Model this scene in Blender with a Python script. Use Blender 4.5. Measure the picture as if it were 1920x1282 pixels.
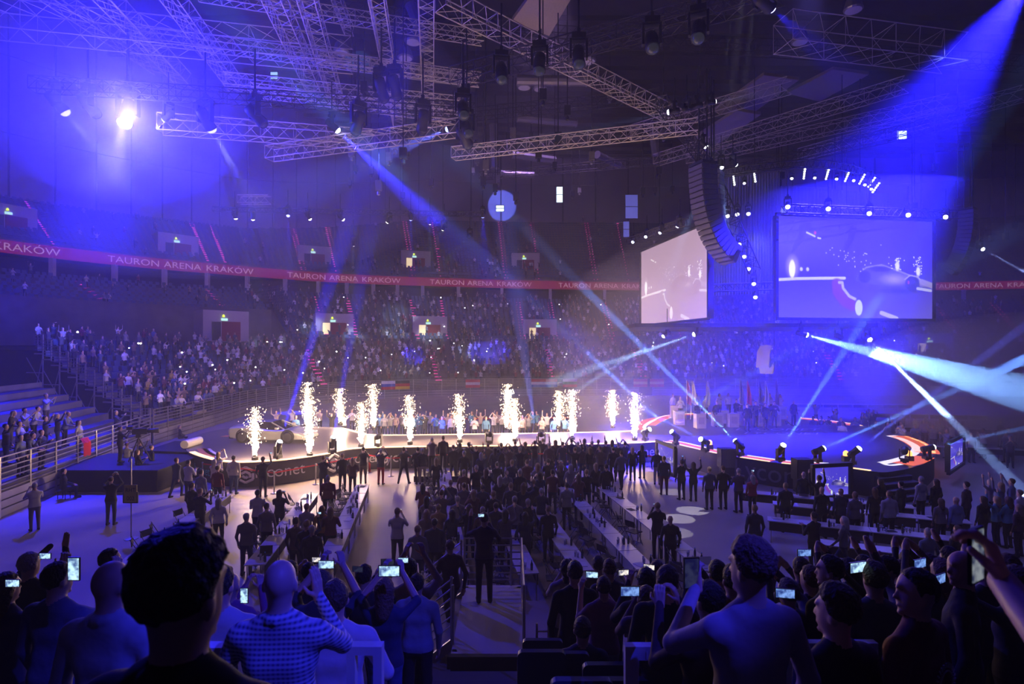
import bpy, math, random
import numpy as np
from mathutils import Vector, Matrix, Quaternion
random.seed(7); RNG = np.random.default_rng(7)
for _o in list(bpy.data.objects): bpy.data.objects.remove(_o)
SC = bpy.context.scene; COL = SC.collection
PI = math.pi

# ------------------------------------------------------------------ camera
FPX = 1067.0; CX = 960.0; HZ = 655.0; CAMZ = 6.5
cam_d = bpy.data.cameras.new('camera'); cam = bpy.data.objects.new('camera', cam_d); COL.objects.link(cam)
cam.location = (0, 0, CAMZ); cam.rotation_euler = (PI/2, 0, 0)
cam_d.sensor_width = 36.0; cam_d.lens = FPX/1920*36.0; cam_d.shift_y = (HZ-641.0)/1920
cam_d.clip_start = 0.05; cam_d.clip_end = 600
cam_d.dof.use_dof = True; cam_d.dof.focus_distance = 30.0; cam_d.dof.aperture_fstop = 4.0
SC.camera = cam
# ------------------------------------------------------------------ render look
SC.view_settings.view_transform = 'Standard'; SC.view_settings.look = 'None'
SC.view_settings.exposure = 0.0; SC.view_settings.gamma = 1.0
SC.view_settings.use_curve_mapping = False
cy = SC.cycles
cy.max_bounces = 3; cy.diffuse_bounces = 1; cy.glossy_bounces = 1; cy.transmission_bounces = 2
cy.volume_bounces = 0; cy.transparent_max_bounces = 6
cy.use_denoising = True; cy.use_adaptive_sampling = True; cy.adaptive_threshold = 0.2; cy.adaptive_min_samples = 16
cy.caustics_reflective = False; cy.caustics_refractive = False
cy.sample_clamp_indirect = 3.0; cy.sample_clamp_direct = 0.0
cy.volume_step_rate = 4.0; cy.volume_max_steps = 64
# ------------------------------------------------------------------ world
W = bpy.data.worlds.new('arena_dark'); SC.world = W; W.use_nodes = True
bg = W.node_tree.nodes['Background']; bg.inputs[0].default_value = (0.045, 0.024, 0.17, 1); bg.inputs[1].default_value = 0.05

def at(px, py, Y):
    return Vector(((px-CX)/FPX*Y, Y, CAMZ+(HZ-py)/FPX*Y))
def fl(px, py, z=0.0):
    Y = (CAMZ-z)*FPX/(py-HZ)
    return Vector(((px-CX)/FPX*Y, Y, z))
# ------------------------------------------------------------------ light helpers
LK = 1.0
def spot(name, loc, target, power, color, deg, blend=0.3, radius=0.06, parent=None):
    d = bpy.data.lights.new(name, 'SPOT'); d.energy = power*LK; d.color = color
    d.spot_size = math.radians(deg); d.spot_blend = blend; d.shadow_soft_size = radius
    o = bpy.data.objects.new(name, d); COL.objects.link(o); o.location = loc
    v = Vector(target)-Vector(loc); o.rotation_euler = v.to_track_quat('-Z', 'Y').to_euler()
    return o
def point(name, loc, power, color, radius=0.2):
    d = bpy.data.lights.new(name, 'POINT'); d.energy = power*LK; d.color = color; d.shadow_soft_size = radius
    o = bpy.data.objects.new(name, d); COL.objects.link(o); o.location = loc
    return o
BLUE = (0.014, 0.010, 1.0); CYAN = (0.12, 0.30, 1.0); COOL = (0.5, 0.72, 1.0); WARM = (1.0, 0.63, 0.41); PURP = (0.33, 0.17, 1.0)
# unseen fill spots added high up for ambient light (wide, soft)
for i, (p, t, e, c, a) in enumerate([
    ((-25, 62, 50), (-38, 76, 4), 19000, (0.62, 0.34, 1.0), 80),
    ((5, 66, 50), (2, 94, 8), 33000, (0.58, 0.34, 1.0), 80),
    ((35, 66, 50), (38, 94, 8), 20000, (0.2, 0.16, 1.0), 80),
    ((-34, 46, 44), (-60, 84, 30), 22000, (0.24, 0.15, 1.0), 90),
    ((-8, 10, 24), (-8, 22, 0), 1300, (0.8, 0.5, 1.0), 80),
    ((10, 12, 24), (14, 24, 0), 3600, (0.22, 0.2, 1.0), 80)]):
    spot('ambient_fill', p, t, e, c, a, 0.9, 0.6)
# unseen blue spots added to tint haze and stands around the screens
spot('blue_fill', (24, 46, 15.5), (40, 76, 2), 300000, BLUE, 85, 0.9, 0.3)
spot('blue_fill', (19, 40, 8.0), (18, 36, 0), 5000, BLUE, 130, 0.8, 0.3)
# blue follow light from the roof over the near stand
spot('blue_key', (6.5, -1.5, 14.5), (-0.75, 3.7, 5.0), 6500, (0.03, 0.03, 1.0), 15, 0.35, 0.08)
spot('blue_key', (9.0, 8.0, 18.0), (2.0, 4.4, 5.0), 480, (0.14, 0.09, 1.0), 24, 0.7, 0.08)
# ------------------------------------------------------------------ materials
MATS = {}
def mat(name, col, rough=0.6, metal=0.0, emit=None, es=1.0, noise=0.0, nscale=8.0, bump=0.0, spec=0.4, alpha=1.0):
    if name in MATS: return MATS[name]
    m = bpy.data.materials.new(name); m.use_nodes = True; nt = m.node_tree
    b = nt.nodes['Principled BSDF']
    b.inputs['Base Color'].default_value = (*col, 1); b.inputs['Roughness'].default_value = rough
    b.inputs['Metallic'].default_value = metal; b.inputs['Specular IOR Level'].default_value = spec
    if noise > 0 or bump > 0:
        tc = nt.nodes.new('ShaderNodeTexCoord'); n = nt.nodes.new('ShaderNodeTexNoise')
        n.inputs['Scale'].default_value = nscale; n.inputs['Detail'].default_value = 3
        nt.links.new(tc.outputs['Object'], n.inputs['Vector'])
        if noise > 0:
            r = nt.nodes.new('ShaderNodeValToRGB')
            r.color_ramp.elements[0].position = 0.3; r.color_ramp.elements[1].position = 0.72
            r.color_ramp.elements[0].color = tuple(c*(1-noise) for c in col)+(1,)
            r.color_ramp.elements[1].color = tuple(min(1, c*(1+noise)) for c in col)+(1,)
            nt.links.new(n.outputs['Fac'], r.inputs['Fac']); nt.links.new(r.outputs['Color'], b.inputs['Base Color'])
        if bump > 0:
            bp = nt.nodes.new('ShaderNodeBump'); bp.inputs['Strength'].default_value = bump; bp.inputs['Distance'].default_value = 0.03
            nt.links.new(n.outputs['Fac'], bp.inputs['Height']); nt.links.new(bp.outputs['Normal'], b.inputs['Normal'])
    if emit is not None:
        b.inputs['Emission Color'].default_value = (*emit, 1); b.inputs['Emission Strength'].default_value = es
        m.cycles.emission_sampling = 'NONE'
    MATS[name] = m
    return m
def attr_mat(name, emit=0.0, rough=0.7):
    """colour comes from the mesh colour attribute 'Col'"""
    if name in MATS: return MATS[name]
    m = bpy.data.materials.new(name); m.use_nodes = True; nt = m.node_tree
    b = nt.nodes['Principled BSDF']; a = nt.nodes.new('ShaderNodeAttribute'); a.attribute_name = 'Col'
    b.inputs['Roughness'].default_value = rough; b.inputs['Specular IOR Level'].default_value = 0.3
    if emit > 0:
        b.inputs['Base Color'].default_value = (0.01, 0.01, 0.01, 1)
        nt.links.new(a.outputs['Color'], b.inputs['Emission Color']); b.inputs['Emission Strength'].default_value = emit
        m.cycles.emission_sampling = 'NONE'
    else:
        nt.links.new(a.outputs['Color'], b.inputs['Base Color'])
    MATS[name] = m
    return m
def plaid_mat(name, c1, c2, c3, s=26.0):
    if name in MATS: return MATS[name]
    m = bpy.data.materials.new(name); m.use_nodes = True; nt = m.node_tree; b = nt.nodes['Principled BSDF']
    tc = nt.nodes.new('ShaderNodeTexCoord')
    fs = []
    for ax in 'XZ':
        w = nt.nodes.new('ShaderNodeTexWave'); w.bands_direction = ax; w.inputs['Scale'].default_value = s/6; w.inputs['Distortion'].default_value = 0.6
        nt.links.new(tc.outputs['Object'], w.inputs['Vector']); fs.append(w)
    mx = nt.nodes.new('ShaderNodeMix'); mx.data_type = 'RGBA'; mx.inputs[6].default_value = (*c1, 1); mx.inputs[7].default_value = (*c2, 1)
    nt.links.new(fs[0].outputs['Fac'], mx.inputs[0])
    mx2 = nt.nodes.new('ShaderNodeMix'); mx2.data_type = 'RGBA'; mx2.inputs[7].default_value = (*c3, 1)
    nt.links.new(mx.outputs[2], mx2.inputs[6])
    mm = nt.nodes.new('ShaderNodeMath'); mm.operation = 'MULTIPLY'; mm.inputs[1].default_value = 0.8
    nt.links.new(fs[1].outputs['Fac'], mm.inputs[0]); nt.links.new(mm.outputs[0], mx2.inputs[0])
    nt.links.new(mx2.outputs[2], b.inputs['Base Color']); b.inputs['Roughness'].default_value = 0.85
    MATS[name] = m
    return m
# ------------------------------------------------------------------ mesh builder
BOXF = [(0,3,2,1),(4,5,6,7),(0,1,5,4),(1,2,6,5),(2,3,7,6),(3,0,4,7)]
class MB:
    def __init__(s): s.v = []; s.f = []; s.m = []; s.mi = 0
    def add(s, vs, fs):
        o = len(s.v); s.v.extend([tuple(v) for v in vs]); s.f.extend([tuple(i+o for i in f) for f in fs]); s.m.extend([s.mi]*len(fs)); return s
    def box(s, c, d, R=None):
        hx, hy, hz = d[0]/2, d[1]/2, d[2]/2
        vs = [(-hx,-hy,-hz),(hx,-hy,-hz),(hx,hy,-hz),(-hx,hy,-hz),(-hx,-hy,hz),(hx,-hy,hz),(hx,hy,hz),(-hx,hy,hz)]
        if R is not None: vs = [tuple(R @ Vector(v)) for v in vs]
        return s.add([(v[0]+c[0], v[1]+c[1], v[2]+c[2]) for v in vs], BOXF)
    def bar(s, a, b, w, h=None, up=(0,0,1)):
        """rectangular bar from a to b"""
        a = Vector(a); b = Vector(b); d = b-a; L = d.length
        if L < 1e-6: return s
        d /= L; u = Vector(up)
        if abs(d.dot(u)) > 0.98: u = Vector((0,1,0))
        x = d.cross(u).normalized(); z = x.cross(d)
        R = Matrix((x, d, z)).transposed()
        return s.box((a+b)/2, (w, L, h or w), R)
    def tube(s, a, b, r, n=6, r2=None, cap=True):
        a = Vector(a); b = Vector(b); d = b-a
        if d.length < 1e-6: return s
        d.normalize(); u = Vector((0,0,1)) if abs(d.z) < 0.9 else Vector((1,0,0))
        x = d.cross(u).normalized(); y = d.cross(x); r2 = r if r2 is None else r2
        vs = []
        for P, q in ((a, r), (b, r2)):
            for i in range(n):
                t = 2*PI*i/n; vs.append(P+(x*math.cos(t)+y*math.sin(t))*q)
        fs = [(i, (i+1) % n, n+(i+1) % n, n+i) for i in range(n)]
        if cap: fs += [tuple(range(n))[::-1], tuple(range(n, 2*n))]
        return s.add(vs, fs)
    def path(s, pts, r, n=6):
        for a, b in zip(pts[:-1], pts[1:]): s.tube(a, b, r, n)
        return s
    def lathe(s, prof, n=14, c=(0,0,0), M=None):
        """prof: (radius, z) pairs round the z axis"""
        vs = []; fs = []
        for (r, z) in prof:
            for i in range(n):
                t = 2*PI*i/n; v = Vector((r*math.cos(t), r*math.sin(t), z))
                if M is not None: v = M @ v
                vs.append((v[0]+c[0], v[1]+c[1], v[2]+c[2]))
        k = len(prof)
        for j in range(k-1):
            for i in range(n):
                fs.append((j*n+i, j*n+(i+1) % n, (j+1)*n+(i+1) % n, (j+1)*n+i))
        fs.append(tuple(range(n))[::-1]); fs.append(tuple(range((k-1)*n, k*n)))
        return s.add(vs, fs)
    def prism(s, pts, z0, z1):
        n = len(pts); vs = [(p[0], p[1], z0) for p in pts]+[(p[0], p[1], z1) for p in pts]
        return s.add(vs, [(i, (i+1) % n, n+(i+1) % n, n+i) for i in range(n)]+[tuple(range(n))[::-1], tuple(range(n, 2*n))])
    def grid(s, rows):
        """rows: list of equal-length point lists"""
        n = len(rows[0]); vs = [p for r in rows for p in r]
        return s.add(vs, [(j*n+i, j*n+i+1, (j+1)*n+i+1, (j+1)*n+i) for j in range(len(rows)-1) for i in range(n-1)])
    def mesh(s, name, mats, smooth=False):
        me = bpy.data.meshes.new(name); me.from_pydata(s.v, [], s.f)
        for m in (mats if isinstance(mats, (list, tuple)) else [mats]): me.materials.append(m)
        if len(set(s.m)) > 1 or (s.m and s.m[0]): me.polygons.foreach_set('material_index', s.m)
        if smooth: me.polygons.foreach_set('use_smooth', [True]*len(s.f))
        me.update(); return me
    def build(s, name, mats, parent=None, smooth=False, loc=None, rot=None):
        return obj(name, s.mesh(name, mats, smooth), parent, loc, rot)
def obj(name, me, parent=None, loc=None, rot=None, scale=None):
    o = bpy.data.objects.new(name, me); COL.objects.link(o)
    if loc is not None: o.location = loc
    if rot is not None: o.rotation_euler = rot
    if scale is not None: o.scale = scale if hasattr(scale, '__len__') else (scale,)*3
    if parent is not None: o.parent = parent
    return o
def tag(o, label=None, cat=None, group=None, kind=None):
    if label: o['label'] = label
    if cat: o['category'] = cat
    if group: o['group'] = group
    if kind: o['kind'] = kind
    return o
def thing(name, label, cat, loc=(0,0,0), rz=0.0, group=None, rot=None):
    o = bpy.data.objects.new(name, None); COL.objects.link(o); o.empty_display_size = 0.1
    o.location = loc; o.rotation_euler = rot if rot is not None else (0, 0, rz)
    return tag(o, label, cat, group)
def copy_tree(o, parent=None):
    c = o.copy(); COL.objects.link(c); c.parent = parent
    for ch in list(o.children): copy_tree(ch, c)
    return c
def np_mesh(name, V, F, mats, colors=None, smooth=False, mi=None):
    """V (n,3) float, F (m,k) int array of equal-sized faces, colors per face (m,3)"""
    me = bpy.data.meshes.new(name); V = np.asarray(V, np.float32); F = np.asarray(F, np.int32)
    m, k = F.shape
    me.vertices.add(len(V)); me.vertices.foreach_set('co', V.ravel())
    me.loops.add(m*k); me.loops.foreach_set('vertex_index', F.ravel())
    me.polygons.add(m); me.polygons.foreach_set('loop_start', np.arange(0, m*k, k, dtype=np.int32))
    for q in (mats if isinstance(mats, (list, tuple)) else [mats]): me.materials.append(q)
    if mi is not None: me.polygons.foreach_set('material_index', np.asarray(mi, np.int32))
    if smooth: me.polygons.foreach_set('use_smooth', np.ones(m, bool))
    me.update(calc_edges=True)
    if colors is not None:
        a = me.color_attributes.new('Col', 'FLOAT_COLOR', 'CORNER')
        c = np.ones((m, k, 4), np.float32); c[..., :3] = np.asarray(colors, np.float32)[:, None, :]
        a.data.foreach_set('color', c.ravel())
    return me
_FONT = {}
def text_data(s, size=1.0, extrude=0.0):
    """vertices/faces of a word, left-aligned on the baseline in x/z"""
    k = (s, extrude)
    if k not in _FONT:
        cu = bpy.data.curves.new('lettering', 'FONT'); cu.body = s; cu.size = 1.0; cu.extrude = extrude; cu.resolution_u = 3
        o = bpy.data.objects.new('lettering', cu); COL.objects.link(o)
        me = bpy.data.meshes.new_from_object(o.evaluated_get(bpy.context.evaluated_depsgraph_get()))
        _FONT[k] = ([tuple(v.co) for v in me.vertices], [tuple(p.vertices) for p in me.polygons])
        bpy.data.objects.remove(o); bpy.data.curves.remove(cu); bpy.data.meshes.remove(me)
    v, f = _FONT[k]
    return [(x*size, z*size, y*size) for x, y, z in v], f
class Curve2:
    """Catmull-Rom polyline in the plane with arc length"""
    def __init__(s, pts, n=12):
        P = [np.array(p, float) for p in pts]; P = [2*P[0]-P[1]]+P+[2*P[-1]-P[-2]]
        out = []
        for i in range(1, len(P)-2):
            for j in range(n):
                t = j/n; a, b, c, d = P[i-1:i+3]
                out.append(0.5*((2*b)+(-a+c)*t+(2*a-5*b+4*c-d)*t*t+(-a+3*b-3*c+d)*t**3))
        out.append(P[-2]); s.p = np.array(out)
        s.u = np.linspace(0, 1, len(out)); s.l = np.concatenate([[0], np.cumsum(np.linalg.norm(np.diff(s.p, axis=0), axis=1))])
        s.L = s.l[-1]
    def at_u(s, u): return np.array([np.interp(u, s.u, s.p[:, k]) for k in range(s.p.shape[1])])
    def at_l(s, l): return np.array([np.interp(l, s.l, s.p[:, k]) for k in range(s.p.shape[1])])
    def tan_l(s, l):
        a = s.at_l(min(l+0.2, s.L))-s.at_l(max(l-0.2, 0)); return a/np.linalg.norm(a)
# ------------------------------------------------------------------ palette
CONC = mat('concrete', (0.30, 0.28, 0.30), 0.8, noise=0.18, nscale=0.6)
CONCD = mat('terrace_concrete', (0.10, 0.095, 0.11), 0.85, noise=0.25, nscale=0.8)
FLOORM = mat('floor_cover', (0.34, 0.295, 0.265), 0.5, noise=0.14, nscale=0.35, bump=0.03)
DRAPE = mat('acoustic_wall', (0.26, 0.22, 0.27), 0.95, noise=0.16, nscale=0.12)
DARKW = mat('dark_wall', (0.035, 0.03, 0.045), 0.9)
BLACK = mat('black_paint', (0.012, 0.012, 0.014), 0.55)
BLACKC = mat('black_cloth', (0.016, 0.015, 0.02), 0.95)
STEEL = mat('galvanised_steel', (0.42, 0.40, 0.38), 0.38, 0.75, noise=0.1, nscale=3)
ALU = mat('aluminium_truss', (0.82, 0.72, 0.66), 0.45, 0.15)
DTRUSS = mat('black_truss', (0.05, 0.045, 0.05), 0.5, 0.4)
SEATM = mat('seat_plastic', (0.025, 0.05, 0.12), 0.5)
REDM = mat('red_door_paint', (0.22, 0.012, 0.03), 0.7)
PINKL = mat('pink_step_light', (0.1, 0.0, 0.05), 0.5, emit=(1.0, 0.05, 0.42), es=1.1)
WHITEP = mat('white_paint', (0.72, 0.70, 0.70), 0.5)
ROOFM = mat('roof_sheet', (0.055, 0.045, 0.055), 0.8, noise=0.3, nscale=0.3)
def struct(mb, name, m, label=None, parent=None, smooth=False):
    o = mb.build(name, m, parent, smooth)
    if parent is None: tag(o, label, None, None, 'structure')
    return o
# ------------------------------------------------------------------ floor, roof, outer walls
m = MB(); m.prism([(-95, -6), (130, -6), (130, 140), (-95, 140)], -0.3, 0.0)
struct(m, 'floor', FLOORM, 'grey concrete arena floor')
# front line of the retractable stand, and line of the ribbon board (same parameter)
Fc = Curve2([(-24.4, 38.6), (-25.6, 50), (-26.2, 59), (-24.3, 66), (-20.5, 71.8), (-15, 75.8), (-8, 78.6), (5, 80), (25, 80.5), (45, 80.5), (66, 79), (92, 74)])
Rc = Curve2([(-66, 52), (-61.4, 66), (-53, 79), (-43.6, 88), (-33.5, 96), (-24, 100.6), (-14, 103.6), (4, 108), (28, 111), (52, 112), (80, 111), (112, 104)])
ZR = 18.85
US = np.linspace(0, 1, 89)
def ruled(u, d):
    """point d metres outward from the front line towards the ribbon line"""
    f = Fc.at_u(u); r = Rc.at_u(u); v = r-f; L = np.linalg.norm(v); return f+v/L*d
def rlen(u): return np.linalg.norm(Rc.at_u(u)-Fc.at_u(u))
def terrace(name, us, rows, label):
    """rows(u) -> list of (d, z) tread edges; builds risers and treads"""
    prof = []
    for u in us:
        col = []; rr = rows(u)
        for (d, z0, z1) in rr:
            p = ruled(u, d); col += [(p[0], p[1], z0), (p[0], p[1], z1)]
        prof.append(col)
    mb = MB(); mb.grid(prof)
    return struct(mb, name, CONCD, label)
NB = 13; BR = 0.42; BT = 0.86     # retractable bleacher rows
def bleach_rows(u):
    out = []
    for i in range(NB+1):
        z = 1.35+i*BR; out.append((i*BT, z-BR if i else 0.0, z))
    out.append((NB*BT+1.2, 1.35+NB*BR, 1.35+NB*BR))
    return out
terrace('terrace_retractable', US, bleach_rows, 'stepped retractable seating stand behind the steel fence')
UL = 0.30                           # left of this: parapet and void; beyond: continuous tier
def fixed_rows(u):
    L = rlen(u); d0 = NB*BT+1.2; z0 = 1.35+NB*BR; zt = 15.2; n = 17
    out = []
    if u < UL:
        k = 8; dp = L-k*1.15-1.5; zp = 11.3
        out.append((d0, z0, z0)); out.append((dp, z0, zp+0.9)); out.append((dp+0.15, zp+0.9, zp))
        for i in range(k):
            z = zp+(i+1)*(zt-zp)/k; out.append((dp+(i+1)*1.15, z-(zt-zp)/k, z))
        while len(out) < n+3: out.append((L-0.2, zt, zt))
        return out[:n+3]
    st = (L-1.5-d0)/n
    out.append((d0, z0, z0)); out.append((d0+0.02, z0, z0+1.0)); out.append((d0+0.15, z0+1.0, z0))
    for i in range(n):
        z = z0+(i+1)*(zt-z0)/n; out.append((d0+(i+1)*st, z-(zt-z0)/n, z))
    return out
terrace('terrace_fixed', US, fixed_rows, 'fixed lower tier of stepped concrete seating rows')
def up_depth(u): return float(np.interp(u, [0, 0.15, 0.3, 0.42, 0.55, 0.7, 1], [10, 11, 12, 17, 22, 24, 24]))
NU = 24
def upper_rows(u):
    L = rlen(u); D = up_depth(u); out = [(L+0.1, ZR+0.2, ZR+1.0), (L+0.3, ZR+1.0, ZR+0.1)]
    rise = D*0.72
    for i in range(NU):
        z = ZR+0.1+(i+1)*rise/NU; out.append((L+1.3+(i+1)*(D-1.3)/NU, z-rise/NU, z))
    return out
terrace('terrace_upper', US, upper_rows, 'upper tier of stepped concrete seating rows')
# acoustic wall behind the upper tier: hung panels, each its own piece
wall = MB(); prof = []
for u in US:
    p = ruled(u, rlen(u)+up_depth(u)+0.6); prof.append([(p[0], p[1], ZR+up_depth(u)*0.72-2), (p[0], p[1], 62)])
wall.grid(prof); WB = struct(wall, 'wall_back', DARKW, 'tall dark arena wall behind the upper tier')
uu = np.linspace(0, 1, 40)
for a, b in zip(uu[:-1], uu[1:]):
    for k, (z0, z1) in enumerate(((0.4, 9.0), (9.1, 19.5), (19.6, 30))):
        mb = MB(); q = []
        for u in (a+0.0006, b-0.0006):
            for dd in (0.0, 0.25):
                p = ruled(u, rlen(u)+up_depth(u)+0.3+dd); q.append((p, ZR+up_depth(u)*0.72))
        vs = [(q[i][0][0], q[i][0][1], q[i][1]+z) for z in (z0, z1) for i in (0, 2, 3, 1)]
        mb.add(vs, BOXF); mb.build('wall_panel', DRAPE, WB)
# roof: sheet, purlins and deep radial girders
m = MB(); m.prism([(-100, -8), (135, -8), (135, 145), (-100, 145)], 52, 52.4); CEIL = struct(m, 'ceiling', ROOFM, 'dark arena roof deck above the trusses')
for i in range(30):
    mb = MB(); y = 4+i*4.6; mb.box((17, y, 51.6), (230, 0.35, 0.7)); mb.build('purlin', DTRUSS, CEIL)
# ------------------------------------------------------------------ ribbon board with lettering
RB = MB(); prof = []
for u in US:
    r = Rc.at_u(u); f = Fc.at_u(u); n = (f-r)/np.linalg.norm(f-r)
    a = r+n*0.1; b = r+n*0.45; prof.append([(b[0], b[1], ZR-0.85), (b[0], b[1], ZR+0.65), (a[0], a[1], ZR+0.65), (a[0], a[1], ZR-0.85)])
RB.grid(prof)
ribbon = RB.build('ribbon_board', mat('ribbon_led', (0.05, 0.005, 0.02), 0.6, emit=(0.75, 0.02, 0.16), es=0.20))
tag(ribbon, 'long dark pink LED ribbon board below the upper tier', 'display board')
TXT = mat('ribbon_text', (0.3, 0.2, 0.25), 0.6, emit=(1.0, 0.55, 0.68), es=0.34)
RL = Curve2([tuple(Rc.at_u(u)) for u in np.linspace(0, 1, 60)], 6)
WD = []; tw = 0.0
for w_ in ('TAURON', 'ARENA', 'KRAKÓW'):
    tv, tf = text_data(w_, 1.25); WD.append((tw, tv, tf)); tw += max(v[0] for v in tv)+0.5
l = 3.0
while l < RL.L-22:
    for (w0, tv, tf) in WD:
      mb = MB(); vs = []
      for (x, y, z) in tv:
        s_ = l+(w0+x)*1.22; p = RL.at_l(s_); t = RL.tan_l(s_); n = np.array([t[1], -t[0]])
        q = p+n*0.56; vs.append((q[0], q[1], ZR-0.55+z))
      mb.add(vs, tf); mb.build('lettering', TXT, ribbon)
    l += tw*1.22+4.6
# slab and pillars under the ribbon, dark suite wall
m = MB(); prof = []
for u in US:
    L = rlen(u); p = ruled(u, L+0.05); q = ruled(u, L+3.2)
    prof.append([(p[0], p[1], ZR-0.85), (q[0], q[1], ZR-0.85), (q[0], q[1], 15.0)])
m.grid(prof); struct(m, 'wall_suites', DARKW, 'dark recessed suite level under the ribbon board')
PIL = mat('pillar_concrete', (0.42, 0.38, 0.40), 0.8, noise=0.1)
for i, u in enumerate(np.linspace(0.09, 0.97, 23)):
    L = rlen(u); p = ruled(u, L-0.1); mb = MB(); mb.box((p[0], p[1], 16.6), (0.55, 0.55, 3.2))
    struct(mb, 'pillar_%d' % (i+1), PIL, 'slim concrete pillar under the ribbon board')
# ------------------------------------------------------------------ vomitory entrances with red doors and exit signs
EXITM = mat('exit_sign_light', (0.1, 0.2, 0.18), 0.5, emit=(0.55, 1.0, 0.85), es=1.1)
YELM = mat('yellow_beacon_light', (0.2, 0.2, 0.02), 0.5, emit=(0.75, 1.0, 0.05), es=1.6)
LITM = mat('lit_doorway', (0.8, 0.7, 0.4), 0.9, emit=(1.0, 0.78, 0.36), es=0.9)
VOM = mat('vomitory_concrete', (0.46, 0.39, 0.40), 0.85, noise=0.08)
def u_at_px(px, d):
    best = min(US, key=lambda u: abs((ruled(u, d)[0]/ruled(u, d)[1])*FPX+CX-px)); us = np.linspace(best-0.012, best+0.012, 41)
    return min(us, key=lambda u: abs((ruled(u, d)[0]/ruled(u, d)[1])*FPX+CX-px))
NVOM = [0]
def vomitory(px, py, upper, lit, where, w=5.6, h=3.9):
    """px,py: middle of the portal's concrete face"""
    lo, hi = (0.5, 30)
    best = None
    for dd in np.linspace(2, 62, 121):
        u = u_at_px(px, dd)
        rows = upper_rows(u) if upper else (bleach_rows(u)+fixed_rows(u))
        L = rlen(u)
        if upper and dd < L+1: continue
        if not upper and dd > L-2: break
        z = np.interp(dd, [r[0] for r in rows], [r[2] for r in rows]); p = ruled(u, dd)
        y = HZ-(z+h*0.45-CAMZ)/p[1]*FPX
        if best is None or abs(y-py) < best[0]: best = (abs(y-py), u, dd, z, p)
    _, u, dd, z, p = best; q = ruled(u, dd-1); d = p-q; d /= np.linalg.norm(d); ang = math.atan2(-d[0], d[1])
    NVOM[0] += 1
    root = thing('vomitory', 'concrete vomitory entrance with red wall %s' % where, 'entrance', (p[0], p[1], z-1.0), ang)
    mb = MB(); mb.box((0, 1.6, h/2), (w, 3.2, h)); mb.build('portal_block', VOM, root)
    mb = MB(); mb.box((0.55, -0.03, 1.25), (2.3, 0.12, 2.5)); mb.build('red_panel', REDM, root)
    mb = MB(); mb.box((-1.25, -0.04, 1.25), (1.05, 0.12, 2.4)); mb.build('doorway', LITM if lit else DARKW, root)
    mb = MB(); mb.box((-0.3, -0.12, h-1.15), (0.75, 0.15, 0.3)); mb.build('exit_sign', EXITM, root)
    mb = MB(); mb.lathe([(0.02, 0), (0.16, 0.03), (0.13, 0.25), (0.03, 0.33)], 8, (-0.4, -0.12, h-0.85)); mb.build('beacon', YELM, root)
    return root
for a in [(590, 473, True, False, 'between the two steep pink aisles nearest the lit seats'),
          (780, 480, True, True, 'with a silhouetted visitor in its upper doorway'),
          (985, 485, True, False, 'of the upper tier beside the blue-lit rows'),
          (20, 400, True, False, 'high at the plain wall end'), (335, 452, True, False, 'of the upper tier under the acoustic wall'),
          (425, 598, False, False, 'beside the lower parapet'), (628, 602, False, True, 'of the lower tier with the small white doorway'),
          (806, 607, False, True, 'of the lower tier with the tall yellow doorway'), (1012, 612, False, True, 'of the lower tier with the orange doorway'),
          (1748, 640, False, True, 'below the edge of the big screen')]:
    vomitory(*a)
# ------------------------------------------------------------------ pink step lights along the aisles
def aisle(u, rows, d0, d1, label, w=0.9):
    mb = MB(); rr = [r for r in rows(u) if d0 <= r[0] <= d1]
    for (d, z0, z1) in rr:
        p = ruled(u, d-0.03); q = ruled(u+0.001, d-0.03); t = (q-p)/np.linalg.norm(q-p)
        mb.bar((p[0]-t[0]*w/2, p[1]-t[1]*w/2, z1+0.02), (p[0]+t[0]*w/2, p[1]+t[1]*w/2, z1+0.02), 0.06, 0.10)
    o = mb.build('aisle_light_strip', PINKL); tag(o, label, 'light strip', 'pink aisle step lights')
UA = [(u_at_px(px, 45), px) for px in (60, 350, 385, 545, 612, 760, 813, 940, 1000, 1105, 1165)]
for i, (u, px) in enumerate(UA):
    L = rlen(u); aisle(u, upper_rows, L+2, L+99, 'row of pink step lights climbing an upper tier aisle')
for px in (240, 420, 600, 655, 775, 830, 975, 1035, 1140, 1265, 1700, 1785, 1900):
    u = u_at_px(px, 22); L = rlen(u)
    aisle(u, fixed_rows, (L-9 if u < UL else 14), 99, 'row of pink step lights climbing a lower tier aisle')
for px in (590, 815, 1030, 1200, 1560):
    u = u_at_px(px, 6); aisle(u, bleach_rows, 1, 11, 'row of pink step lights climbing a retractable stand aisle')
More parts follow.
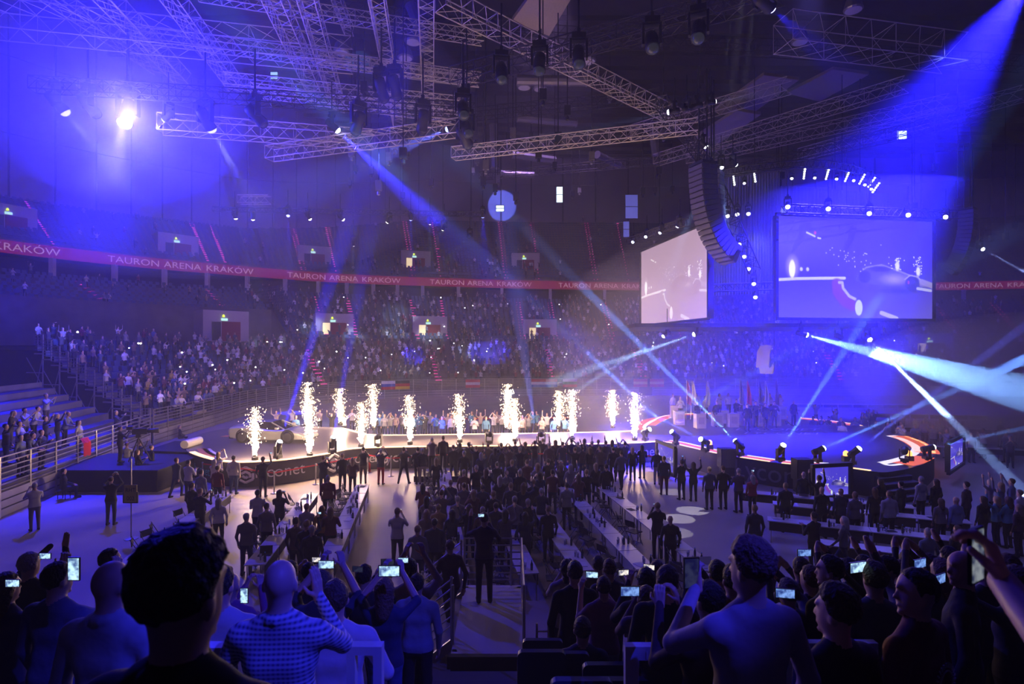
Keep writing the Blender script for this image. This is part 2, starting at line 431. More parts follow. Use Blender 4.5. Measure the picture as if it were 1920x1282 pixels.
# ------------------------------------------------------------------ seats of the far tiers (too many and small: joined)
seatV = []; seatF = []
sv = np.array([(-.23,-.02,.40),(.23,-.02,.40),(.23,.40,.44),(-.23,.40,.44),(-.23,.38,.44),(.23,.38,.44),(.23,.50,.88),(-.23,.50,.88)])
sf = np.array([(0,1,2,3),(4,5,6,7)])
def seat_rows(rows, us, keep, dmin=0):
    vv = []; ff = []; base = 0
    for (a, b) in zip(us[:-1], us[1:]):
        ra = rows(a); rb = rows(b)
        for (d, z0, z1), (e, _, z2) in zip(ra, rb):
            if z1-z0 < 0.15 or d < dmin: continue
            p = ruled(a, d); q = ruled(b, e); Ls = np.linalg.norm(q-p); n = int(Ls/0.62)
            if n < 1: continue
            t = (q-p)/Ls; o = np.array([-t[1], t[0]])
            for k in range(n):
                if RNG.random() > keep: continue
                c = p+t*(k+0.5)*Ls/n+o*0.1
                V = np.stack([c[0]+t[0]*sv[:, 0]+o[0]*sv[:, 1], c[1]+t[1]*sv[:, 0]+o[1]*sv[:, 1], z1+sv[:, 2]], 1)
                vv.append(V); ff.append(sf+base); base += 8
    return np.concatenate(vv), np.concatenate(ff)
for nm, rows, lab in (('upper_tier_seats', upper_rows, 'rows of small dark blue seats on the upper tier'), ('lower_tier_seats', fixed_rows, 'rows of small dark blue seats on the fixed lower tier')):
    V, F = seat_rows(rows, US, 0.97); o = obj(nm, np_mesh(nm, V, F, SEATM)); tag(o, lab, 'seats', None, 'stuff')
# ------------------------------------------------------------------ fence on the front of the retractable stand
def fence(cv, l0, l1, step, root, zb=1.0, zt=2.45, bars=7, kick=True):
    ls = np.linspace(l0, l1, max(2, int(round((l1-l0)/step))+1)); P = [cv.at_l(l) for l in ls]
    for p in P:
        mb = MB(); mb.box((p[0], p[1], zt/2), (0.07, 0.07, zt)); mb.build('post', STEEL, root)
    for a, b in zip(P[:-1], P[1:]):
        for k in range(bars):
            z = zb+0.12+(zt-zb-0.14)*k/(bars-1); mb = MB(); mb.bar((a[0], a[1], z), (b[0], b[1], z), 0.035, 0.045); mb.build('rail', STEEL, root)
        if kick:
            for k in range(3):
                z = 0.17+k*0.33; mb = MB(); mb.bar((a[0], a[1], z), (b[0], b[1], z), 0.03, 0.27); mb.build('panel', CONC, root)
FL = Curve2([tuple(Fc.at_u(u)-0.1*(ruled(u, 1)-Fc.at_u(u))) for u in np.linspace(0, 1, 60)], 6)
fr = thing('stand_fence', 'long curved steel fence with grey kick panels along the far stand', 'fence', (0, 0, 0)); fence(FL, 0, 75, 2.0, fr)
fr2 = thing('stand_fence', 'far straight steel fence hung with flags behind the round stage', 'fence', (0, 0, 0)); fence(FL, 77, FL.L-2, 3.0, fr2, kick=True)
# stepped end of the retractable stand: railings and scaffold
er = thing('stand_end_railing', 'stepped steel railing up the open end of the far stand', 'railing', (0, 0, 0))
sr = thing('scaffold', 'steel scaffold frames under the open end of the far stand', 'scaffold', (0, 0, 0))
for i in range(NB):
    p = ruled(0, i*BT); q = ruled(0, (i+1)*BT); z = 1.35+i*BR; sh = np.array([0, -0.25])
    p = p+sh; q = q+sh
    mb = MB(); mb.box((p[0], p[1], z+0.45), (0.07, 0.07, 1.5)); mb.build('post', STEEL, er)
    for k in range(6):
        mb = MB(); mb.bar((p[0], p[1], z+0.1+k*0.21), (q[0], q[1], z+0.1+k*0.21), 0.03, 0.035); mb.build('rail', STEEL, er)
    mb = MB(); mb.bar((p[0], p[1], z-0.2), (q[0], q[1], z-0.2), 0.08, 0.1); mb.build('beam', STEEL, sr)
    if i % 2 == 0:
        mb = MB(); mb.tube((p[0], p[1], 0), (p[0], p[1], z-0.2), 0.05); mb.build('upright', STEEL, sr)
        r = ruled(0, (i+2)*BT)+sh; z2 = 1.35+(i+2)*BR
        mb = MB(); mb.tube((p[0], p[1], max(0.2, z-1.6)), (r[0], r[1], max(0.2, z-1.6)), 0.04); mb.build('ledger', STEEL, sr)
        mb = MB(); mb.tube((p[0], p[1], max(0.05, z-2.6)), (r[0], r[1], z-0.5), 0.03); mb.build('brace', STEEL, sr)
        if z > 3: mb = MB(); mb.tube((p[0], p[1], z-0.4), (r[0], r[1], 0.4), 0.03); mb.build('brace', STEEL, sr)
# dark backdrop under the end of the stand
m = MB(); a = ruled(0, 0.3); b = ruled(0, 45); m.add([(a[0], a[1]+0.6, 0), (b[0], b[1]+0.6, 0), (b[0], b[1]+0.6, 7.0), (ruled(0, NB*BT)[0], ruled(0, NB*BT)[1]+0.6, 6.4), (a[0], a[1]+0.6, 1.2)], [(0,1,2,3,4)])
struct(m, 'wall_stand_end', DARKW, 'dark hangings under the far stand')
m = MB(); m.box((-51.5, 47, 10.5), (0.6, 12, 21)); struct(m, 'wall_side', mat('side_concrete', (0.30, 0.25, 0.28), 0.85, noise=0.1), 'bare concrete side wall beside the stands')
# ------------------------------------------------------------------ trusses
def atz(px, py, z):
    Y = (z-CAMZ)*FPX/(HZ-py); return Vector(((px-CX)/FPX*Y, Y, z))
def truss(a, b, size, label, m=None, r=0.035, tri=False, group='overhead trusses'):
    m = m or ALU; a = Vector(a); b = Vector(b); d = (b-a); L = d.length; d /= L
    x = d.cross(Vector((0, 0, 1)))
    x = x.normalized() if x.length > 0.05 else Vector((1, 0, 0))
    z = x.cross(d).normalized(); h = size/2
    cs = [x*h+z*h, -x*h+z*h, -x*h-z*h, x*h-z*h] if not tri else [x*h+z*h, -x*h+z*h, -z*h]
    root = thing('truss', label, 'truss', a, 0, group)
    for c in cs:
        mb = MB(); mb.tube(c, c+d*L, r, 6); mb.build('chord', m, root)
    n = max(3, int(L/(size*0.9))); lace = MB(); k = len(cs)
    for i in range(n):
        p = d*(L*i/n); q = d*(L*(i+1)/n)
        for j in range(k):
            c0 = cs[j]; c1 = cs[(j+1) % k]
            lace.tube(c0+p, c1+q, r*0.55, 4, cap=False)
            if i % 2 == 0: lace.tube(c0+p, c1+p, r*0.55, 4, cap=False)
    lace.build('lacing', m, root)
    return root
for i, (x0, x1, y1, z, s) in enumerate([(20, 300, 128, 27.5, 0.9), (150, 345, 150, 27, 1.0), (285, 442, 160, 27, 1.0), (488, 588, 160, 27, 1.1), (560, 634, 200, 27, 1.0), (697, 748, 235, 27, 0.9), (798, 803, 215, 27, 0.9), (610, 655, 60, 33, 0.7)]):
    truss(atz(x0-(x1-x0)*100/(y1+60), -160, z), atz(x1, y1, z), s, ['slender aluminium truss receding along the hall near the plain wall', 'aluminium box truss receding through the blue glare', 'aluminium box truss receding beside the blue glare', 'aluminium box truss receding towards the bright pane', 'aluminium box truss receding past the bright pane', 'narrow upright-looking truss receding over the hall', 'narrow straight truss receding over the middle of the hall', 'thin high truss close under the roof deck'][i])
HT = [((-60, 30), (660, 104), 26.2, 1.7, 0, 'deep box truss crossing above the blue glare'),
      ((370, -14), (905, 72), 27.8, 0.7, 0, 'thin aluminium truss crossing near the roof'),
      ((250, 62), (900, 150), 27.0, 0.8, 0, 'aluminium truss crossing below the deep box truss'),
      ((600, 108), (900, 152), 26.0, 0.6, 0, 'short twin-tube truss over the hall'),
      ((420, 150), (880, 196), 25.0, 0.8, 0, 'aluminium truss crossing in front of the moving heads'),
      ((470, 168), (870, 222), 24.4, 0.7, 0, 'lower aluminium truss crossing in front of the moving heads'),
      ((60, 158), (890, 208), 22.4, 0.75, 1, 'black lamp truss carrying the blue moving heads'),
      ((300, 232), (700, 262), 21.5, 1.1, 0, 'tall-sided truss ring segment below the lamp truss'),
      ((505, 288), (870, 238), 20.6, 0.9, 0, 'aluminium truss slanting up towards the blue lens'),
      ((850, 288), (1310, 236), 20.4, 0.75, 0, 'long triple-tube truss rising across the middle of the hall'),
      ((826, -2), (1285, 228), 24.5, 0.95, 0, 'bright diagonal truss crossing the roof centre'),
      ((850, 146), (1470, -18), 23.0, 0.95, 1, 'black diagonal truss hung with big moving heads'),
      ((1000, 120), (1600, -90), 25.0, 0.8, 1, 'second black diagonal truss behind the moving heads'),
      ((1468, 60), (1790, 100), 27.0, 1.9, 0, 'deep box truss in the blue beam at the roof edge'),
      ((1230, 300), (1700, 158), 26.5, 1.0, 0, 'aluminium truss rising behind the line array'),
      ((1290, 300), (1780, 190), 27.0, 1.0, 0, 'aluminium truss crossing the warm-lit roof panel'),
      ((1310, 335), (1860, 210), 26.0, 1.0, 1, 'black truss crossing above the big screen'),
      ((1240, 190), (1340, 330), 22.0, 0.7, 1, 'short black truss dropping to the line array'),
      ((1180, 250), (1480, 160), 30.0, 1.2, 0, 'far aluminium truss beside the warm-lit roof panel'),
      ((1500, 290), (1920, 175), 30.0, 1.2, 0, 'far aluminium truss behind the blue beam'),
      ((900, 330), (1250, 300), 30.0, 0.9, 1, 'far black truss with hanging cables'),
      ((880, 215), (1230, 180), 31.0, 1.0, 1, 'high black truss over the middle of the hall'),
      ((640, 20), (1000, 60), 34.0, 1.0, 1, 'high black truss close to the roof deck'),
      ((950, 60), (1920, 120), 36.0, 1.2, 1, 'very long high truss across the roof')]
for (p, q, z, s, dk, lab) in HT:
    truss(atz(*p, z), atz(*q, z), s, lab, DTRUSS if dk else ALU)
truss(at(448, 374, 66), at(505, 374, 66), 0.9, 'small far lamp bar truss before the acoustic wall')
truss(at(400, 392, 68), at(905, 402, 68), 0.5, 'thin black far truss carrying the small pale lamps', DTRUSS)
# warm-lit acoustic roof panel
for i, (x0, x1, y0, y1, z) in enumerate([(1335, 1470, 210, 150, 33), (1475, 1600, 175, 140, 33), (1300, 1400, 260, 215, 31), (960, 1040, 40, -20, 31)]):
    mb = MB(); a = atz(x0, y0, z); b = atz(x1, y1, z)
    mb.prism([(a.x, a.y), (b.x, a.y+2), (b.x+1.5, b.y), (a.x+2, b.y-1)], z, z+0.3)
    tag(mb.build('roof_panel', mat('roof_panel', (0.5, 0.42, 0.36), 0.8, noise=0.1)), ['pale acoustic roof panel above the line array', 'pale acoustic roof panel beside the blue beam', 'pale acoustic roof panel behind the diagonal truss', 'pale grey duct panel high above the stage'][i], 'panel')
# clutter under the roof: cables with hoists, ducts, round downlights
CABM = mat('cable_black', (0.03, 0.03, 0.035), 0.6)
for i in range(46):
    x = random.uniform(640, 1330); y = random.uniform(40, 300); z = random.uniform(26, 36)
    p = atz(x, y, z); L = random.uniform(3, 9)
    root = thing('chain_hoist', 'black chain hoist hanging from the roof on its cable', 'hoist', (p.x, p.y, z-L), 0, 'chain hoists under the roof')
    mb = MB(); mb.tube((0, 0, 0.5), (0, 0, L+3), 0.04, 5); mb.build('chain', CABM, root)
    mb = MB(); mb.box((0, 0, 0.15), (0.45, 0.35, 0.7)); mb.lathe([(0.05, -0.55), (0.13, -0.5), (0.13, -0.3), (0.06, -0.2)], 8); mb.build('motor', CABM if i % 3 else STEEL, root)
for i in range(20):
    x = random.uniform(1340, 1910); y = random.uniform(180, 320); p = atz(x, y, 30); L = random.uniform(5, 12)
    root = thing('chain_hoist', 'black chain hoist hanging above the big screen', 'hoist', (p.x, p.y, 30-L), 0, 'chain hoists above the screens')
    mb = MB(); mb.tube((0, 0, 0.5), (0, 0, L+3), 0.04, 5); mb.build('chain', CABM, root)
    mb = MB(); mb.box((0, 0, 0.15), (0.45, 0.35, 0.7)); mb.build('motor', CABM, root)
DUCT = mat('duct_steel', (0.35, 0.33, 0.36), 0.45, 0.6)
for i, (x0, y0, x1, y1) in enumerate([(970, 150, 1100, 152), (970, 220, 1080, 230), (925, 235, 928, 315), (960, 290, 1040, 300), (1120, 290, 1160, 310), (940, 325, 1000, 328), (800, 90, 770, 10), (1225, 250, 1230, 290)]):
    a = atz(x0, y0, 31); b = atz(x1, y1, 31) if x1-x0 > 6 else at(x1, y1, a.y)
    root = thing('air_duct', 'grey round air duct among the roof steel', 'duct', a, 0, 'air ducts under the roof')
    mb = MB(); mb.tube((0, 0, 0), b-a, 0.45, 10); mb.build('pipe', DUCT, root)
    mb = MB(); d = (b-a); n = max(2, int(d.length/1.4))
    for k in range(n+1): mb.tube(d*(k/n)-d.normalized()*0.05, d*(k/n)+d.normalized()*0.05, 0.5, 10)
    mb.build('seam_ring', DUCT, root)
for i, (x, y) in enumerate([(774, 80), (983, 165), (1013, 168), (1103, 116), (760, 110), (1600, 20), (640, 100), (1500, 80)]):
    p = atz(x, y, 32); root = thing('downlight', 'round unlit house downlight under the roof', 'lamp', p, 0, 'unlit round downlights')
    mb = MB(); mb.lathe([(0.62, 0), (0.7, 0.1), (0.5, 0.8), (0.2, 1.1)], 14); mb.build('housing', DUCT, root)
    mb = MB(); mb.lathe([(0.1, -0.02), (0.58, 0.0), (0.58, 0.05)], 14); mb.build('lens', mat('dim_lens', (0.75, 0.72, 0.75), 0.3), root)
for i, (x0, y0, x1, y1, Y, c) in enumerate([(507, 135, 522, 150, 60, 0), (555, 165, 562, 178, 60, 0), (1043, 350, 1055, 380, 92, 1), (930, 385, 945, 397, 92, 1), (1683, 245, 1700, 262, 75, 1), (1172, 365, 1196, 410, 96, 2), (1168, 415, 1180, 445, 96, 2)]):
    a = at(x0, y0, Y); b = at(x1, y1, Y); mb = MB(); root = thing('window_pane', ['bright slanted pane between the trusses', 'small bright pane below the box truss', 'brilliant white window high in the far wall', 'pale lit window in the far wall', 'white slatted lamp in the blue beam', 'large dim blue window behind the line array', 'small dim blue window behind the line array'][i], 'window', (a+b)/2)
    mb.box((0, 0, 0), (b.x-a.x, 0.1, a.z-b.z)); mb.build('pane', mat('pane_light_%d' % c, (0.3, 0.4, 0.5), 0.4, emit=[(0.5, 0.85, 1.0), (0.7, 0.95, 1.0), (0.2, 0.22, 1.0)][c], es=[1.0, 2.2, 0.35][c]), root)
    mb = MB(); w = b.x-a.x; h = a.z-b.z
    for k in range(3): mb.box((0, -0.1, -h/2+h*k/2), (w+0.1, 0.08, 0.08))
    for k in (-1, 1): mb.box((k*w/2, -0.1, 0), (0.08, 0.08, h))
    mb.build('frame', DTRUSS, root)
# ------------------------------------------------------------------ moving-head lamps
_b = MB(); _b.box((0, 0, 0.55), (0.42, 0.36, 0.16)); _b.box((0, 0, 0.66), (0.2, 0.1, 0.1)); MH_BASE = _b.mesh('lamp_base', BLACK)
_b = MB(); _b.box((0.24, 0, 0.2), (0.06, 0.18, 0.6)); _b.box((-0.24, 0, 0.2), (0.06, 0.18, 0.6)); _b.box((0, 0, 0.47), (0.5, 0.18, 0.06)); MH_YOKE = _b.mesh('lamp_yoke', BLACK)
_b = MB(); _b.lathe([(0.10, 0.34), (0.17, 0.30), (0.19, 0.1), (0.17, -0.1), (0.19, -0.3), (0.20, -0.36), (0.17, -0.37)], 12); MH_HEAD = _b.mesh('lamp_head', BLACK, True)
_b = MB(); _b.lathe([(0.168, -0.35), (0.165, -0.40), (0.13, -0.46), (0.07, -0.49), (0.01, -0.50)], 12); MH_LENS = _b.mesh('lamp_lens', BLACK, True)
_b = MB(); _b.tube((0, 0, 0.7), (0, 0, 2.2), 0.03, 6); _b.box((0, 0, 0.75), (0.1, 0.12, 0.14)); MH_PIPE = _b.mesh('clamp_pipe', BLACK)
def lens_mat(c, es):
    n = 'lens_%02d_%02d_%02d_%d' % (int(c[0]*99), int(c[1]*99), int(c[2]*99), int(es*10)); return mat(n, (0.02, 0.02, 0.03), 0.2, emit=c, es=es)
BEAMK = 7.0
def moving_head(loc, target, color, es, label, group, hang=True, s=1.0, beam=None, name='moving_head_lamp'):
    """beam: (power, color, degrees, blend)"""
    loc = Vector(loc); d = (Vector(target)-loc).normalized()
    root = thing(name, label, 'stage lamp', loc, 0, group)
    az = math.atan2(-d.x, d.y)
    bs = obj('base', MH_BASE, root, rot=(0 if hang else PI, 0, az)); bs.scale = (s,)*3
    yk = obj('yoke', MH_YOKE, root, rot=(0 if hang else PI, 0, az)); yk.scale = (s,)*3
    q = d.to_track_quat('-Z', 'Y').to_euler()
    hd = obj('head', MH_HEAD, root, rot=q); hd.scale = (s,)*3
    if hang:
        cl = obj('clamp_pipe', MH_PIPE, root); cl.scale = (s,)*3
    ln = obj('lens', MH_LENS, root, rot=q); ln.scale = (s,)*3
    lm = lens_mat(color, es); ln.material_slots[0].link = 'OBJECT'; ln.material_slots[0].material = lm
    if beam: spot('beam_light', loc+d*0.53*s, target, beam[0]*BEAMK*max(1.0, (8.0/beam[2])**1.8), beam[1], beam[2], beam[3] if len(beam) > 3 else 0.25, 0.05)
    return root
G1 = 'moving heads on the black lamp truss'
def mh(px, py, Y, tpx, tpy, tY, color, es, label, group, **k):
    return moving_head(at(px, py, Y), at(tpx, tpy, tY), color, es, label, group, **k)
mh(240, 210, 36, 60, 790, 28.0, (0.75, 0.75, 1.0), 60, 'blinding blue-white moving head glaring at the camera', G1, s=2.4, beam=(15000, (0.02, 0.018, 1.0), 44, 0.9))
mh(316, 216, 36.5, 100, 420, 45, (0.7, 0.7, 1.0), 12, 'bright blue moving head beside the blinding one', G1, s=1.25, beam=(16000, BLUE, 26, 0.8))
mh(622, 234, 38, 1010, 600, 44, (0.55, 0.6, 1.0), 12, 'moving head throwing the broad blue beam across the hall', G1, s=1.3, beam=(120000, (0.02, 0.02, 1.0), 13, 0.7))
for px, py, tx, ty, on in [(105, 190, 200, 300, 1), (165, 195, 250, 300, 0), (385, 222, 430, 300, 1), (478, 215, 560, 300, 0), (672, 228, 640, 330, 0), (793, 225, 780, 330, 0), (870, 255, 900, 320, 0), (715, 165, 740, 260, 0), (740, 160, 760, 250, 0)]:
    mh(px, py, 36, tx, ty, 38, (0.8, 0.8, 1.0), 1.5 if on else 0.0, 'dark moving head hanging from the black lamp truss', G1, s=1.9, beam=(2500, (0.45, 0.5, 1.0), 14, 0.6) if on else None)
mh(850, 238, 40, 700, 300, 40, (0.35, 0.45, 1.0), 6, 'edge-on blue lens at the end of the black lamp truss', G1, s=1.2, beam=(12000, (0.1, 0.14, 1.0), 16))
for px, py, tx, ty, Y in [(868, 205, 880, 300, 32), (940, 135, 950, 300, 31), (1012, 118, 1000, 300, 30), (1085, 105, 1095, 300, 29), (1222, 78, 1240, 200, 27), (1310, 58, 1300, 200, 26), (875, 240, 900, 330, 34)]:
    mh(px, py, Y, tx, ty, Y-3, (0.6, 0.6, 0.7), 0.03, 'large unlit moving head on the black diagonal truss', 'moving heads on the black diagonal truss', s=1.7)
mh(1432, 3, 24, 1600, 150, 30, (0.5, 0.5, 1.0), 14, 'blue multi-lens moving head at the roof edge', 'moving heads on the black diagonal truss', s=1.5, beam=(16000, BLUE, 14))
spot('beam_light', at(1935, -45, 30), at(1560, 470, 34), 1300000, BLUE, 42, 0.95, 0.05)
spot('beam_light', at(1700, -260, 22), at(1400, 1100, 8), 2600, BLUE, 40, 0.7, 0.15)
point('halo_light', at(238, 214, 34.6), 32000, (0.022, 0.018, 1.0), 0.3)  # point light added before the lens to draw a halo in the haze
for px, py, Y, tx, ty, tY, e, dg, lab in [(540, 398, 66, 548, 690, 60, 26000, 9, 'lamp on the far truss casting a blue pool on the far stand'), (770, 405, 66, 775, 665, 84, 26000, 10, 'lamp on the far truss casting a blue pool above the fountains'), (905, 400, 66, 915, 640, 86, 22000, 16, 'last lamp of the far truss casting a broad blue pool')]:
    mh(px, py, Y, tx, ty, tY, (0.3, 0.35, 1.0), 6, lab, 'blue lamps on the far truss', s=1.2, beam=(e, (0.02, 0.02, 1.0), dg, 0.5))
G2 = 'small pale lamps on the far truss'
for px, py, tx, ty in [(440, 402, 470, 500), (474, 404, 478, 500), (577, 404, 650, 520), (638, 406, 700, 470), (730, 411, 690, 470), (806, 413, 806, 460), (833, 425, 812, 470), (881, 441, 855, 470), (663, 454, 663, 500)]:
    mh(px, py, 68, tx, ty, 72, (1.0, 0.98, 0.8), 14, 'small pale yellow spotlight on the thin far truss', G2, s=1.25, beam=(3800, (0.62, 0.85, 1.0), 12, 0.7))
G3 = 'moving heads around the screen rig'
for px, py, Y, tx, ty, tY, e, dg, lab in [
    (1308, 314, 36, 1180, 400, 38, 2500, 6, 'leftmost of the four white lamps above the line array'), (1330, 312, 36, 1290, 420, 35, 3000, 6, 'second white lamp above the line array'),
    (1352, 306, 36, 1375, 560, 34, 6000, 4, 'third white lamp above the line array'), (1374, 304, 36, 1520, 420, 40, 2500, 6, 'rightmost of the four white lamps above the line array'),
    (1318, 268, 36, 1400, 372, 36, 9000, 2.2, 'narrow beam lamp on the short black truss'),
    (1265, 208, 30, 1000, 265, 33, 5000, 7, 'lamp at the lower end of the diagonal truss'), (1308, 198, 30, 960, 290, 34, 60000, 6, 'pale blue lamp throwing a beam sideways under the roof'),
    (1288, 203, 30, 1500, 160, 33, 4000, 8, 'middle of the three small lamps on the diagonal truss'), (1331, 192, 30, 1600, 150, 34, 5000, 8, 'small lamp pointing at the warm roof panel')]:
    mh(px, py, Y, tx, ty, tY, (0.85, 0.9, 1.0), 14, lab, G3, s=0.8, beam=(e, (0.25, 0.42, 1.0), dg))
for px, py, Y in [(1553, 388, 33.5), (1630, 397, 34), (1703, 400, 34.5), (1773, 404, 35), (1477, 384, 33)]:
    mh(px, py, Y, px, 470, Y-4, (0.85, 0.85, 1.0), 12, 'white lamp on the bar above the big screen', 'lamps above the big screen', s=0.75)
for px, py in [(1188, 452), (1213, 441), (1241, 431), (1274, 418)]:
    mh(px, py, 47-(px-1188)*0.12, px-60, 520, 40, (0.6, 0.65, 1.0), 8, 'small blue lamp above the pale side screen', 'lamps above the side screen', s=0.7)
for px, py in [(1386, 453), (1395, 476), (1403, 499), (1413, 527), (1364, 400), (1382, 397), (1403, 396), (1346, 404), (1416, 552)]:
    mh(px, py, 38, px+4, py+60, 36, (0.9, 0.9, 1.0), 8, 'lamp clamped to the slanting truss between the screens', 'lamps between the screens', s=0.75)
# beams from lamps under the screens
G4 = 'lamps under the screens'
for px, py, Y, tx, ty, tY, e, c, dg, lab in [
    (1502, 625, 34, 1990, 755, 31, 80000, (0.20, 0.44, 1.0), 11, 'brilliant lamp under the screen with the broad misty beam'),
    (1625, 631, 35, 1985, 985, 24, 26000, (0.28, 0.46, 1.0), 2.8, 'lamp under the screen with the narrow beam into the tables'),
    (1572, 630, 35, 1700, 700, 40, 2000, (0.4, 0.5, 1.0), 4, 'faint lamp between the two bright ones under the screen'),
    (1310, 624, 38, 1040, 715, 38, 22000, (0.34, 0.62, 1.0), 4.5, 'lamp under the side screen with the pale beam into the stand'),
    (1251, 626, 42, 1100, 720, 42, 12000, (0.34, 0.62, 1.0), 2.6, 'lamp under the side screen with the thin crossing beam'),
    (1837, 464, 45, 1960, 530, 40, 16000, (0.3, 0.4, 1.0), 3.0, 'lone lamp on the dark wall throwing a thin beam')]:
    mh(px, py, Y, tx, ty, tY, (0.8, 0.92, 1.0), 20, lab, G4, s=0.85, beam=(e, c, dg))
# ------------------------------------------------------------------ LED screens with the live picture
def paint(nx, ny, washed):
    U, Vv = np.meshgrid((np.arange(nx)+.5)/nx, (np.arange(ny)+.5)/ny)   # V down
    U = U.ravel(); Vv = Vv.ravel()
    c = np.zeros((len(U), 3)); c[:] = (0.085, 0.06, 0.80)
    c += (0.16, 0.14, 0.22)*np.clip(np.maximum(Vv-0.62, 0)*1.6, 0, 1)[:, None]
    c += (0.10, 0.09, 0.12)*np.clip(1-np.hypot(U, (Vv-0.25)*1.5)*2.0, 0, 1)[:, None]
    def mixc(mask, col, a=1.0):
        k = np.clip(mask, 0, 1)[:, None]*a; c[:] = c*(1-k)+np.array(col)*k
    def ell(cx, cy, rx, ry, soft=0.15): return np.clip((1.0-np.hypot((U-cx)/rx, (Vv-cy)/ry))/soft, 0, 1)
    def seg(pts, w):
        best = np.full(len(U), 9.0)
        for (x0, y0), (x1, y1) in zip(pts[:-1], pts[1:]):
            dx, dy = x1-x0, (y1-y0)*0.56; L = dx*dx+dy*dy
            t = np.clip(((U-x0)*dx+(Vv-y0)*0.56*dy)/L, 0, 1); best = np.minimum(best, np.hypot(U-x0-t*dx, (Vv-y0)*0.56-t*dy))
        return np.clip((w-best)/(w*0.4)+0.5, 0, 1)
    mixc(seg([(0.0, 0.63), (0.12, 0.615), (0.3, 0.605), (0.42, 0.60)], 0.008), (1, 1, 1))
    mixc(ell(0.09, 0.5, 0.05, 0.14, 0.8), (0.75, 0.6, 1.0)); mixc(ell(0.088, 0.52, 0.022, 0.10, 0.3), (1.6, 1.6, 1.6))
    mixc(ell(0.145, 0.52, 0.012, 0.025, 0.5), (1, 1, 1)); mixc(ell(0.185, 0.52, 0.012, 0.025, 0.5), (1, 1, 1))
    mixc(seg([(0.18, 0.155), (0.23, 0.19)], 0.005), (1, 1, 1)); mixc(seg([(0.25, 0.205), (0.265, 0.21)], 0.005), (1, 1, 1)); mixc(ell(0.232, 0.155, 0.008, 0.018), (0.9, 0.1, 0.4))
    # car
    mixc(seg([(0.51, 0.58), (0.56, 0.49), (0.66, 0.46), (0.78, 0.52), (0.92, 0.60), (1.0, 0.66)], 0.006), (0.40, 0.36, 0.75))
    top = np.interp(U, [0.49, 0.52, 0.56, 0.62, 0.68, 0.76, 0.84, 0.92, 1.0], [0.60, 0.545, 0.49, 0.465, 0.465, 0.51, 0.555, 0.585, 0.63]); bot = np.interp(U, [0.49, 0.6, 0.8, 0.92, 1.0], [0.63, 0.665, 0.69, 0.70, 0.685])
    inside = (U > 0.49)*np.clip((Vv-top)/0.012, 0, 1)*np.clip((bot-Vv)/0.012, 0, 1)
    mixc(inside, (0.13, 0.11, 0.46)); mixc(inside*ell(0.75, 0.60, 0.12, 0.07, 0.9), (0.55, 0.46, 0.68)); mixc(inside*ell(0.95, 0.63, 0.08, 0.05, 0.8), (0.5, 0.42, 0.66)); mixc(inside*ell(0.65, 0.50, 0.09, 0.035, 0.4), (0.04, 0.03, 0.30)); mixc(ell(0.78, 0.72, 0.22, 0.035, 0.8), (0.05, 0.04, 0.42), 0.8)
    mixc(ell(0.55, 0.58, 0.045, 0.07, 0.2), (0.05, 0.04, 0.34)); mixc(ell(0.865, 0.645, 0.052, 0.085, 0.15), (0.06, 0.05, 0.36)); mixc(ell(0.84, 0.63, 0.007, 0.02), (0.5, 0.05, 0.35))
    mixc(seg([(0.815, 0.60), (0.85, 0.555), (0.90, 0.57), (0.93, 0.62)], 0.004), (0.6, 0.55, 0.9)); mixc(seg([(0.90, 0.69), (0.99, 0.71)], 0.008), (0.7, 0.7, 1.0))
    mixc(seg([(0.93, 0.62), (1.0, 0.66)], 0.016), (0.45, 0.38, 0.7))
    rg = np.random.default_rng(3)
    for (sx, sy, h) in ((0.765, 0.50, 0.13), (0.905, 0.55, 0.19)):
        mixc(ell(sx, sy-0.035, 0.018, 0.06, 0.5), (1.3, 1.3, 1.3))
        for _ in range(30):
            a = rg.random(); mixc(ell(sx+rg.normal(0, 0.014), sy-a*h, 0.005, 0.008, 0.5), (1.2, 1.2, 1.2))
    for _ in range(34):
        mixc(ell(rg.normal(0.47, 0.11), rg.normal(0.38, 0.06), 0.005, 0.008, 0.5), (0.9, 0.9, 1.0), 0.9)
    # lit rim and round lamp
    mixc(seg([(0.37, 0.66), (0.375, 0.74), (0.42, 0.83), (0.47, 0.87)], 0.032), (0.28, 0.07, 0.62)); mixc(seg([(0.385, 0.645), (0.405, 0.645), (0.41, 0.70), (0.45, 0.78), (0.49, 0.81)], 0.008), (0.75, 0.72, 1.0))
    mixc(ell(0.515, 0.87, 0.032, 0.10, 0.3), (0.10, 0.08, 0.55)); mixc(ell(0.512, 0.895, 0.026, 0.085, 0.15), (0.95, 1.1, 1.0)); mixc(seg([(0.66, 0.945), (0.76, 1.0)], 0.012), (0.8, 0.75, 1.0))
    if washed:
        lum = c.mean(1, keepdims=True); base = np.array((0.62, 0.40, 0.55))*(0.9+0.28*np.clip(Vv, 0, 1))[:, None]
        c = base+np.clip(lum-0.42, 0, 1)*np.array((0.7, 0.9, 0.8))-np.clip(0.30-lum, 0, 1)*0.25+np.clip(c[:, :1]-c[:, 2:]*0.6, 0, 1)*np.array((0.2, 0, -0.05))
    return np.clip(c, 0, 2)
